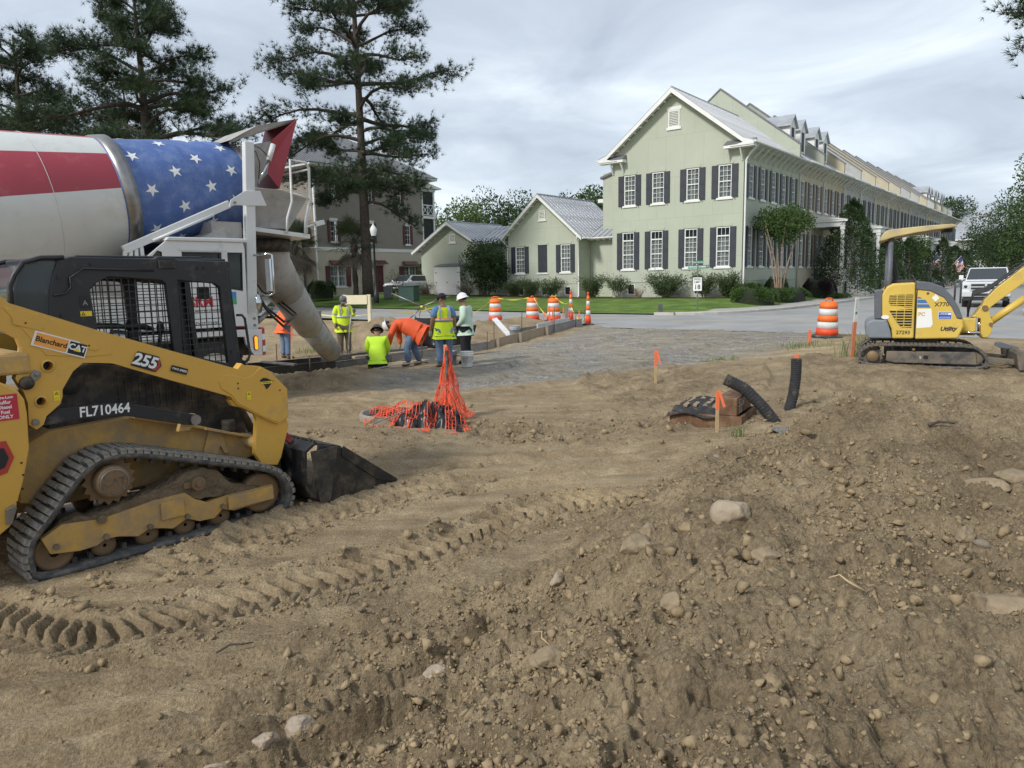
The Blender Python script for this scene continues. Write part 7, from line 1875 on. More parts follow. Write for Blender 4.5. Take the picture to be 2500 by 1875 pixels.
 cy=MB(); cy.tube([(.52,.45,4.02),(.62,.45,4.30)],.045,12); c1=cy.build('hopper_cylinder',M_TRW,ho); cy=MB(); cy.tube([(.30,.45,3.62),(.52,.45,4.02)],.018,8); cy.build('cylinder_rod',M_CHROME,c1)
 cb=MB(); cb.tube([(.04,.32,4.10),(.15,.3,4.22),(.35,.4,4.20),(.55,.44,4.05)],.008,5); cb.tube([(.04,.32,4.05),(.2,.28,4.12),(.3,.35,3.95),(.3,.42,3.7)],.008,5); cb.build('hydraulic_hose',M_HOSE,ho)
 tr=MB(); tr.add([(.15,.45,3.55),(.71,.45,3.55),(1.29,.60,3.46),(.98,.75,2.92),(.35,.75,2.92),(.15,2.0,3.55),(.71,2.0,3.55),(1.29,1.85,3.46),(.98,1.7,2.92),(.35,1.7,2.92)],[(0,1,2,3,4),(5,9,8,7,6),(2,7,8,3),(0,4,9,5)]); o=tr.build('collecting_hopper',M_CHUTE,T); o.modifiers.new('sol','SOLIDIFY').thickness=.02
 pf=MB(); pf.add([(.15,.40,2.82),(1.21,.40,2.72),(1.21,2.1,2.72),(.15,2.1,2.82),(.15,.40,2.89),(1.21,.40,2.80),(1.21,2.1,2.80),(.15,2.1,2.89)],[(0,3,2,1),(4,5,6,7),(0,1,5,4),(1,2,6,5),(2,3,7,6),(3,0,4,7)]); po=pf.build('platform',M_TRW,T,bevel=.008)
 rl=MB(); rl.tube([(.73,.36,2.80),(.75,.36,3.05),(.86,.36,3.35),(.87,.36,4.06),(1.18,.36,4.04),(1.27,.42,3.96),(1.25,.42,3.42),(1.13,.40,3.05),(1.10,.38,2.80)],.022,8); rl.build('handrail',M_TRW,po)
 rl=MB(); rl.tube([(.865,.36,3.50),(1.255,.42,3.42)],.02,8); rl.build('handrail_bar',M_TRW,po)
 rl=MB(); rl.tube([(1.27,.45,3.94),(1.2,1.0,3.92),(1.0,1.9,3.9),(.8,2.0,3.86)],.018,8); rl.tube([(1.0,1.9,3.9),(1.0,1.9,2.8)],.018,8); rl.build('handrail',M_TRW,po)
 rl=MB(); rl.tube([(1.26,.44,3.3),(1.2,.44,3.1),(1.17,.44,2.82)],.018,8); rl.build('handrail',M_TRW,po)
 wl=MB(); wl.tube([(1.12,.38,2.92),(1.30,.36,2.98)],.02,6); wl.box((1.38,.35,3.0),(.16,.10,.08),(0,R(-15),0)); wl.build('work_light',M_TRW,po)
 un=MB(); un.lathe([(.30,0),(.46,.02),(.50,.12),(.48,.22),(.25,.25)],20,(.75,1.25,2.50)); un.build('slew_ring',M_BLKM,T)
 # chute: upper bend, main trough, two extensions; the open side faces up and right
 def trough(name,pts,rads,parent,m,arc=(100,395),thick=.014,lip=True):
  mb=MB(); n=26; vv=[]
  pts=[Vector(p) for p in pts]
  for i,p in enumerate(pts):
   d=(pts[min(i+1,len(pts)-1)]-pts[max(i-1,0)]).normalized()
   s_=d.cross(Vector((0,0,1))).normalized(); u_=s_.cross(d)
   for k in range(n+1):
    a=R(arc[0]+(arc[1]-arc[0])*k/n); vv.append(p+(s_*math.cos(a)+u_*math.sin(a))*rads[i])
  mb.add(vv,[(i*(n+1)+k,i*(n+1)+k+1,(i+1)*(n+1)+k+1,(i+1)*(n+1)+k) for i in range(len(pts)-1) for k in range(n)],smooth=True)
  o=mb.build(name,m,parent); q=o.modifiers.new('sol','SOLIDIFY'); q.thickness=thick; q.offset=1
  if lip:
   for i in (0,len(pts)-1):
    ln=vv[i*(n+1):(i+1)*(n+1)]; e=MB(); e.tube(ln,.02,6); e.build('rim',m,o)
  return o
 c0,c1,c2,c3,c4=[Vector(q) for q in CHUTE_PTS]
 main=trough('chute',[c0+Vector((-.02,0,.22)),c0,c1,c2],[.44,.43,.40,.335],T,M_CHUTE)
 trough('chute_extension',[c2+(c3-c2)*-.08,c2+(c3-c2)*.4,c3],[.345,.325,.295],main,M_CHUTE)
 trough('chute_extension',[c3+(c4-c3)*-.10,c4],[.275,.255],main,M_DRG)
 d=(c2-c1).normalized(); s_=d.cross(Vector((0,0,1))).normalized(); u_=s_.cross(d)
 nn=(-s_*math.cos(R(25))*-1+u_*math.sin(R(25)))
 # lettering along the upper edge
 ed=(s_*math.cos(R(40))+u_*math.sin(R(40)))
 text_on('DO NOT WALK UNDER CHUTE',.085,M_BLACKP,main,c1+(c2-c1)*.42+(s_*math.cos(R(14))+u_*math.sin(R(14)))*.392,d,(s_*-math.sin(R(14))+u_*math.cos(R(14))),bold=.002)
 hs=MB()
 for off,sag in ((0.0,.35),(.06,.5),(.12,.42)):
  a=c2+u_*.33+s_*(.1+off); b_=c3+u_*.25-s_*(.28-off)
  hs.tube([a,a-Vector((0,0,sag*.8))-s_*.35,(a+b_)/2-Vector((0,0,sag))-s_*.3,b_-s_*.1,b_+d*.3],.016,6)
 hs.tube([(-.05,.25,1.95),(.2,.3,1.55),(.7,.6,1.25),(1.2,1.1,1.3),tuple(c2-u_*.1-s_*.33)],.022,6)
 hs.tube([(-.05,.30,1.85),(.3,.3,1.4),(.8,.8,1.15),(1.3,1.2,1.35),tuple(c2-s_*.34)],.022,6)
 hs.tube([(-.05,.22,2.05),(.12,.2,1.8),(.3,.25,1.72),(.5,.5,1.95)],.02,6)
 hs.build('hydraulic_hose',M_HOSE,main)['kind'] = 'stuff'
 cyl=MB(); cyl.tube([(.10,.45,1.45),tuple(c2-s_*.30-u_*.05)],.06,10); cyl.build('chute_cylinder',M_TRW,main); cyl=MB(); cyl.tube([(.12,.45,1.28),tuple(c2-s_*.30-u_*.35)],.045,10); cyl.build('chute_cylinder',M_STEELD,main)
 cl=MB()
 for p,q in ((c2,0),(c3,0)):
  cl.box(p+u_*.26+s_*.18,(.12,.10,.16)); cl.tube([p+u_*.34+s_*.05,p+u_*.36+s_*.25],.03,8)
 cl.tube([c2+u_*.33+s_*.2,c3+u_*.28+s_*.18,c4+u_*.22+s_*.14],.018,6); cl.build('chute_clamp',M_STEELD,main)
 # mirrors
 mr=MB(); mr.tube([(-.05,.10,2.40),(.10,-.12,2.42),(.14,-.16,2.40),(.14,-.16,1.78),(.10,-.1,1.74),(-.05,.1,1.74)],.018,8); mo=mr.build('mirror_arm',M_CHROME,T)
 mr=MB(); mr.b2((.06,-.2,1.80),(.10,-.05,2.34)); mr.build('mirror',M_CHROME,mo,bevel=.01)
 mr=MB(); mr.lathe([(.001,0),(.10,0),(.11,.02),(.001,.05)],18,(-.08,-.02,1.62),(.6,-.8,0)); mr.v=[(x,y,1.62+(z-1.62)*1.5) for x,y,z in mr.v]; mr.build('round_mirror',M_CHROME,mo)
 return T
CHUTE_PTS=[(0.83,1.40,2.62),(0.95,1.48,2.28),(1.68,2.15,1.74),(2.84,3.37,0.99),(3.97,4.34,0.26)]
mixer_truck()
# ================================================================== mini excavator
M_KOY=mat('excavator_yellow',(0.66,0.46,0.085),0.45,var=0.08,vs=2.5,dirt=(0.34,0.25,0.13),damt=0.34,ds=5)
M_KOYF=mat('faded_canopy_yellow',(0.50,0.40,0.19),0.7,var=0.22,vs=4,dirt=(0.36,0.32,0.25),damt=0.5,ds=3)
M_KOG=mat('excavator_grey',(0.105,0.115,0.13),0.5,var=0.12,vs=3,dirt=(0.24,0.21,0.17),damt=0.3,ds=5)
M_KOGL=mat('counterweight_grey',(0.20,0.225,0.25),0.5,var=0.12,vs=3,dirt=(0.28,0.25,0.2),damt=0.3,ds=5)
M_KUNDER=mat('dusty_undercarriage',(0.075,0.075,0.075),0.75,var=0.3,vs=5,dirt=(0.23,0.18,0.12),damt=0.62,ds=5)
M_BLUEP=mat('blue_sticker_print',(0.03,0.09,0.40),0.4,var=.1)
M_BLUED=mat('teal_blue_print',(0.05,0.16,0.38),0.4,var=.15)
def excavator():
 T=thing('mini_excavator','yellow mini excavator with open canopy parked on the dirt at right','excavator',(6.0024,12.5,.436),R(-25))
 # local x = towards the boom, y = away from the camera (0 = outer edge of the near track)
 LOOP=[(.02,-.05),(-.035,.05),(-.02,.14),(.06,.235),(.21,.275),(.9,.283),(1.46,.278),(1.69,.238),(1.82,.10),(1.835,-.01),(1.75,-.085),(1.45,-.10),(.9,-.095),(.35,-.085)]
 for y0,near in ((0.0,True),(1.15,False)):
  rail_track(T,y0,.30,LOOP,64,M_RUB,M_KUNDER,.022,near,thick=.03)
  f=MB(); f.prism([(.38,.0),(.38,.165),(1.67,.175),(1.70,-.03),(.5,-.03)],(0,.20,0),org=(0,y0+.04,0)); fo=f.build('track_frame',M_KUNDER,T,bevel=.015)
  s=MB(); s.lathe([(.001,0),(.088,0),(.095,.015),(.10,.06),(.001,.06)],22,(.17,y0+.01,.075),(0,1,0)); so=s.build('sprocket_hub',M_RUSTIDL,T)
  t=MB(); teeth=[]
  for k in range(30):
   a=2*math.pi*k/30; r_=.165 if k%2 else .14; teeth.append((.17+r_*math.cos(a),.075+r_*math.sin(a)))
  plate(t,teeth,[],(0,.03,0),org=(0,y0+.10,0)); t.build('sprocket',M_KUNDER,so)
  s=MB(); s.lathe([(.02,0),(.10,0),(.13,.02),(.13,.12),(.02,.12)],22,(1.67,y0+.08,.07),(0,1,0)); s.build('idler_wheel',M_KUNDER,T)
  s=MB(); s.disc((.78,y0+.02,.205),(0,1,0),.022,.05,10); s.build('carrier_roller',M_RUSTIDL,T)
  if near:
   b=MB(); b.b2((.93,.036,.045),(1.0,.04,.105)); b.build('slot',M_BLACKP,fo); ltext(fo,'S',.06,M_WHITE,.885,.07,.0375)
 u=MB(); u.b2((.5,.32,.0),(1.35,1.13,.22)); u.lathe([(.3,0),(.34,.02),(.34,.14),(.3,.16)],24,(.85,.72,.2)); u.build('undercarriage',M_KUNDER,T)
 Y0,Y1=.15,1.38
 # upper body
 b=MB(); plate(b,[(.29,.70),(.27,1.12),(.34,1.25),(.43,1.30),(.765,1.315),(.785,.375),(.46,.37),(.44,.53),(.37,.69)],[],(0,Y1-Y0,0),org=(0,Y0,0)); hood=b.build('engine_hood',M_KOY,T,bevel=.03,seg=3)
 b=MB(); plate(b,[(.795,.365),(.775,1.31),(1.03,1.225),(1.20,1.09),(1.33,.88),(1.44,.71),(1.48,.69),(1.49,.58),(1.42,.385)],[],(0,Y1-Y0-.1,0),org=(0,Y0,0)); fb=b.build('front_cowl',M_KOY,T,bevel=.03,seg=3)
 b=MB(); b.prism([(.77,1.335),(.97,1.315),(1.15,1.245),(1.30,1.085),(1.41,.885),(1.475,.71),(1.385,.71),(1.30,.90),(1.18,1.055),(.98,1.165),(.775,1.19)],(0,Y1-Y0-.05,0),org=(0,Y0-.015,0)); b.build('cowl_band',M_KOG,T,bevel=.02,seg=3)
 c=MB(); c.prism([(.04,.60),(.08,.66),(.17,.695),(.35,.69),(.42,.53),(.455,.372),(.10,.37),(.045,.44)],(0,Y1-Y0+.04,0),org=(0,Y0-.02,0)); c.build('counterweight',M_KOGL,T,bevel=.03,seg=3)
 c=MB(); c.prism([(.155,1.17),(.185,1.20),(.285,1.20),(.285,.70),(.175,.70)],(0,.25,0),org=(0,Y0+.01,0)); c.build('rear_pillar',M_KOG,T,bevel=.02)
 c=MB(); c.b2((.28,Y0+.26,.72),(.30,Y1,1.15)); c.build('rear_cover',M_KOG,T)
 # louvres
 g1=[(.385,1.095),(.45,1.115),(.735,1.12),(.73,.90),(.40,.945),(.375,1.0)]; g2=[(.39,.85),(.735,.872),(.735,.555),(.57,.58),(.50,.67)]
 for g in (g1,g2):
  k=MB(); k.prism(g,(0,.004,0),org=(0,Y0-.003,0)); ko=k.build('louvre_recess',M_BLACKP,hood)
  s=MB()
  for n_ in range(7):
   z=min(p[1] for p in g)+(max(p[1] for p in g)-min(p[1] for p in g))*(n_+.5)/7
   for a,e in clip_line(g,1,z):s.b2((a,Y0-.016,z-.007),(e,Y0-.002,z+.007))
  for xx in (.50,.62):
   for a,e in clip_line(g,0,xx):s.b2((xx-.005,Y0-.014,a),(xx+.005,Y0-.002,e))
  s.build('louvre',M_KOY,ko)
 # panels and print
 p=MB(); plate(p,[(.81,.875),(1.015,.875),(1.045,.62),(1.02,.57),(.81,.55)],[],(0,-.004,0),org=(0,Y0+.001,0)); p.build('white_panel',M_WHITE,fb)
 for q in ([(.805,1.075),(.85,1.065),(.87,1.045),(.805,1.045)],[(.805,1.025),(.92,1.025),(.955,.97),(.805,.97)],[(.805,.95),(.97,.95),(1.0,.895),(.805,.895)]):
  p=MB(); p.prism(q,(0,-.003,0),org=(0,Y0+.001,0)); p.build('blue_stripe',M_BLUED,fb)
 yy=Y0-.004
 ltext(fb,'X770',.095,M_BLACKP,1.16,.945,yy,bold=.001,rot=.02); ltext(hood,'27293',.085,M_BLACKP,.615,.475,yy,bold=.001,rot=.0,sx=1.0); ltext(fb,'Utility',.095,M_BLACKP,1.27,.545,yy,shear=.3,bold=.003,rot=.03); ltext(fb,'PC',.085,mat('gold_print',(.62,.42,.12),.5,var=0),.875,.785,yy-.002,bold=.003)
 st=decal(fb,1.215,.765,.20,.118,yy,M_WHITE,0,'hire_sticker'); decal(st,0,0,.185,.105,-.002,M_BLUEP); text_on('LINDER',.034,M_WHITE,st,(-.02,-.0045,.026),(1,0,0),(0,0,1),bold=.0006); decal(st,.064,.026,.045,.03,-.0036,M_WHITE); decal(st,0,-.028,.16,.006,-.0036,M_WHITE)
 d=MB(); d.prism([(0,.062),(.055,0),(0,-.062),(-.055,0)],(0,-.003,0)); d.build('diamond_sticker',M_WHITE,fb,loc=(1.065,Y0+.001,1.055))
 d=MB(); plate(d,[(.335+.06*math.cos(a),.735+.035*math.sin(a)) for a in np.linspace(0,6.283,17)[:-1]],[],(0,-.003,0),org=(0,Y0+.001,0)); d.build('oval_sticker',M_WHITE,hood)
 d=MB(); d.disc((.95,Y0-.006,1.13),(0,1,0),.02,.01,12); d.build('lock',M_BLKM,fb)
 d=MB(); d.b2((.783,Y0-.004,.38),(.797,Y0+.02,1.31)); d.build('panel_gap',M_BLACKP,fb)
 # canopy
 for y in (.30,1.16):
  p=MB(); p.tube([(.345,y,1.20),(.37,y,1.35),(.37,y,2.06)],.045,10); p.build('canopy_post',M_KOG,T)
 c=MB(); up=[(.20,2.03),(.235,2.13),(.30,2.19),(.55,2.215),(.9,2.24),(1.24,2.25),(1.31,2.23)]; lo=[(1.31,2.20),(1.0,2.165),(.70,2.125),(.40,2.07),(.22,2.01)]
 c.prism(up+lo,(0,1.12,0),org=(0,.18,0)); c.build('canopy',M_KOYF,T,bevel=.025,seg=2)
 c=MB(); c.box((1.22,.74,2.16),(.12,.5,.06)); c.build('canopy_latch',M_HOSE,T)
 # cockpit
 s=MB(); s.b2((.40,.5,1.28),(.78,1.0,1.36)); s.box((.46,.75,1.52),(.10,.46,.42),(0,R(-14),0)); s.build('seat',M_SEAT,T,bevel=.03)
 s=MB(); s.b2((.92,.85,1.15),(1.25,1.3,1.30)); s.tube([(1.0,.55,1.25),(1.02,.55,1.55)],.014,6); s.tube([(1.0,1.0,1.25),(.98,1.0,1.55)],.014,6); s.box((1.02,.55,1.56),(.05,.05,.10)); s.box((.98,1.0,1.56),(.05,.05,.10)); s.tube([(1.2,.7,1.15),(1.25,.7,1.42)],.012,6); s.build('control_lever',M_SEAT,T)
 s=MB(); s.tube([(1.43,1.05,.95),(1.43,1.05,1.28),(1.45,1.05,1.33),(1.50,1.05,1.33),(1.52,1.05,1.28),(1.52,1.05,.93)],.016,8); s.build('grab_handle',M_KOG,T)
 s=MB(); s.b2((.33,.40,1.20),(.38,.43,1.52)); s.build('window_guard',M_CABGLASS,T)
 # swing post and boom
 w=MB(); w.b2((1.45,.58,.41),(1.72,.92,.70)); w.build('swing_bracket',M_KOY,T,bevel=.02)
 w=MB(); w.prism([(1.65,.72),(1.70,.76),(1.77,.88),(1.82,.93),(1.89,.88),(1.92,.72),(1.965,.62),(1.95,.45),(1.90,.37),(1.80,.37),(1.78,.69)],(0,.30,0),org=(0,.60,0)); sp=w.build('swing_post',M_KOY,T,bevel=.015)
 w=MB(); w.disc((1.83,.57,.87),(0,1,0),.045,.36,16); w.disc((1.93,.57,.60),(0,1,0),.03,.36,14); w.build('pivot_pin',M_RUSTIDL,sp)
 w=MB(); w.tube([(1.50,.52,.46),(1.78,.52,.46)],.03,10); w.tube([(1.785,.75,.40),(1.785,.75,.68)],.025,8); w.build('swing_cylinder',M_CHROME,T)
 bm=MB(); bm.prism([(1.78,.86),(1.82,1.0),(1.98,1.20),(2.33,1.53),(2.9,2.05),(3.15,2.18),(3.22,2.05),(2.98,1.80),(2.36,1.28),(2.07,1.02),(1.90,.86)],(0,.20,0),org=(0,.65,0)); bo=bm.build('boom',M_KOY,T,bevel=.012)
 cy=MB(); cy.tube([(1.93,.75,.62),(2.40,.75,1.02)],.06,12); cy.build('boom_cylinder',M_KOY,bo); cy=MB(); cy.tube([(2.40,.75,1.02),(2.75,.75,1.45)],.03,10); cy.build('cylinder_rod',M_CHROME,bo)
 ar=MB(); ar.prism([(3.05,2.16),(3.25,2.22),(3.9,1.0),(3.75,.75),(3.6,.85)],(0,.16,0),org=(0,.67,0)); ar.build('dipper_arm',M_KOY,T,bevel=.01)
 bk=MB(); bk.prism([(3.55,.85),(3.85,.8),(3.95,.4),(3.6,.1),(3.25,.15),(3.5,.4)],(0,.5,0),org=(0,.5,0)); bk.build('digging_bucket',M_BLKM,T,bevel=.01)
 hs=MB()
 for k in range(4):
  o=.03*k; hs.tube([(1.60,.62+o,.72),(1.58+o*.5,.60+o,.92),(1.66,.60+o,1.10+o*.6),(1.85,.63+o,1.15+o*.5),(2.05,.66+o,1.33+o*.3),(2.4,.68+o,1.64),(2.9,.68+o,2.10)],.016,6)
 hs.build('hydraulic_hose',M_HOSE,T)['kind'] = 'stuff'
 # dozer blade
 bl=MB(); bl.prism([(2.27,-.10),(2.24,.02),(2.22,.16),(2.25,.22),(2.34,.20),(2.36,-.08)],(0,1.5,0),org=(0,-.02,0)); bo2=bl.build('dozer_blade',M_KUNDER,T,bevel=.008)
 for y in (.28,1.02):
  a=MB(); a.beam((1.5,y+.06,.06),(2.26,y+.06,-.0),.10,.09); a.build('blade_arm',M_KUNDER,bo2,bevel=.01)
 a=MB(); a.prism([(2.02,.24),(2.03,.29),(2.09,.30),(2.36,.21),(2.36,.14),(2.25,.18),(2.10,.20)],(0,.10,0),org=(0,.66,0)); a.build('blade_bracket',M_KOG,bo2,bevel=.008)
excavator()
# ================================================================== road vehicles
M_CARW=mat('car_white',(0.72,0.73,0.74),0.22,var=0.02,coat=.6)
M_CARGL=mat('car_glass',(0.05,0.06,0.065),0.06,var=0)
M_CARBLK=mat('car_black_plastic',(0.02,0.02,0.02),0.5,var=.1)
M_LAMP=mat('headlamp',(0.55,0.57,0.58),0.12,var=0)
def car_wheel(T,x,y,r_,w,s):
 t=MB(); t.lathe([(r_*.62,0),(r_*.94,0),(r_,.03),(r_,w-.03),(r_*.94,w),(r_*.62,w)],24,(x,y,r_),(0,1,0)); wo=t.build('wheel',M_TYRE,T)
 t=MB(); yy=y-.004 if s<0 else y+w+.004
 t.lathe([(.001,0),(r_*.62,.0),(r_*.62,.02*s*-1)],20,(x,yy,r_),(0,1,0)); t.build('rim',M_STEELD,wo)
def pickup():
 p=W(12.3,-1.2,.215)
 T=thing('pickup_truck','white pickup truck with chrome grille facing the camera on the side street','pickup',p,math.atan2(-.7892,-.6142)+R(4))
 # local x forward, y left
 L_,Wd=5.8,2.0
 body=[(0,.55),(.0,.95),(-.06,1.12),(-.35,1.22),(-1.35,1.28),(-1.45,1.28),(-1.45,.5),(-1.2,.42),(-.2,.42)]
 b=MB(); b.prism(body,(0,Wd,0),org=(0,-Wd/2,0)); bo=b.build('front_body',M_CARW,T,bevel=.06,seg=3)
 b=MB(); b.prism([(-1.40,.45),(-1.40,1.27),(-5.7,1.27),(-5.75,.6),(-5.5,.45)],(0,Wd-.02,0),org=(0,-Wd/2+.01,0)); b.build('rear_body',M_CARW,T,bevel=.05,seg=2)
 c=MB(); y=Wd/2-.08
 v=[(-1.40,-y,1.27),(-1.40,y,1.27),(-2.05,y-.13,1.90),(-2.05,-y+.13,1.90),(-3.4,-y,1.27),(-3.4,y,1.27),(-3.2,y-.14,1.88),(-3.2,-y+.14,1.88)]
 c.add(v,[(0,1,2,3),(4,7,6,5),(0,3,7,4),(1,5,6,2),(3,2,6,7)]); c.build('cab',M_CARW,T,bevel=.05,seg=3)
 g=MB(); g.add([(-1.455,-y+.06,1.325),(-1.455,y-.06,1.325),(-1.985,y-.18,1.845),(-1.985,-y+.18,1.845)],[(0,1,2,3)]); o=g.build('windscreen',M_CARGL,T); o.location=(.025,0,.012)
 for s in (1,-1):
  g=MB(); g.add([(-1.62,s*(y-.005),1.34),(-2.45,s*(y-.005),1.34),(-2.45,s*(y-.11),1.80),(-2.06,s*(y-.11),1.80)],[(0,1,2,3)]); g.add([(-2.53,s*(y-.005),1.34),(-3.3,s*(y-.005),1.34),(-3.15,s*(y-.11),1.80),(-2.53,s*(y-.11),1.80)],[(0,1,2,3)]); o=g.build('side_window',M_CARGL,T); o.location=(0,s*.012,0)
  m=MB(); m.box((-1.72,s*1.10,1.42),(.12,.20,.24)); m.box((-1.70,s*.98,1.36),(.05,.14,.05)); m.build('mirror',M_CARW,T,bevel=.03)
  m=MB(); m.box((-.06,s*.79,1.0),(.16,.36,.24)); ho=m.build('headlight',M_LAMP,T,bevel=.04); m=MB(); m.lathe([(.001,0),(.07,0),(.08,-.02)],14,(.028,s*.82,1.0),(1,0,0)); m.build('lamp_lens',M_CARBLK,ho)
  m=MB(); m.b2((-.02,s*.78-.14,.60),(.035,s*.78+.14,.72)); m.build('fog_lamp',M_CARBLK,T,bevel=.02)
  for x in (-1.0,-4.6):car_wheel(T,x,s*.97-(.0 if s<0 else .28)-(0.0 if s>0 else 0),.41,.28,s)
  m=MB(); m.lathe([(.43,0),(.50,.0),(.50,.04),(.43,.04)],20,(-1.0,s*.985-.02,.45),(0,1,0),a0=R(0),a1=R(180)); m.build('wheel_arch',M_CARBLK,T)
 m=MB(); m.b2((.0,-.62,.84),(.045,.62,1.14)); gr=m.build('grille',M_CARBLK,T,bevel=.02)
 m=MB()
 for q in (((.02,-.64,1.12),(.07,.64,1.17)),((.02,-.64,.81),(.07,.64,.86)),((.03,-.045,.86),(.075,.045,1.12)),((.03,-.62,.965),(.07,-.045,1.01)),((.03,.045,.965),(.07,.62,1.01)),((.02,-.66,.86),(.07,-.60,1.12)),((.02,.60,.86),(.07,.66,1.12))):m.b2(*q)
 m.build('grille_bar',M_LAMP,gr)
 m=MB(); m.prism([(-.055,.06),(-.075,-.01),(-.04,-.05),(0,-.07),(.04,-.05),(.075,-.01),(.055,.06),(.03,.02),(0,.05),(-.03,.02)],(.02,0,0),org=(.076,0,1.0),ax=(0,1,0)); m.build('emblem',M_CHROME,gr)
 m=MB(); m.b2((-.1,-1.0,.52),(.10,1.0,.78)); bu=m.build('bumper',M_LAMP,T,bevel=.04,seg=2)
 m=MB(); m.b2((.05,-.55,.56),(.11,.55,.68)); m.b2((-.2,-.9,.34),(.03,.9,.515)); m.build('air_dam',M_CARBLK,bu)
 for s in (1,-1):
  m=MB(); m.b2((-1.2,s*.2-.02,1.285),(-.5,s*.2+.02,1.30)); m.build('hood_crease',M_CARW,T)
pickup()
def suv():
 T=thing('parked_car','white hatchback parked between the boarded house and the garden store','car',(-9.3,58.0,1.02),R(238))
 body=[(0,.35),(.02,.70),(-.15,.86),(-.95,.98),(-1.0,.98),(-4.2,1.0),(-4.25,.4),(-3.9,.3),(-.2,.28)]
 b=MB(); b.prism(body,(0,1.76,0),org=(0,-.88,0)); b.build('body',M_CARW,T,bevel=.09,seg=3)
 y=.80; v=[(-.90,-y,.96),(-.90,y,.96),(-1.75,y-.16,1.50),(-1.75,-y+.16,1.50),(-4.15,-y,.98),(-4.15,y,.98),(-3.7,y-.17,1.50),(-3.7,-y+.17,1.50)]
 c=MB(); c.add(v,[(0,1,2,3),(4,7,6,5),(0,3,7,4),(1,5,6,2),(3,2,6,7)]); c.build('roof',M_CARW,T,bevel=.06,seg=3)
 g=MB(); g.add([(-.97,-y+.07,1.0),(-.97,y-.07,1.0),(-1.70,y-.2,1.465),(-1.70,-y+.2,1.465)],[(0,1,2,3)]); o=g.build('windscreen',M_CARGL,T); o.location=(-.01,0,.03)
 for s in (1,-1):
  g=MB(); g.add([(-1.25,s*y,1.03),(-3.95,s*y,1.05),(-3.65,s*(y-.13),1.44),(-1.82,s*(y-.13),1.44)],[(0,1,2,3)]); o=g.build('side_window',M_CARGL,T); o.location=(0,s*.012,0)
  m=MB(); m.box((-.05,s*.66,.70),(.22,.34,.14)); m.build('headlight',M_LAMP,T,bevel=.04)
  for x in (-.85,-3.35):car_wheel(T,x,s*.86-(.0 if s<0 else .22),.33,.22,s)
  m=MB(); m.box((-1.25,s*.95,1.05),(.12,.18,.13)); m.build('mirror',M_CARW,T,bevel=.03)
 m=MB(); m.b2((-.02,-.5,.56),(.035,.5,.74)); m.b2((-.05,-.7,.34),(.04,.7,.48)); m.build('grille',M_CARBLK,T,bevel=.02)
suv()
# ================================================================== building site furniture
M_ORG=mat('barrel_orange',(0.80,0.16,0.02),0.55,var=0.08,vs=4,dirt=(0.45,0.22,0.12),damt=0.3,ds=6)
M_ORGD=mat('cone_red_orange',(0.75,0.075,0.02),0.55,var=0.08,vs=4,dirt=(0.4,0.2,0.12),damt=0.25,ds=6)
M_REFL=mat('reflective_white',(0.66,0.67,0.67),0.45,var=0.08,vs=6,dirt=(0.42,0.40,0.36),damt=0.4,ds=7)
M_RUBB=mat('rubber_base',(0.03,0.03,0.03),0.85,var=.2,dirt=(.22,.19,.15),damt=.5)
M_WOOD=mat('form_lumber',(0.36,0.285,0.20),0.85,var=0.25,vs=5,bump=.2,bs=30,dirt=(0.26,0.21,0.16),damt=0.5,ds=5)
M_WOODG=mat('grey_lumber',(0.22,0.20,0.175),0.9,var=0.25,vs=6,bump=.2,bs=30,dirt=(0.30,0.25,0.18),damt=0.4,ds=5)
M_LATH=mat('survey_lath',(0.52,0.37,0.20),0.8,var=.15,vs=8)
M_PINK=mat('fluorescent_paint',(0.90,0.20,0.075),0.6,var=.08,vs=6)
M_FORM=mat('steel_form',(0.115,0.12,0.125),0.5,.5,var=.25,vs=4,dirt=(0.30,0.27,0.22),damt=.5,ds=5)
M_FORMG=mat('galvanised_form',(0.27,0.275,0.28),0.5,.5,var=.2,vs=4,dirt=(0.32,0.28,0.22),damt=.5,ds=5)
M_FORMB=mat('oiled_black_form',(0.022,0.023,0.024),0.4,var=.25,vs=4,dirt=(0.2,0.17,0.13),damt=.3,ds=5)
M_REBAR=mat('rusty_pin',(0.12,0.075,0.05),0.8,.3,var=.3,vs=9)
M_MESH=mat('orange_mesh',(0.95,0.13,0.05),0.55,var=.08,vs=8)
M_BAG=mat('black_plastic',(0.014,0.014,0.016),0.35,var=.2,vs=4,dirt=(.20,.16,.12),damt=.15,ds=6)
M_FABRIC=mat('geotextile',(0.028,0.028,0.030),0.9,var=.3,vs=12,bump=.4,bs=60,dirt=(.22,.17,.12),damt=.35,ds=7)
M_TAPE=mat('caution_tape',(0.85,0.68,0.06),0.5,var=.05)
M_BUCKG=mat('grey_plastic',(0.36,0.40,0.43),0.5,var=.06,dirt=(.45,.42,.38),damt=.3)
M_RUSTY=mat('rusty_iron',(0.17,0.092,0.05),0.85,.2,var=.35,vs=6,bump=.4,bs=30,dirt=(.26,.20,.13),damt=.45,ds=6)
M_BRICKC=mat('concrete_collar',(0.30,0.26,0.21),0.9,var=.2,vs=5,bump=.4,bs=30,dirt=SOIL,damt=.5)
M_POSTBK=mat('black_cast_iron',(0.014,0.015,0.016),.45,var=.1)
M_LANTERN=mat('lantern_glass',(0.72,0.73,0.72),.3,var=.03)
M_CREAMP=mat('cream_paint',(0.66,0.60,0.42),.6,var=.06,vs=3)
M_SIGNG=mat('street_sign_green',(0.02,0.19,0.12),.5,var=.08)
M_GALV=mat('galvanised_post',(0.16,0.165,0.17),.5,.6,var=.15)
M_SHOVH=mat('shovel_handle',(0.42,0.30,0.18),.6,var=.2,vs=8)
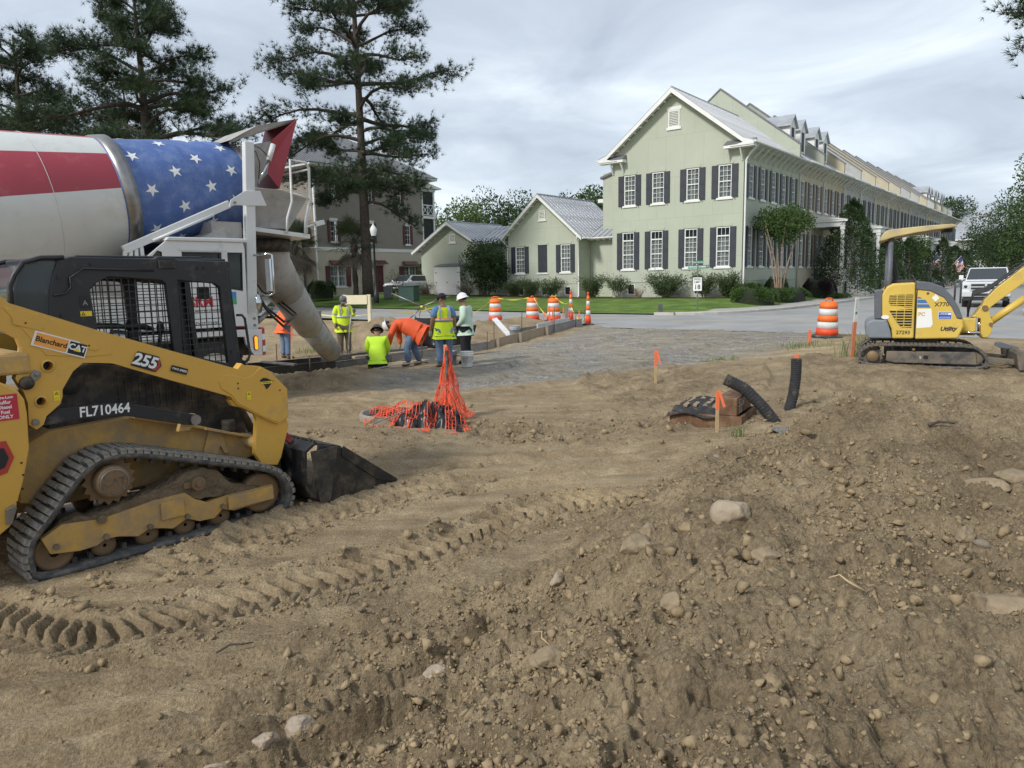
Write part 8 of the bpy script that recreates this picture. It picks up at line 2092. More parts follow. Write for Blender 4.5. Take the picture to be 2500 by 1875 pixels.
M_UTIL=mat('utility_green',(0.035,0.075,0.06),.55,var=.1)
def zroad(x,y):
 e,q=EQ(x,y); return float(z_street(e,q))
# ---- barrels
def make_barrel(label,loc,rz=0.0,tilt=0.0,group='traffic barrels along the street edge'):
 T=thing('traffic_barrel',label,'barrel',loc,(tilt,0,rz),group)
 zs=[.06,.25,.43,.61,.79,.93]; rr=[.292,.277,.262,.247,.232,.222]
 names=[('lower_band',M_ORGD),('white_band',M_REFL),('orange_band',M_ORG),('white_band',M_REFL),('orange_band',M_ORG)]
 for k,(nm,m) in enumerate(names):
  b=MB(); lip=.006 if k%2==0 else 0.0
  b.lathe([(rr[k]+lip-.02,zs[k]),(rr[k]+lip,zs[k]+.004),(rr[k+1]+lip,zs[k+1]-.004),(rr[k+1]+lip-.02,zs[k+1])],28); b.build(nm,m,T)
 b=MB(); b.lathe([(.224,.925),(.215,.955),(.17,.985),(.12,.99),(.001,.99)],28); to=b.build('top',M_ORG,T)
 b=MB(); b.tube([(-.15,0,.975),(-.135,0,1.04),(-.08,0,1.065),(.08,0,1.065),(.135,0,1.04),(.15,0,.975)],.022,8); b.build('handle',M_ORG,to)
 b=MB(); b.lathe([(.001,.0),(.41,.0),(.42,.02),(.40,.045),(.33,.07),(.001,.075)],28); b.build('base',M_RUBB,T)
 return T
make_barrel('leftmost barrel of the three beside the kerb forms, tape tied on its top',(-.65,31.3,zroad(-.65,31.3)),.3)
make_barrel('middle barrel of the three beside the kerb forms, handle uppermost',(.93,31.4,zroad(.93,31.4)),1.2)
make_barrel('rightmost barrel of the three beside the kerb forms, knotted tape on top',(1.78,30.5,zroad(1.78,30.5)),.8)
make_barrel('single barrel standing on the gravel left of the excavator',(8.75,20.3,gz(8.75,20.3)+.01),.5,R(2))
def make_cone(label,loc):
 T=thing('channelizer_cone',label,'cone',loc,.3,'tall slim cones at the gravel ramp')
 zs=[.05,.38,.56,.74,.92,1.10]; rr=[.115,.092,.082,.072,.062,.05]
 for k,m in enumerate((M_ORGD,M_REFL,M_ORG,M_REFL,M_ORG)):
  b=MB(); b.lathe([(rr[k]-.015,zs[k]),(rr[k],zs[k]+.003),(rr[k+1],zs[k+1]-.003),(rr[k+1]-.015,zs[k+1])],20); b.build('white_band' if k%2 else 'orange_band',m,T)
 b=MB(); b.lathe([(.05,1.09),(.03,1.13),(.028,1.17),(.045,1.20),(.045,1.24),(.001,1.26)],16); b.build('grip',M_ORGD,T)
 b=MB(); b.lathe([(.001,0),(.24,0),(.25,.02),(.22,.045),(.12,.06),(.001,.06)],8); b.build('base',M_RUBB,T)
make_cone('slim cone standing alone on the street right of the curved form',(2.96,28.1,zroad(2.96,28.1)))
make_cone('slim cone half hidden behind the grey post',(2.5,30.6,zroad(2.5,30.6)))
# ---- caution tape
def tape(label,pts,w=.05,twist=2.0):
 mb=MB(); P=[Vector(p) for p in pts]; n=26; v=[]
 for i in range(n+1):
  t=i/n*(len(P)-1); k=min(int(t),len(P)-2); f=t-k; a=P[k].lerp(P[k+1],f); a=a-Vector((0,0,.18*math.sin(math.pi*f)*(P[k+1]-P[k]).length/3))
  ang=twist*t+.6; o=Vector((math.sin(ang)*.4,.2,math.cos(ang)))*w/2; v+=[a-o,a+o]
 mb.add(v,[(2*i,2*i+1,2*i+3,2*i+2) for i in range(n)]); o=mb.build('caution_tape',M_TAPE); o.modifiers.new('sol','SOLIDIFY').thickness=.002
 return tag(o,label,'tape','yellow caution tape')
zt=zroad(-.65,31.3)
tape('caution tape running from the left barrel down to the spoil heap',[(-.75,31.1,zt+1.0),(-1.9,29.2,.55),(-3.0,27.6,.35)])
tape('caution tape sagging between the left and middle barrels',[(-.5,31.2,zt+1.0),(.78,31.3,zt+1.0)],twist=5)
tape('caution tape hanging from the middle barrel to the right barrel foot',[(1.0,31.2,zt+.98),(1.45,30.6,zt+.3),(1.6,30.4,zt+.15)],twist=4)
tape('caution tape from the right barrel towards the slim cone',[(1.85,30.3,zt+1.0),(2.2,30.2,zt+.75),(2.45,30.5,zt+.8)],twist=4)
tape('caution tape knotted on top of the right barrel',[(1.62,30.3,zt+1.03),(1.72,30.35,zt+1.10),(1.84,30.45,zt+1.04),(1.9,30.5,zt+1.1),(1.7,30.6,zt+1.03)],twist=6)
tape('caution tape trailing from the slim cone to the street',[(2.5,30.45,zt+.6),(2.8,29.4,zt+.05),(3.05,28.2,zt+.65)],twist=4)
tape('caution tape stretched behind the worker with the shovel',[(-7.0,25.5,.95),(-4.4,25.3,.95),(-2.6,25.4,1.05)],twist=1)
# ---- kerb forms
def form_run(name,label,a,b,h,m,th=.05,flange=True,group=None,zoff=0.0,bow=0.0,cat='formwork'):
 a=Vector((a[0],a[1],0)); b=Vector((b[0],b[1],0)); za,zb=gzs(a.x,a.y),gzs(b.x,b.y)
 mb=MB(); n=5; prev=None
 d=(b-a).normalized(); nr=Vector((-d.y,d.x,0)); o_=Vector((a.x,a.y,za)); pts=[]
 for i in range(n+1):
  t=i/n; p=a.lerp(b,t)+nr*bow*math.sin(math.pi*t); pts.append(Vector((p.x,p.y,za+(zb-za)*t+zoff))-o_)
 for p,q in zip(pts[:-1],pts[1:]):
  mb.beam(p+Vector((0,0,h/2-.03)),q+Vector((0,0,h/2-.03)),th,h)
  if flange:
   mb.beam(p+Vector((0,0,h-.035))+nr*.0,q+Vector((0,0,h-.035)),th*2.1,.014); mb.beam(p+Vector((0,0,h*.45)),q+Vector((0,0,h*.45)),th*1.5,.05)
 o=mb.build(name,m); o.location=o_
 return tag(o,label,cat,group)
def off(p,q,d):
 v=Vector((q[0]-p[0],q[1]-p[1])); v.normalize(); nr=Vector((-v.y,v.x)); return (p[0]+nr.x*d,p[1]+nr.y*d),(q[0]+nr.x*d,q[1]+nr.y*d)
K=CURB
form_run('steel_form','black oiled steel form, near rail left of the chute end',K[0],K[1],.27,M_FORMB,.04); form_run('steel_form','black oiled steel form, near rail under the chute end',K[1],K[2],.27,M_FORMB,.04)
_a,_b=off(K[0],K[1],.55); form_run('steel_form','black steel form, far rail left of the chute end',_a,_b,.27,M_FORMB,.04); _a,_b=off(K[1],K[2],.55); form_run('steel_form','black steel form, far rail behind the chute end',_a,_b,.27,M_FORMB,.04)
form_run('steel_form','steel form rail in front of the kneeling worker',K[2],K[3],.24,M_FORM,.04); _a,_b=off(K[2],K[3],.6); form_run('steel_form','steel form rail behind the kneeling worker',_a,_b,.24,M_FORM,.04)
form_run('steel_form','grey steel form rail behind the bending worker',K[3],K[4],.26,M_FORMG,.04); _a,_b=off(K[3],K[4],.6); form_run('steel_form','far grey steel form behind the bending worker',_a,_b,.24,M_FORMG,.04)
form_run('steel_form','grey steel form rail right of the worker in the pale shirt',K[4],K[5],.28,M_FORMG,.04)
form_run('form_board','long weathered wooden form board with three stakes',K[5],K[6],.32,M_WOOD,.04,flange=False)
form_run('curved_form','bent steel form at the start of the kerb radius',K[6],K[7],.33,M_FORMG,.04,bow=-.06); form_run('curved_form','bent steel form at the tightest part of the kerb radius',K[7],K[8],.33,M_FORMG,.04,bow=-.12); form_run('curved_form','bent steel form turning back towards the barrels',K[8],K[9],.33,M_FORMG,.04,bow=-.12)
_a,_b=off(K[6],K[7],.45); form_run('curved_form','inner bent form parallel to the start of the radius',_a,_b,.33,M_REFL,.03,flange=False); _a,_b=off(K[7],K[8],.45); form_run('curved_form','inner bent form at the tight part of the radius',_a,_b,.33,M_REFL,.03,flange=False,bow=-.1)
form_run('form_board','short dark board propped inside the radius',(.2,24.6),(1.1,25.3),.22,M_WOODG,.04,flange=False)
form_run('steel_rail','long screed rail lying along the near side of the forms',(-6.3,14.9),(-3.6,17.1),.07,M_FORMG,.04,flange=False)
form_run('steel_rail','long screed rail lying in front of the grey steel form',(-2.9,19.3),(-.3,21.0),.07,M_FORMG,.04,flange=False)
form_run('plank','brown plank lying flat behind the kneeling worker',(-4.2,19.4),(-2.7,20.6),.06,M_WOOD,.18,flange=False,zoff=.2,cat='plank')
form_run('plank','loose grey plank resting across the black form',(-5.9,17.3),(-5.0,16.9),.04,M_FORM,.12,flange=False,zoff=.28,cat='plank')
# wooden stakes of the board and steel pins
def post_at(name,label,x,y,h,w,m,tip=.0,group=None,lean=(0,0),cat='stake',t=None):
 mb=MB(); t=t or w*.45; mb.prism([(-w/2,-.12),(-w/2,h-tip),(0,h),(w/2,h-tip),(w/2,-.12)],(0,t,0),org=(0,-t/2,0)); o=mb.build(name,m); o.location=(x,y,gz(x,y)); o.rotation_euler=(lean[0],lean[1],.1)
 return tag(o,label,cat,group)
for t,lb in ((.10,'left'),(.46,'middle'),(.93,'right')):
 x=K[5][0]+(K[6][0]-K[5][0])*t+.05; y=K[5][1]+(K[6][1]-K[5][1])*t-.06
 post_at('wooden_stake','%s wooden stake bracing the long form board'%lb,x,y,.30,.09,M_WOOD)
def pin(label,x,y,h,lean=(0,0)):
 mb=MB(); mb.tube([(0,0,-.1),(0,0,h)],.013,6); o=mb.build('steel_pin',M_REBAR); o.location=(x,y,gz(x,y)); o.rotation_euler=(lean[0],lean[1],0); return tag(o,label,'pin','steel pins along the forms')
for x,y,h,lb in ((-5.9,16.25,.5,'steel pin at the near black form, left'),(-4.9,17.7,.45,'steel pin at the near black form, by the chute'),(-3.75,19.2,.5,'steel pin by the kneeling worker'),(-2.5,20.4,.6,'steel pin behind the bending worker'),(-1.9,21.6,.75,'tall steel pin left of the worker in the vest'),(-.72,21.75,.55,'steel pin at the left end of the wooden board'),(-.55,23.2,.7,'steel pin in the loose soil behind the wooden board, left'),(.35,24.4,.75,'steel pin in the loose soil behind the wooden board, right'),(1.45,24.75,.85,'tall steel pin at the joint of board and curved form'),(2.3,26.1,.6,'steel pin at the middle of the curved form'),(2.72,27.3,.65,'steel pin at the tip of the curved form'),(2.2,27.6,.8,'steel pin inside the curved form'),(-6.3,19.6,.5,'steel pin beside the worker with the orange hood')):
 pin(lb,x,y,h,(.04,.03))
# ---- survey laths
def lath(label,x,y,h,paint,w=.045,lean=(0,0),flag=False,mtop=None):
 T=thing('survey_lath',label,'stake',(x,y,gz(x,y)),(lean[0],lean[1],.2),'painted survey laths')
 mb=MB(); mb.b2((-w/2,-.006,-.1),(w/2,.006,h*(1-paint))); mb.build('wood',M_LATH,T)
 mb=MB(); mb.b2((-w/2-.001,-.007,h*(1-paint)),(w/2+.001,.007,h)); mb.build('painted_top',mtop or M_PINK,T)
 if flag:
  mb=MB(); mb.add([(.0,-.01,h-.01),(.03,-.012,h),(.09,-.03,h*.62),(.06,-.028,h*.60)],[(0,1,2,3)]); o=mb.build('ribbon',M_PINK,T); o.modifiers.new('sol','SOLIDIFY').thickness=.002
 return T
lath('slim lath standing alone in the dirt left of the catch basin',2.56,12.95,.60,.48,flag=True)
lath('lath with hanging ribbon in front of the catch basin',2.44,8.6,.50,.46,w=.04,flag=True)
lath('short stub lath between gravel and barrel',7.75,19.0,.33,.98,w=.07)
lath('lath beside the worker with the orange hood',-6.0,19.9,.95,.38,lean=(0,.06))
lath('orange lath in the soil left of the worker in the vest',-2.05,21.0,.45,.95,w=.06)
lath('pair lath at the kerb radius, left',1.35,25.6,.75,.8); lath('pair lath at the kerb radius, right',1.5,25.7,.60,.9,lean=(0,-.05))
lath('lath beside the grey post at the kerb radius',2.05,28.6,.8,.9); lath('lath right of the grey post',2.6,28.2,.7,.9,lean=(0,.05))
lath('slanting lath leaning on the middle barrel',1.25,30.2,.6,.95,lean=(0,.3))
# thick timber marker with notice strip right
T=thing('marker_post','tall marker post, orange below and white printed strip above, beside the excavator','post',(6.42,13.75,gz(6.42,13.75)),(0,R(3),.15))
b=MB(); b.b2((-.032,-.01,-.1),(.032,.01,.66)); b.build('orange_part',mat('faded_orange_wood',(.62,.21,.10),.7,var=.12,vs=9),T)
b=MB(); b.b2((-.034,-.012,.66),(.034,.012,1.12)); wp=b.build('white_part',M_REFL,T)
b=MB(); b.b2((-.02,-.0135,.80),(.02,-.0115,.85)); b.build('teal_label',mat('teal_print',(.02,.25,.22),.5),wp)
text_on('7 7 3 4 - 8 5',.032,M_BLACKP,wp,(-.016,-.0135,.99),(0,0,-1),(1,0,0)); b=MB()
for k in range(9):b.b2((-.002,-.0135,.88+k*.024),(.026-.006*(k%3),-.0125,.89+k*.024))
b.build('small_print',mat('grey_small_print',(.35,.35,.35),.6),wp)
b=MB(); b.b2((-.032,.011,-.1),(.032,.03,.64)); b.build('backing_lath',M_WOODG,T)
post_at('timber_post','grey weathered square post between the barrel and the slim cone',2.2,28.9,.78,.13,M_WOODG,t=.13,cat='post')
# ---- cream barricade
def barricade():
 T=thing('barricade','cream painted wooden barricade standing on the street edge','barricade',(-6.35,30.6,.24),R(-20))
 for x in (-.62,.55):
  b=MB(); b.b2((x-.07,-.03,0),(x+.07,.07,1.22)); b.build('leg',M_CREAMP,T,bevel=.005)
 b=MB(); b.b2((-.56,-.07,.82),(.50,-.032,1.20)); b.build('board',M_CREAMP,T,bevel=.005)
 b=MB(); b.b2((-.72,-.05,-.02),(-.5,.3,.06)); b.b2((.45,-.05,-.02),(.67,.3,.06)); b.build('foot',M_CREAMP,T)
barricade()
# ---- steel tubes tied together, silt sheet
def tubes():
 T=thing('crossed_tubes','bundle of crossed aluminium tubes tied with tape behind the workers','tubes',(-3.0,24.6,gz(-3.0,24.6)),0)
 for a,b in (((-1.35,.2,1.62),(.15,0,.95)),((1.35,.1,1.45),(-.2,0,.9)),((.1,.05,1.0),(-.75,.1,.25)),((.2,0,.95),(.9,.3,.1)),((.05,0,.98),(-.2,-.4,.1))):
  m=MB(); m.tube([a,b],.03,8); m.build('tube',M_STEELD,T)
 m=MB(); m.lathe([(.05,-.05),(.07,0),(.05,.05)],10,(.05,0,.97),(1,0,.3)); m.build('tape_knot',M_TAPE,T)
 T.scale=(.72,)*3
 return T
tubes()
def silt_sheet():
 T=thing('silt_sheet','black plastic sheet stretched on stakes behind the bending worker','sheet',(-2.2,22.6,gz(-2.2,22.6)),R(8))
 n,k=18,8; v=[]
 for i in range(n+1):
  for j in range(k+1):
   x=-.75+1.5*i/n; z=.95*j/k; v.append((x,.05*math.sin(x*5)*(j/k)+.03*math.sin(z*9+x*3)+(.18*(1-j/k)**3*math.sin(x*11)),z+.03*math.sin(x*4)*(j/k)))
 m=MB(); m.add(v,[(i*(k+1)+j,(i+1)*(k+1)+j,(i+1)*(k+1)+j+1,i*(k+1)+j+1) for i in range(n) for j in range(k)],smooth=True); o=m.build('sheet',M_BAG,T); o.modifiers.new('sol','SOLIDIFY').thickness=.004
 for x in (-.72,.0,.72):
  m=MB(); m.b2((x-.02,.05,-.1),(x+.02,.08,1.0)); m.build('stake',M_WOODG,T)
silt_sheet()
# ---- buckets
def bucket(name,label,loc,m,mtxt=False,scale=1.0,rz=0,tilt=(0,0)):
 T=thing(name,label,'bucket',loc,(tilt[0],tilt[1],rz))
 b=MB(); b.lathe([(.001,.0),(.128,.0),(.134,.01),(.150,.27),(.158,.272),(.158,.285),(.150,.287),(.152,.31),(.160,.312),(.160,.325),(.153,.327),(.155,.355),(.164,.358),(.164,.372),(.148,.372),(.145,.34),(.125,.02),(.001,.015)],28); b.build('pail',m,T)
 b=MB(); b.tube([(-.16,0,.29),(-.165,-.07,.20),(-.12,-.155,.14),(0,-.185,.12),(.12,-.155,.14),(.165,-.07,.20),(.16,0,.29)],.004,6); b.build('handle',M_STEELD,T)
 T.scale=(scale,)*3
 return T
bk=bucket('white_bucket','white plastic bucket with a shield label standing behind the mesh fence',(-1.08,17.7,gz(-1.08,17.7)),M_WHITE,rz=R(-4),tilt=(0,0))
sh=MB(); n_=16
pts=[(-.062,.24),(.05,.24),(.055,.20),(.05,.12),(.01,.045),(-.02,.045),(-.06,.11)]
def wrap(p,r0=.1385,d=.0015):
 a=p[0]/.145-math.pi/2-.12; r_=.134+(.150-.134)*p[1]/.27+d; return Vector((r_*math.cos(a),r_*math.sin(a),p[1]))
sh.tube([wrap(p) for p in [(-.062,.24),(-.02,.25),(.05,.24),(.055,.18),(.045,.11),(.0,.04),(-.05,.11),(-.062,.18)]],.003,5,closed=True); sh.build('shield_outline',M_BLACKP,bk)
for z,w in ((.20,.085),(.17,.06),(.155,.07),(.14,.05),(.10,.04)):
 q=MB(); a=[wrap((-.004-w/2+w*i/5,z)) for i in range(6)]; c=[wrap((-.004-w/2+w*i/5,z+(.014 if z==.2 else .006))) for i in range(6)]; q.add(a+c,[(i,i+1,i+7,i+6) for i in range(5)]); q.build('label_text',M_BLACKP,bk)
q=MB(); a=[wrap((.02+.05*i/4,.235)) for i in range(5)]; c=[wrap((.02+.05*i/4,.262)) for i in range(5)]; q.add(a+c,[(i,i+1,i+6,i+5) for i in range(4)]); q.build('pink_label',mat('pink_print',(.8,.22,.36),.5),bk)
q=MB(); a=[wrap((.10+.03*i/3,.12)) for i in range(4)]; c=[wrap((.095+.03*i/3,.24)) for i in range(4)]; q.add(a+c,[(i,i+1,i+5,i+4) for i in range(3)]); q.build('green_figure',mat('pale_green_print',(.42,.55,.48),.5),bk)
bucket('dark_bucket','dark grey bucket directly behind the white bucket',(-1.5,18.1,gz(-1.5,18.1)),M_FORMG,rz=.5,scale=.95)
bucket('grey_bucket','blue grey bucket standing in the soil behind the wooden form board',(.12,23.6,gz(.12,23.6)+.02),M_BUCKG,rz=.3,scale=1.15)
m=MB(); m.prism([(-.6,-.09),(-.6,.09),(.6,.09),(.6,-.09)],(0,0,.03),ax=(1,0,0),ay=(0,1,0)); m.prism([(-.6,-.005),(-.6,.005),(.6,.005),(.6,-.005)],(0,0,.006),org=(0,0,.031),ax=(1,0,0),ay=(0,1,0)); o=m.build('white_board',M_REFL); o.location=(-.28,24.0,gz(-.28,24.0)+.36); o.rotation_euler=(.3,R(27),R(-60)); tag(o,'white grooved board leaning into the grey bucket','board')
# ---- shovels
def shovel(name,label,loc,rot,square=False,L_=1.15):
 T=thing(name,label,'shovel',loc,rot)
 m=MB(); m.tube([(0,0,0),(L_*.5,0,.012),(L_,0,0)],.017,8); m.build('handle',M_SHOVH if not square else mat('grey_fibreglass',(.36,.35,.33),.5),T)
 m=MB(); m.tube([(L_-.02,0,0),(L_+.16,0,-.02),(L_+.26,0,-.045)],[.021,.019,.012],8); m.build('socket',M_FORM,T)
 w=.115 if not square else .12; n=8; k=8; v=[]
 for i in range(n+1):
  t=i/n; x=L_+.2+.30*t; ww=w*((1-(t**3)*.95) if not square else 1.0)
  if t<.12:ww*=.9
  for j in range(k+1):
   y=-ww+2*ww*j/k; v.append((x,y,-.055+.035*(abs(y)/w)**2+.03*t*t))
 m=MB(); m.add(v,[(i*(k+1)+j,(i+1)*(k+1)+j,(i+1)*(k+1)+j+1,i*(k+1)+j+1) for i in range(n) for j in range(k)],smooth=True); o=m.build('blade',M_STEELD if not square else M_FORM,T); o.modifiers.new('sol','SOLIDIFY').thickness=.004
 return T
shovel('round_shovel','round point shovel lying on the mound beside the black pipes',(3.62,7.05,gz(3.62,7.05)+.05),(0,R(-2),R(112)),L_=1.0).scale=(1,1.35,1.35)
shovel('square_shovel','square shovel lying on the ground in front of the kneeling worker',(-3.15,16.75,gz(-3.15,16.75)+.05),(R(10),R(-3),R(36)),True,1.15)
# ---- manhole ring with orange mesh, black bag and post
def mesh_heap():
 x,y=-1.78,10.35; z=gzs(x,y)
 T=thing('manhole_collar','concrete manhole collar half covered with black plastic','manhole',(x,y,z),0)
 m=MB(); m.lathe([(.34,-.15),(.41,-.15),(.41,.09),(.40,.105),(.35,.105),(.34,.09),(.34,-.15)],32); m.build('collar',M_BRICKC,T)
 m=MB(); m.lathe([(.001,.06),(.12,.07),(.25,.075),(.345,.10),(.36,.112)],28); o=m.build('cover_sheet',M_BAG,T); d=o.modifiers.new('d','DISPLACE'); tx=bpy.data.textures.new('wrinkle','CLOUDS'); tx.noise_scale=.1; d.texture=tx; d.strength=.05
 # post
 px,py=-.95,10.5; pz=gzs(px,py)
 P=thing('fence_post','wooden lath and black rod holding up the orange mesh','post',(px,py,pz),0)
 m=MB(); m.b2((-.022,-.008,.0),(.022,.008,1.06)); m.build('lath',M_LATH,P); m=MB(); m.tube([(.02,-.03,-.1),(.02,-.03,.98)],.024,8); m.build('rod',M_RUBB,P)
 # plastic net: diamond cells on a draped sheet, cone up the post and spread on the ground
 def net(name,label,surf,nu,nv,th=.0105,wrapu=False,tri=1.0):
  V,F_=[],[]; rng=random.Random(3)
  def bar(p,q,w):
   d=(q-p); l_=d.length
   if l_<1e-5:return
   d/=l_; s_=d.cross(Vector((0,0,1)));
   if s_.length<.05:s_=Vector((1,0,0))
   s_.normalize(); u_=s_.cross(d); o=len(V)
   for e in (p,q):V.extend([e+s_*w,e+u_*w*.4,e-s_*w,e-u_*w*.4])
   for k in range(4):F_.append((o+k,o+(k+1)%4,o+4+(k+1)%4,o+4+k))
  pts=[[surf(i/nu,j/nv)+Vector((rng.uniform(-1,1),rng.uniform(-1,1),rng.uniform(-1,1)))*.007 for j in range(nv+1)] for i in range(nu+1)]
  for i in range(nu+1):
   for j in range(nv+1):
    if i<nu:bar(pts[i][j],pts[i+1][j],th*1.0)
    if j<nv and (i+j)%1==0:bar(pts[i][j],pts[i][j+1],th*(.6 if i%2 else 1.0))
  me=np_mesh(name,np.array([list(q) for q in V]),np.array(F_),M_MESH); o=ob(name,me)
  return tag(o,label,'netting','orange safety netting')
 def bag_z(x0,y0):
  u,w=(x0+1.10)/.46,(y0-9.74)/.52; A=np.array
  rr=max(0,1-(u*u+w*w)*(.9+.5*float(fbm(A([x0*3]),A([y0*3]),2,17)[0])))
  f=abs(float(fbm(A([x0*5+y0*3]),A([y0*4-x0*4]),3,9)[0])); h=abs(float(vnoise(A([x0*9-y0*5]),A([y0*7+x0*6]),19)[0]))
  return gzs(x0,y0)-.02+(.10+.34*(1-f*2.0))*rr**.7*(.75+.4*(u*.5+.5))-.07*h*(rr>.05)
 def cone(u,v):
  a=u*2*math.pi*.98+.3; t=1-v; r_=.02+.24*v**1.3+.035*math.sin(5*a+3*v)*v+.012*math.sin(31*a+17*v)
  return Vector((px+.02+r_*1.0*math.cos(a),py+r_*.55*math.sin(a),pz+.02+1.0*t+.02*math.sin(9*a)))
 net('orange_netting','orange plastic netting gathered up round the post like a cone',cone,36,34,.0062)
 def gather(u,v):
  a=u*2*math.pi; t=v; return Vector((px+.03+(.05+.36*t)*math.cos(a)*.9+.03*math.sin(7*a),py-.1+(.05+.3*t)*math.sin(a),pz+.30*(1-t)**1.5+.05*abs(math.sin(6*a+4*t))+.03))
 net('orange_netting','orange netting bunched on the ground at the post foot',gather,34,12,.006)
 def left(u,v):
  x0=-2.05+1.15*u; y0=10.62-.75*v+.05*math.sin(u*9); return Vector((x0,y0,gzs(x0,y0)+.06+.13*math.sin(math.pi*u)*(1-.4*v)+.04*math.sin(u*17+v*5)+.035*math.sin(v*11)))
 net('orange_netting','orange netting dragged over the manhole collar',left,30,20,.006)
 for k,(x0,y0,x1,y1,lb) in enumerate([(-1.42,10.0,-1.78,9.1,'first'),(-1.22,10.05,-1.42,9.0,'second'),(-1.02,10.05,-1.12,8.95,'third'),(-.86,10.0,-.78,9.05,'fourth'),(-.72,9.95,-.52,9.15,'last')]):
  def strip(u,v,a=(x0,y0,x1,y1)):
   xx=a[0]+(a[2]-a[0])*v+(u-.5)*.13; yy=a[1]+(a[3]-a[1])*v; return Vector((xx,yy,bag_z(xx,yy)+.03+.012*math.sin(v*14+k)))
  net('orange_netting','%s strip of orange netting from the left lying over the black bag'%lb,strip,3,26,.006)
 # black bag
 n,k=44,34; v=[(-1.10+.46*(i/n*2-1),9.74+.52*(j/k*2-1),bag_z(-1.10+.46*(i/n*2-1),9.74+.52*(j/k*2-1))) for i in range(n+1) for j in range(k+1)]
 m=MB(); m.add(v,[(i*(k+1)+j,(i+1)*(k+1)+j,(i+1)*(k+1)+j+1,i*(k+1)+j+1) for i in range(n) for j in range(k)],smooth=True); o=m.build('plastic_bag',M_BAG)
 tag(o,'crumpled black plastic bag under the orange netting','bag')
 m=MB(); m.beam((0,0,0),(.42,.22,.14),.03,.012); o=m.build('wood_strip',M_WOODG); o.location=(-1.9,9.75,gzs(-1.9,9.75)+.02); tag(o,'thin grey wooden strip leaning on the manhole collar','strip')
mesh_heap()
# ---- catch basin: rusty frame, header block, fabric
def catch_basin():
 T=thing('catch_basin','rusty brown catch basin box with chalk numbers and black fabric on top','basin',(2.72,9.75,gzs(2.72,9.75)-.02),R(-30))
 m=MB(); hx,hy,t=.47,.45,.04
 for q in (((-hx,-hy,-.12),(hx,-hy+t,.17)),((-hx,hy-t,-.12),(hx,hy,.17)),((-hx,-hy+t,-.12),(-hx+t,hy-t,.17)),((hx-t,-hy+t,-.12),(hx,hy-t,.17))):m.b2(*q)
 m.build('frame',M_RUSTY,T,bevel=.006)
 m=MB(); m.b2((-hx+t,-hy+t,-.02),(hx-t,hy-t,.02)); m.build('grate_bed',M_RUSTY,T)
 m=MB(); m.b2((.13,-hy+.02,.172),(.40,hy-.05,.40)); bo=m.build('header_block',M_RUSTY,T,bevel=.01)
 text_on('5/26/',.15,M_REFL,bo,(.4025,-.18,.315),(0,1,0),(0,0,1),shear=.15); text_on('S 85',.10,M_REFL,bo,(.4025,-.22,.215),(0,1,0),(0,0,1),shear=.1); text_on('6/',.15,M_REFL,bo,(.4025,.25,.33),(0,1,0),(0,0,1),shear=.1)
 m=MB(); m.disc((hx-.006,-hy+.3,.05),(1,0,0),.03,.012,10); m.disc((hx-.006,.3,.05),(1,0,0),.03,.012,10); m.build('bolt',M_STEELD,T)
 n,k=26,18; v=[]
 for i in range(n+1):
  for j in range(k+1):
   u,w=i/n,j/k; x=-hx-.05+(hx+.18)*u; y=-hy-.06+(2*hy+.1)*w
   z=.19+.06*float(fbm(np.array([x*4]),np.array([y*7]),3,8)[0])+.05*math.sin(u*3)
   if u<.08 or w<.06:z-=.07
   v.append((x,y,z))
 m=MB(); m.add(v,[(i*(k+1)+j,(i+1)*(k+1)+j,(i+1)*(k+1)+j+1,i*(k+1)+j+1) for i in range(n) for j in range(k)],smooth=True); o=m.build('fabric',M_FABRIC,T); o.modifiers.new('sol','SOLIDIFY').thickness=.006
 sl=MB(); sl.box((0,0,0),(.05,.75,.03)); me=sl.mesh('grate_bar',mat('soil_dusted_bar',(.34,.24,.15),.9,var=.2))
 for q in range(4):ob('grate_bar',me,T,(-.35+q*.13,.12,.235+.01*(q%2)),(0,.2,.08))
catch_basin()
def hose_pipe(label,pts,r_,capm=None):
 P=[]; pts=[Vector(p) for p in pts]
 for a,b in zip(pts[:-1],pts[1:]):
  for k in range(8):P.append(a.lerp(b,k/8))
 P.append(pts[-1])
 for _ in range(3):P=[P[0]]+[(P[i-1]+P[i]*2+P[i+1])/4 for i in range(1,len(P)-1)]+[P[-1]]
 dense=[]
 for a,b in zip(P[:-1],P[1:]):
  for k in range(4):dense.append(a.lerp(b,k/4))
 T=thing('drain_pipe',label,'pipe',tuple(pts[0]),0,'black corrugated drain pipes')
 m=MB(); m.tube([q-pts[0] for q in dense],[r_*(1+.045*math.sin(i*math.pi/2)) for i in range(len(dense))],18); m.build('sleeve',M_FABRIC,T)
 return T
_z=gz(3.3,9.35)
hose_pipe('leaning black corrugated drain pipe beside the catch basin',[(3.42,9.25,_z-.1),(3.25,9.32,_z+.15),(3.02,9.42,_z+.40),(2.78,9.5,_z+.52)],.075)
_z=gz(3.85,10.0)
_t=hose_pipe('upright black corrugated drain pipe right of the leaning one',[(3.78,9.95,_z-.1),(3.88,10.0,_z+.2),(3.92,10.02,_z+.5),(3.92,10.03,_z+.72)],.07)
m=MB(); m.box((.14,.08,.72+.13),(.05,.03,.05)); m.build('orange_plug',M_PINK,_t)
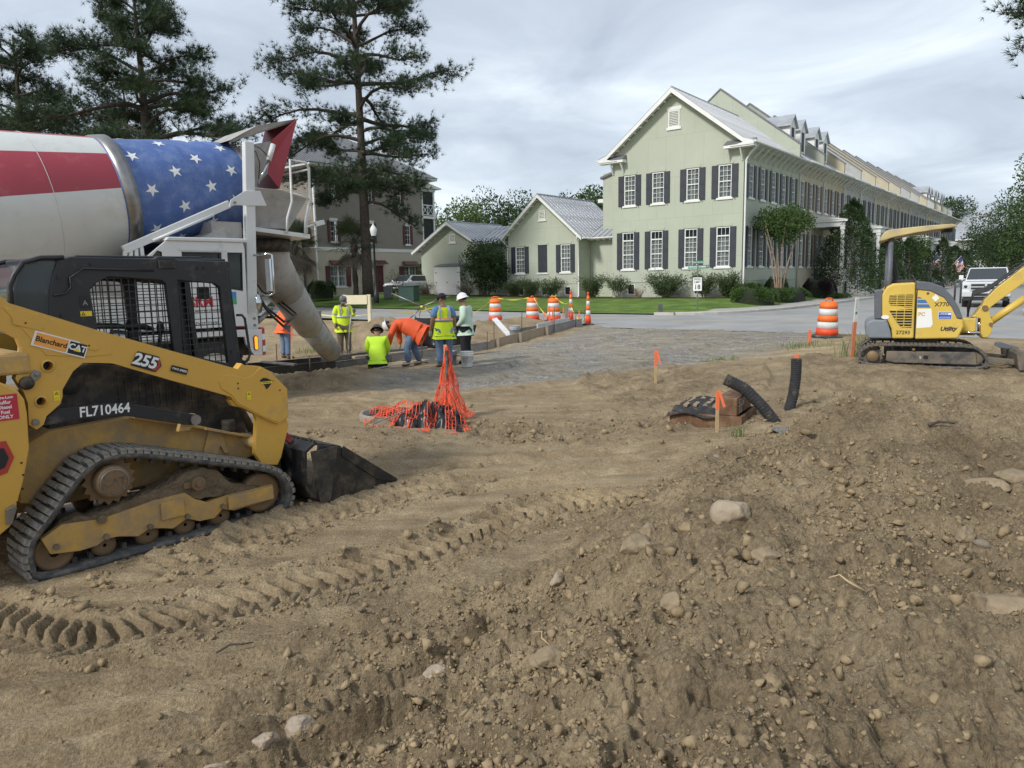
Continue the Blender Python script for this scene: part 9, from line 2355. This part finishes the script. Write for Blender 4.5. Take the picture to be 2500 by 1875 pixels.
# ---- signs, lamp, utility boxes, flags
def speed_sign():
 p=W(1.24,-9.0,0); z0=.52
 T=thing('speed_sign','white speed limit 18 sign on a grey post on the lawn corner','sign',(p.x,p.y,z0),STREET_RZ+R(8))
 m=MB(); m.b2((-.03,-.015,-.2),(.03,.015,2.02)); po=m.build('post',M_GALV,T)
 m=MB(); plate(m,rrect(-.235,.72,.235,1.40,.03),[],(0,-.006,0),org=(0,-.02,0)); s=m.build('sign_plate',M_WHITE,T)
 m=MB(); plate(m,rrect(-.235,.72,.235,1.40,.03),[rrect(-.215,.74,.215,1.38,.025)],(0,-.002,0),org=(0,-.027,0)); m.build('border',M_BLACKP,s)
 for tx,sz,z in (('SPEED',.135,1.285),('LIMIT',.135,1.15),('18',.31,.915)):text_on(tx,sz,M_BLACKP,s,(0,-.0285,z),(1,0,0),(0,0,1),bold=.006 if tx== '18' else .002)
 a=MB(); a.b2((-.50,-.012,1.80),(.55,.0,1.96)); o=a.build('name_blade',M_SIGNG,T,rot=(0,0,R(-6))); text_on('CHEROKEE FARMS',.115,M_WHITE,o,(-.06,-.0135,1.88),(1,0,0),(0,0,1),bold=.002); text_on('RD',.06,M_WHITE,o,(.49,-.0135,1.89),(1,0,0),(0,0,1))
 a=MB(); a.b2((-.22,-.012,2.02),(.22,.0,2.18)); o=a.build('name_blade',M_SIGNG,T,rot=(0,0,R(20))); text_on('PACING DR',.085,M_WHITE,o,(0,-.0135,2.10),(1,0,0),(0,0,1),bold=.001)
speed_sign()
m=MB(); m.b2((-.09,-.08,-.1),(.09,.08,.42)); o=m.build('marker_box',M_GALV,bevel=.02); p=W(1.36-1.0,-11.1); o.location=(p.x,p.y,.3); o.rotation_euler=(0,R(-5),0); tag(o,'small grey utility pedestal in the grass near the kerb','pedestal')
def lamp_post():
 T=thing('street_lamp','black street lamp with white acorn lantern in front of the pine trunk','lamp',(-8.35,46,1.0),0)
 m=MB(); m.lathe([(.001,-.3),(.17,-.3),(.17,.3),(.12,.36),(.10,.8),(.065,.9),(.06,3.6),(.09,3.62),(.09,3.70),(.001,3.70)],16); m.build('post',M_POSTBK,T)
 m=MB(); m.lathe([(.09,3.70),(.13,3.75),(.17,3.80)],16); m.build('lantern_seat',M_POSTBK,T)
 m=MB(); m.lathe([(.13,3.78),(.19,4.0),(.22,4.22),(.17,4.30),(.10,4.42),(.04,4.47),(.05,4.52),(.001,4.58)],16); m.build('lantern',M_LANTERN,T)
lamp_post()
T=thing('utility_cabinet','dark green utility cabinet on the lawn in front of the white car','cabinet',(-6.45,47.0,.92),R(-20)); m=MB(); m.b2((-.55,-.4,-.2),(.55,.4,.75)); m.build('cabinet',M_UTIL,T,bevel=.03); m=MB(); m.b2((-.6,-.45,.75),(.6,.45,.82)); m.build('lid',M_UTIL,T,bevel=.02)
m=MB(); m.b2((-.3,-.3,-.2),(.3,.3,.7)); o=m.build('air_conditioner',M_GALV,bevel=.02); o.location=(-8.9,54.0,1.0); tag(o,'small grey air conditioner beside the boarded house','unit')
def flag(label,e,s,z,sc):
 T=thing('flag',label,'flag',W(e,s,z),STREET_RZ,'flags on the terrace porches')
 m=MB(); m.tube([(-.9,0,-.3),(.25,0,1.1)],.015,6); m.build('pole',M_TRIM,T)
 n,k=10,13; v=[]; f=[]; mi=[]
 for i in range(n+1):
  for j in range(k+1):
   u,w=i/n,j/k; v.append((.2+.05*math.sin(u*6)-.65*w*.75+.35*u,.06*math.sin(u*7+w*3),1.05-.95*u*.9-.55*w))
 m=MB(); m.v=v
 for i in range(n):
  for j in range(k):
   m.f.append((i*(k+1)+j,(i+1)*(k+1)+j,(i+1)*(k+1)+j+1,i*(k+1)+j+1)); m.sm.append(True); m.mi.append(2 if (i<4 and j<7) else (0 if j%2==0 else 1))
 o=m.build('cloth',[mat('flag_red',(.45,.03,.05),.7),M_WHITE,mat('flag_blue',(.03,.05,.16),.7)],T); o.modifiers.new('sol','SOLIDIFY').thickness=.004
 T.scale=(sc,)*3
flag('striped flag hanging from a porch column, the nearer of two',3.0,47.5,2.4,1.5); flag('striped flag further along the terrace, right of the pointed evergreen',3.6,62,2.3,1.5)
m=MB(); m.b2((-.4,-.12,-.1),(.4,.12,.1)); o=m.build('window_box',M_SHUT); p=W(2.5,10.9,1.9); o.location=p; o.rotation_euler=(0,0,STREET_RZ+R(90)); tag(o,'black planter box on the porch rail of the cream house','planter')
# twigs and litter on the soil
def twig(label,x,y,L_,rz,m=None,r_=.006):
 mb=MB(); mb.tube([(0,0,0),(L_*.4,.02,.025),(L_*.75,-.01,.03),(L_,.015,.02)],[r_,r_*.9,r_*.7,r_*.4],6); o=mb.build('twig',m or M_BARK); o.location=(x,y,gz(x,y)+.012); o.rotation_euler=(0,0,rz); return tag(o,label,'twig')
twig('curved brown root on the mound above the dip',1.75,4.35,.16,.4,r_=.014); twig('dark stick standing in the mound',1.45,4.6,.10,1.2); twig('short stick near the mound crest at right',2.6,4.5,.14,-.5,r_=.010); twig('pale straw on the left skirt of the mound',.15,3.0,.12,2.1,M_LATH,.004); twig('pale straw low on the mound at right',1.15,2.3,.11,2.4,M_LATH,.004)
twig('thin root lying in the flat sand at left',-1.55,3.55,.18,.3); twig('stick by the track print',-1.0,4.1,.12,1.0)
# ================================================================== the crew
M_SKIN=mat('brown_skin',(0.27,0.145,0.085),.55,var=.08,vs=12)
M_HAIR=mat('black_hair',(0.012,0.010,0.009),.6,var=.2)
M_HIVIS=mat('hivis_yellow',(0.62,0.80,0.02),.7,var=.06,vs=5,bump=.15,bs=16)
M_HIVIS2=mat('hivis_lime',(0.52,0.80,0.035),.7,var=.06,vs=5,bump=.15,bs=16)
M_HIORG=mat('hivis_orange',(0.92,0.15,0.03),.7,var=.07,vs=5,bump=.15,bs=16)
M_ORSHIRT=mat('burnt_orange_shirt',(0.72,0.10,0.025),.7,var=.07,vs=5,bump=.15,bs=16)
M_PALE=mat('pale_green_shirt',(0.52,0.66,0.53),.75,var=.05,vs=5,bump=.15,bs=16)
M_BLUET=mat('blue_tshirt',(0.11,0.24,0.45),.75,var=.06,vs=5)
M_DENIM=mat('blue_denim',(0.115,0.175,0.28),.8,var=.25,vs=9,bump=.3,bs=40,dirt=(.28,.30,.33),damt=.3,ds=9)
M_KHAKI=mat('brown_work_trousers',(0.125,0.10,0.07),.85,var=.15,vs=8,bump=.2,bs=30)
M_NAVY=mat('dark_navy_trousers',(0.028,0.03,0.042),.85,var=.2,vs=8,bump=.2,bs=30)
M_BLKT=mat('black_trousers',(0.014,0.014,0.017),.85,var=.2,vs=8,bump=.2,bs=30)
M_BOOT=mat('work_boot',(0.13,0.085,0.05),.8,var=.2,vs=9,dirt=SOIL,damt=.4)
M_SILV=mat('silver_reflective',(0.44,0.45,0.46),.4,.2,var=.05)
M_HATW=mat('white_hard_hat',(0.74,0.75,0.75),.3,var=.03)
M_HATB=mat('brown_hard_hat',(0.075,0.042,0.035),.45,var=.15)
M_CAPG=mat('grey_camo_cap',(0.13,0.135,0.15),.85,var=.35,vs=20)
M_CAPB=mat('black_cap',(0.016,0.017,0.02),.8,var=.1)
M_GLOVE=mat('grey_glove',(0.26,0.27,0.28),.8,var=.2)
V3=Vector
def skin_mesh(name,nodes,edges,m,parent,sub=2):
 """nodes: [(pos, rx, ry)], surface grown over the joint skeleton"""
 me=bpy.data.meshes.new(name); me.from_pydata([tuple(n[0]) for n in nodes],edges,[]); me.materials.append(m)
 o=ob(name,me,parent)
 sk=o.modifiers.new('skin','SKIN'); sk.use_smooth_shade=True; sk.branch_smoothing=.6
 if not me.skin_vertices:bm=bmesh.new(); bm.from_mesh(me); bm.verts.layers.skin.verify(); bm.to_mesh(me); bm.free()
 sv=me.skin_vertices[0].data
 for k,n in enumerate(nodes):sv[k].radius=(n[1],n[2] if len(n)>2 else n[1]); sv[k].use_root=(k==0)
 sb=o.modifiers.new('sub','SUBSURF'); sb.levels=sub; sb.render_levels=sub
 return o
BASE=dict(pelvis=(0,0,.95),spine=(0,.01,1.13),chest=(0,0,1.33),neck=(0,.0,1.485),head=(0,.035,1.62),lsh=(-.185,0,1.41),rsh=(.185,0,1.41),lel=(-.255,-.03,1.13),rel=(.255,-.03,1.13),lwr=(-.27,.06,.90),rwr=(.27,.06,.90),
   lha=(-.265,.10,.82),rha=(.265,.10,.82),lhip=(-.095,0,.90),rhip=(.095,0,.90),lkn=(-.11,.03,.50),rkn=(.11,.03,.50),lan=(-.12,-.01,.09),ran=(.12,-.01,.09),lto=(-.14,.17,.035),rto=(.14,.17,.035),look=(0,1,-.25))
def person(label,x,y,z,rz,pose,shirt,trousers,hat,sleeves='long',height=1.0,gloves=False,vest=False,bulk=1.0,stripes=False,skin=None,hood=False,boots=None,sk=1.0):
 """local +Y is the way the figure faces"""
 T=thing('person',label,'person',(x,y,z),rz,'the concrete crew'); T.scale=(height,)*3
 J={k:V3(v) for k,v in {**BASE,**pose}.items()}
 nodes,edges,ix=[],[],{}
 def nd(k,p,r_,r2=None):ix[k]=len(nodes); nodes.append((p,r_,r2 or r_)); return k
 def ed(a,b):edges.append((ix[a],ix[b]))
 lk=J['look'].normalized(); hd=J['head']; nk=J['neck']; upv=(hd-nk).normalized(); sd=lk.cross(upv).normalized(); fw=upv.cross(sd)*-1
 if fw.dot(lk)<0:fw=-fw
 B_=bulk
 nd('pelvis',J['pelvis'],.125*B_,.10*B_); nd('spine',J['spine'],.12*B_,.09*B_); nd('chest',J['chest'],.13*B_,.10*B_); nd('neck',nk,.066); nd('jaw',nk.lerp(hd,.5)+fw*.025,.078); nd('head',hd,.112,.108); nd('crown',hd+upv*.085,.08)
 for a,b in (('pelvis','spine'),('spine','chest'),('chest','neck'),('neck','jaw'),('jaw','head'),('head','crown')):ed(a,b)
 nd('nose',hd+fw*.095-upv*.015,.013); nd('nosetip',hd+fw*.115-upv*.03,.011); ed('head','nose'); ed('nose','nosetip')
 for s,q in (('l',-1),('r',1)):
  nd(s + 'ear',hd+sd*q*.088-upv*.01,.014); nd(s + 'ear2',hd+sd*q*.095+upv*.02-fw*.01,.013); ed('head',s + 'ear'); ed(s + 'ear',s + 'ear2')
  for k,r_ in (('sh',.075),('el',.052),('wr',.034)):nd(s+k,J[s+k],r_)
  ed('chest',s + 'sh'); ed(s + 'sh',s + 'el'); ed(s + 'el',s + 'wr')
  w,h_=J[s + 'wr'],J[s + 'ha']; d=(h_-w).normalized(); sx_=d.cross(V3((0,1,.3))).normalized(); nx=sx_.cross(d)
  nd(s + 'palm',w+d*.05,.030,.020); ed(s + 'wr',s + 'palm')
  for f in range(4):
   o_=sx_*(f-1.5)*.019; L_=(.075,.085,.08,.062)[f]; nd('%sf%da'%(s,f),w+d*.095+o_,.0095); nd('%sf%db'%(s,f),w+d*(.095+L_*.5)+o_+nx*.012,.0085); nd('%sf%dc'%(s,f),w+d*(.095+L_*.85)+o_+nx*.034,.0075)
   ed(s + 'palm','%sf%da'%(s,f)); ed('%sf%da'%(s,f),'%sf%db'%(s,f)); ed('%sf%db'%(s,f),'%sf%dc'%(s,f))
  nd(s + 'th1',w+d*.055+sx_*.04+nx*.012,.011); nd(s + 'th2',w+d*.09+sx_*.05+nx*.03,.0095); ed(s + 'palm',s + 'th1'); ed(s + 'th1',s + 'th2')
  nd(s + 'hip',J[s + 'hip'],.085*B_); nd(s + 'kn',J[s + 'kn'],.055); nd(s + 'an',J[s + 'an'],.038); nd(s + 'to',J[s + 'to'],.03,.022)
  ed('pelvis',s + 'hip'); ed(s + 'hip',s + 'kn'); ed(s + 'kn',s + 'an'); ed(s + 'an',s + 'to')
 skin_mesh('body',nodes,edges,skin or M_SKIN,T)
 for q in (-1,1):
  e=MB(); e.lathe([(.001,-.010),(.009,0),(.001,.010)],8,hd+fw*.082+sd*q*.032+upv*.012,fw); e.build('eye',M_HAIR,T)
 m_=MB(); m_.box(hd+fw*.088-upv*.065,(.036,.006,.008)); m_.build('mouth',mat('lips',(.16,.06,.05),.6,var=0),T)
 # hair under the hat
 h=MB(); x_,y_,z_=sd,fw,upv; vv=[]; n_=16
 for i in range(7):
  a=R(-25+i*19)
  for j in range(n_):b=2*math.pi*j/n_; vv.append(hd+upv*.02+(x_*math.cos(b)*.093+y_*(math.sin(b)*.098-.012))*math.cos(a)+z_*(math.sin(a)*.095+(.05 if math.sin(b)>.35 and i<3 else 0)))
 h.add(vv,[(i*n_+j,i*n_+(j+1)%n_,(i+1)*n_+(j+1)%n_,(i+1)*n_+j) for i in range(6) for j in range(n_)],smooth=True); h.build('hair',M_HAIR,T)
 # clothes
 dn=(J['pelvis']-J['spine']).normalized(); cl=[(J['pelvis']+dn*.02,.215*B_*sk,.185*B_*sk),(J['spine'],.205*B_*sk,.172*B_*sk),(J['chest'],.218*B_*sk,.178*B_*sk),(J['chest'].lerp(nk,.6),.115),(J['pelvis']+dn*.13,.205*B_*sk,.175*B_*sk)]; ce=[(4,0),(0,1),(1,2),(2,3)]
 if hood:cl+=[(nk,.09),(hd,.125),(hd+upv*.09,.09)]; ce+=[(3,5),(5,6),(6,7)]
 for s in 'lr':
  k=len(cl); arm=[(J[s + 'sh'],.115),(J[s + 'sh'].lerp(J[s + 'el'],.5),.092),(J[s + 'el'],.078)]+([(J[s + 'el'].lerp(J[s + 'wr'],.5),.068),(J[s + 'wr'],.050)] if sleeves== 'long' else [])
  if sleeves != 'long':arm[2]=(J[s + 'sh'].lerp(J[s + 'el'],.8),.088)
  cl+=arm; ce.append((2,k)); ce+=[(k+i,k+i+1) for i in range(len(arm)-1)]
 inner=shirt if not vest else M_BLUET
 sh=skin_mesh('shirt',cl,ce,inner,T)
 if vest:
  ve=[(J['pelvis']-V3((0,0,.02)),.252,.215),(J['spine'],.228,.190),(J['chest'],.240,.200),(J['chest'].lerp(nk,.5),.15,.13),(J['lsh'].lerp(J['chest'],.2)+V3((0,0,.02)),.125),(J['rsh'].lerp(J['chest'],.2)+V3((0,0,.02)),.125)]
  skin_mesh('vest',ve+[(J['pelvis']-V3((0,0,.17)),.25,.215)],[(6,0),(0,1),(1,2),(2,3),(2,4),(2,5)],shirt,T)
 if stripes or vest:
  def band(name,z,h_,m,rx,ry,off=(0,0)):
   b=MB(); p=J['pelvis'].lerp(J['spine'],(z-J['pelvis'].z)/max(.01,J['spine'].z-J['pelvis'].z)) if z<J['spine'].z else J['spine'].lerp(J['chest'],(z-J['spine'].z)/max(.01,J['chest'].z-J['spine'].z))
   b.lathe([(1,-h_/2),(1,h_/2)],28,(0,0,0)); b.v=[(x_*rx+p.x,y_*ry+p.y,z_+z) for x_,y_,z_ in b.v]; o=b.build(name,m,T); o.modifiers.new('s','SOLIDIFY').thickness=.006; return o
  if vest:rx,ry=.238,.198
  else:rx,ry=.208*B_,.172*B_
  band('reflective_band',1.14,.055,M_SILV,rx,ry)
  if vest:band('orange_trim',1.14,.085,M_HIORG,rx-.004,ry-.004); band('hem_trim',.80,.02,M_YELP,.235,.20)
  for q in (-1,1):
   for f_ in (-1,1):
    b=MB(); x0=q*.105; y0=f_*(ry*.86)
    b.add([(x0-.026,y0,1.15),(x0+.026,y0,1.15),(x0+.026,y0*1.0,1.36),(x0+.02,y0*.45,1.475),(x0-.03,y0*.45,1.475),(x0-.026,y0,1.36)],[(0,1,2,5),(5,2,3,4)]); o=b.build('reflective_strap',M_SILV,T); o.modifiers.new('s','SOLIDIFY').thickness=.008
  if stripes and sleeves== 'long':
   for s in 'lr':
    a,b_=J[s + 'sh'].lerp(J[s + 'el'],.62),J[s + 'sh'].lerp(J[s + 'el'],.80); b=MB(); b.tube([a,b_],.082,14,caps=False); b.build('sleeve_band',M_SILV,T)
 tr=[(J['pelvis']-V3((0,0,.0)),.190*B_,.162*B_)]; te=[]
 for s in 'lr':
  k=len(tr); tr+=[(J[s + 'hip']-V3((0,0,.03)),.138*B_),(J[s + 'hip'].lerp(J[s + 'kn'],.5),.118*B_),(J[s + 'kn'],.095),(J[s + 'kn'].lerp(J[s + 'an'],.5),.088),(J[s + 'an']+(J[s + 'kn']-J[s + 'an']).normalized()*.02,.082)]; te+=[(0,k),(k,k+1),(k+1,k+2),(k+2,k+3),(k+3,k+4)]
 skin_mesh('trousers',tr,te,trousers,T)
 for s in 'lr':
  an,to=J[s + 'an'],J[s + 'to']; skin_mesh('boot',[(an+V3((0,0,.03)),.075),(an-(to-an)*.12-V3((0,0,.035)),.068,.058),(an.lerp(to,.55),.066,.055),(to,.055,.046)],[(0,1),(1,2),(2,3)],boots or M_BOOT,T)
  if gloves:w,h_=J[s + 'wr'],J[s + 'ha']; d=(h_-w).normalized(); skin_mesh('glove',[(w,.042),(w+d*.06,.046,.034),(w+d*.12,.042,.03),(w+d*.17,.024)],[(0,1),(1,2),(2,3)],M_GLOVE,T,1)
 # headgear
 if hat:
  kind,hm=hat; g=MB(); n_=28; base=hd+upv*.035
  def ring(rx,ry,h_,f=0):return [base+sd*math.cos(2*math.pi*j/n_)*rx+fw*(math.sin(2*math.pi*j/n_)*ry+f)+upv*h_ for j in range(n_)]
  if kind== 'hard':rows=[ring(.158,.175,-.012),ring(.150,.166,.0),ring(.122,.140,.012),ring(.118,.134,.05),ring(.100,.115,.095),ring(.06,.07,.125),ring(.01,.012,.132)]
  else:rows=[ring(.101,.112,-.02),ring(.103,.114,.03),ring(.09,.10,.075),ring(.055,.06,.10),ring(.008,.008,.108)]
  g.add([p for r_ in rows for p in r_],[(i*n_+j,i*n_+(j+1)%n_,(i+1)*n_+(j+1)%n_,(i+1)*n_+j) for i in range(len(rows)-1) for j in range(n_)],smooth=True); ho=g.build('hard_hat' if kind== 'hard' else 'cap',hm,T)
  ho.modifiers.new('s','SOLIDIFY').thickness=.004
  if kind== 'cap':
   g=MB(); a=[base+fw*.10+sd*q-upv*.012 for q in (-.08,-.04,0,.04,.08)]; b=[base+fw*(.19-q*q*7)+sd*q-upv*.035 for q in (-.08,-.04,0,.04,.08)]; g.add(a+b,[(i,i+1,i+6,i+5) for i in range(4)],smooth=True); o=g.build('brim',mat('grey_brim',(.36,.36,.37),.8) if hm is M_CAPB else hm,ho); o.modifiers.new('s','SOLIDIFY').thickness=.006
  else:
   g=MB(); g.tube([base+fw*(.115*math.cos(a))+upv*(.018+.122*math.sin(a)) for a in np.linspace(.25,2.9,9)],.009,6); g.build('hat_ridge',hm,ho)
 return T
# standing with the back to the camera, head turned left
person('standing worker in a lime safety vest and black cap, back to the camera',-1.58,17.25,gzs(-1.58,17.25),R(18),dict(look=(-1,.55,-.25),head=(-.02,.03,1.62),lwr=(-.30,.07,.90),lel=(-.27,-.04,1.14),lha=(-.30,.10,.82)),M_HIVIS,M_DENIM,('cap',M_CAPB),sleeves='short',vest=True,gloves=True)
person('standing worker in a pale green shirt and white hard hat, turned left',-1.12,18.35,gzs(-1.12,18.35),R(72),dict(look=(0,1,-.45),head=(0,.07,1.61),neck=(0,.03,1.485),rel=(.235,-.03,1.15),rwr=(.16,.16,.98),rha=(.11,.22,.95),lel=(-.235,-.03,1.15),lwr=(-.14,.17,.97),lha=(-.08,.23,.95)),M_PALE,M_BLKT,('hard',M_HATW),height=1.0,boots=M_HAIR)
# bent over the form
person('worker in burnt orange shirt and white hard hat bending over the form',-2.48,18.15,gzs(-2.48,18.15),R(84),dict(pelvis=(0,-.10,.90),spine=(0,.10,1.01),chest=(0,.29,1.08),neck=(0,.43,1.08),head=(0,.54,1.03),look=(0,.75,-.8),lsh=(-.185,.33,1.06),rsh=(.185,.33,1.06),lel=(-.22,.45,.78),rel=(.22,.36,.79),lwr=(-.16,.52,.53),rwr=(.18,.32,.54),lha=(-.14,.56,.45),rha=(.17,.33,.46),lhip=(-.095,-.10,.86),rhip=(.095,-.10,.86),lkn=(-.12,.08,.47),rkn=(.12,-.02,.47),lan=(-.14,.05,.09),ran=(.14,-.18,.09),lto=(-.15,.23,.035),rto=(.16,.0,.035)),M_ORSHIRT,M_DENIM,('hard',M_HATW),bulk=1.05,sk=1.3)
# kneeling, back to the camera
person('kneeling worker in a lime shirt and brown hard hat, back to the camera',-3.18,17.35,gzs(-3.18,17.35)+.05,R(8),dict(pelvis=(0,.0,.27),spine=(0,.07,.44),chest=(0,.15,.63),neck=(0,.22,.76),head=(0,.29,.86),look=(0,1,-.7),lsh=(-.19,.16,.70),rsh=(.19,.16,.70),lel=(-.24,.22,.42),rel=(.24,.22,.42),lwr=(-.15,.42,.28),rwr=(.15,.42,.28),lha=(-.12,.50,.24),rha=(.12,.50,.24),lhip=(-.10,.02,.23),rhip=(.10,.02,.23),lkn=(-.16,.40,.08),rkn=(.16,.40,.08),lan=(-.13,-.02,.07),ran=(.13,-.02,.07),lto=(-.13,-.13,.03),rto=(.13,-.13,.03)),M_HIVIS2,M_NAVY,('hard',M_HATB),bulk=1.08)
# leaning on a shovel
_p5=person('worker in a yellow hi-vis shirt and grey cap resting on a shovel',-4.85,21.3,gzs(-4.85,21.3)-.02,R(205),dict(head=(0,.09,1.60),neck=(0,.03,1.485),look=(-.1,1,-1.0),lel=(-.30,.02,1.16),lwr=(-.26,.24,1.24),lha=(-.26,.28,1.30),rel=(.26,-.02,1.14),rwr=(.25,.10,.93),rha=(.25,.13,.85)),M_HIVIS,M_KHAKI,('cap',M_CAPG),bulk=1.12,stripes=True)
shovel('long_shovel','long handled shovel held upright by the worker in yellow',tuple(V3((-4.52,21.02,gzs(-4.85,21.3)+1.36))),(0,R(82),R(200)),True,1.05)
person('worker in an orange hooded shirt and jeans standing behind the chute',-6.35,20.6,gzs(-6.35,20.6)-.02,R(-40),dict(pelvis=(0,-.02,.95),chest=(0,.10,1.30),neck=(0,.17,1.44),head=(0,.25,1.55),look=(0,1,-.7),lsh=(-.185,.10,1.37),rsh=(.185,.10,1.37),lel=(-.33,-.02,1.13),lwr=(-.19,.10,.97),lha=(-.12,.15,.95),rel=(.30,.06,1.12),rwr=(.22,.2,.95),rha=(.16,.25,.92)),M_HIORG,M_DENIM,None,hood=True)
person('driver seated at the window of the mixer cab',-5.38,12.32,1.08,R(-44),dict(pelvis=(0,0,.30),spine=(0,.0,.48),chest=(0,.02,.68),neck=(0,.03,.82),head=(0,.06,.96),look=(0,1,-.1),lsh=(-.185,.02,.76),rsh=(.185,.02,.76),lel=(-.22,.16,.52),rel=(.22,.16,.52),lwr=(-.12,.38,.56),rwr=(.12,.38,.56),lha=(-.10,.46,.58),rha=(.10,.46,.58),lhip=(-.09,.02,.28),rhip=(.09,.02,.28),lkn=(-.12,.42,.30),rkn=(.12,.42,.30),lan=(-.12,.46,.12),ran=(.12,.46,.12),lto=(-.12,.56,.08),rto=(.12,.56,.08)),M_GLOVE,M_DENIM,('cap',M_CAPB))
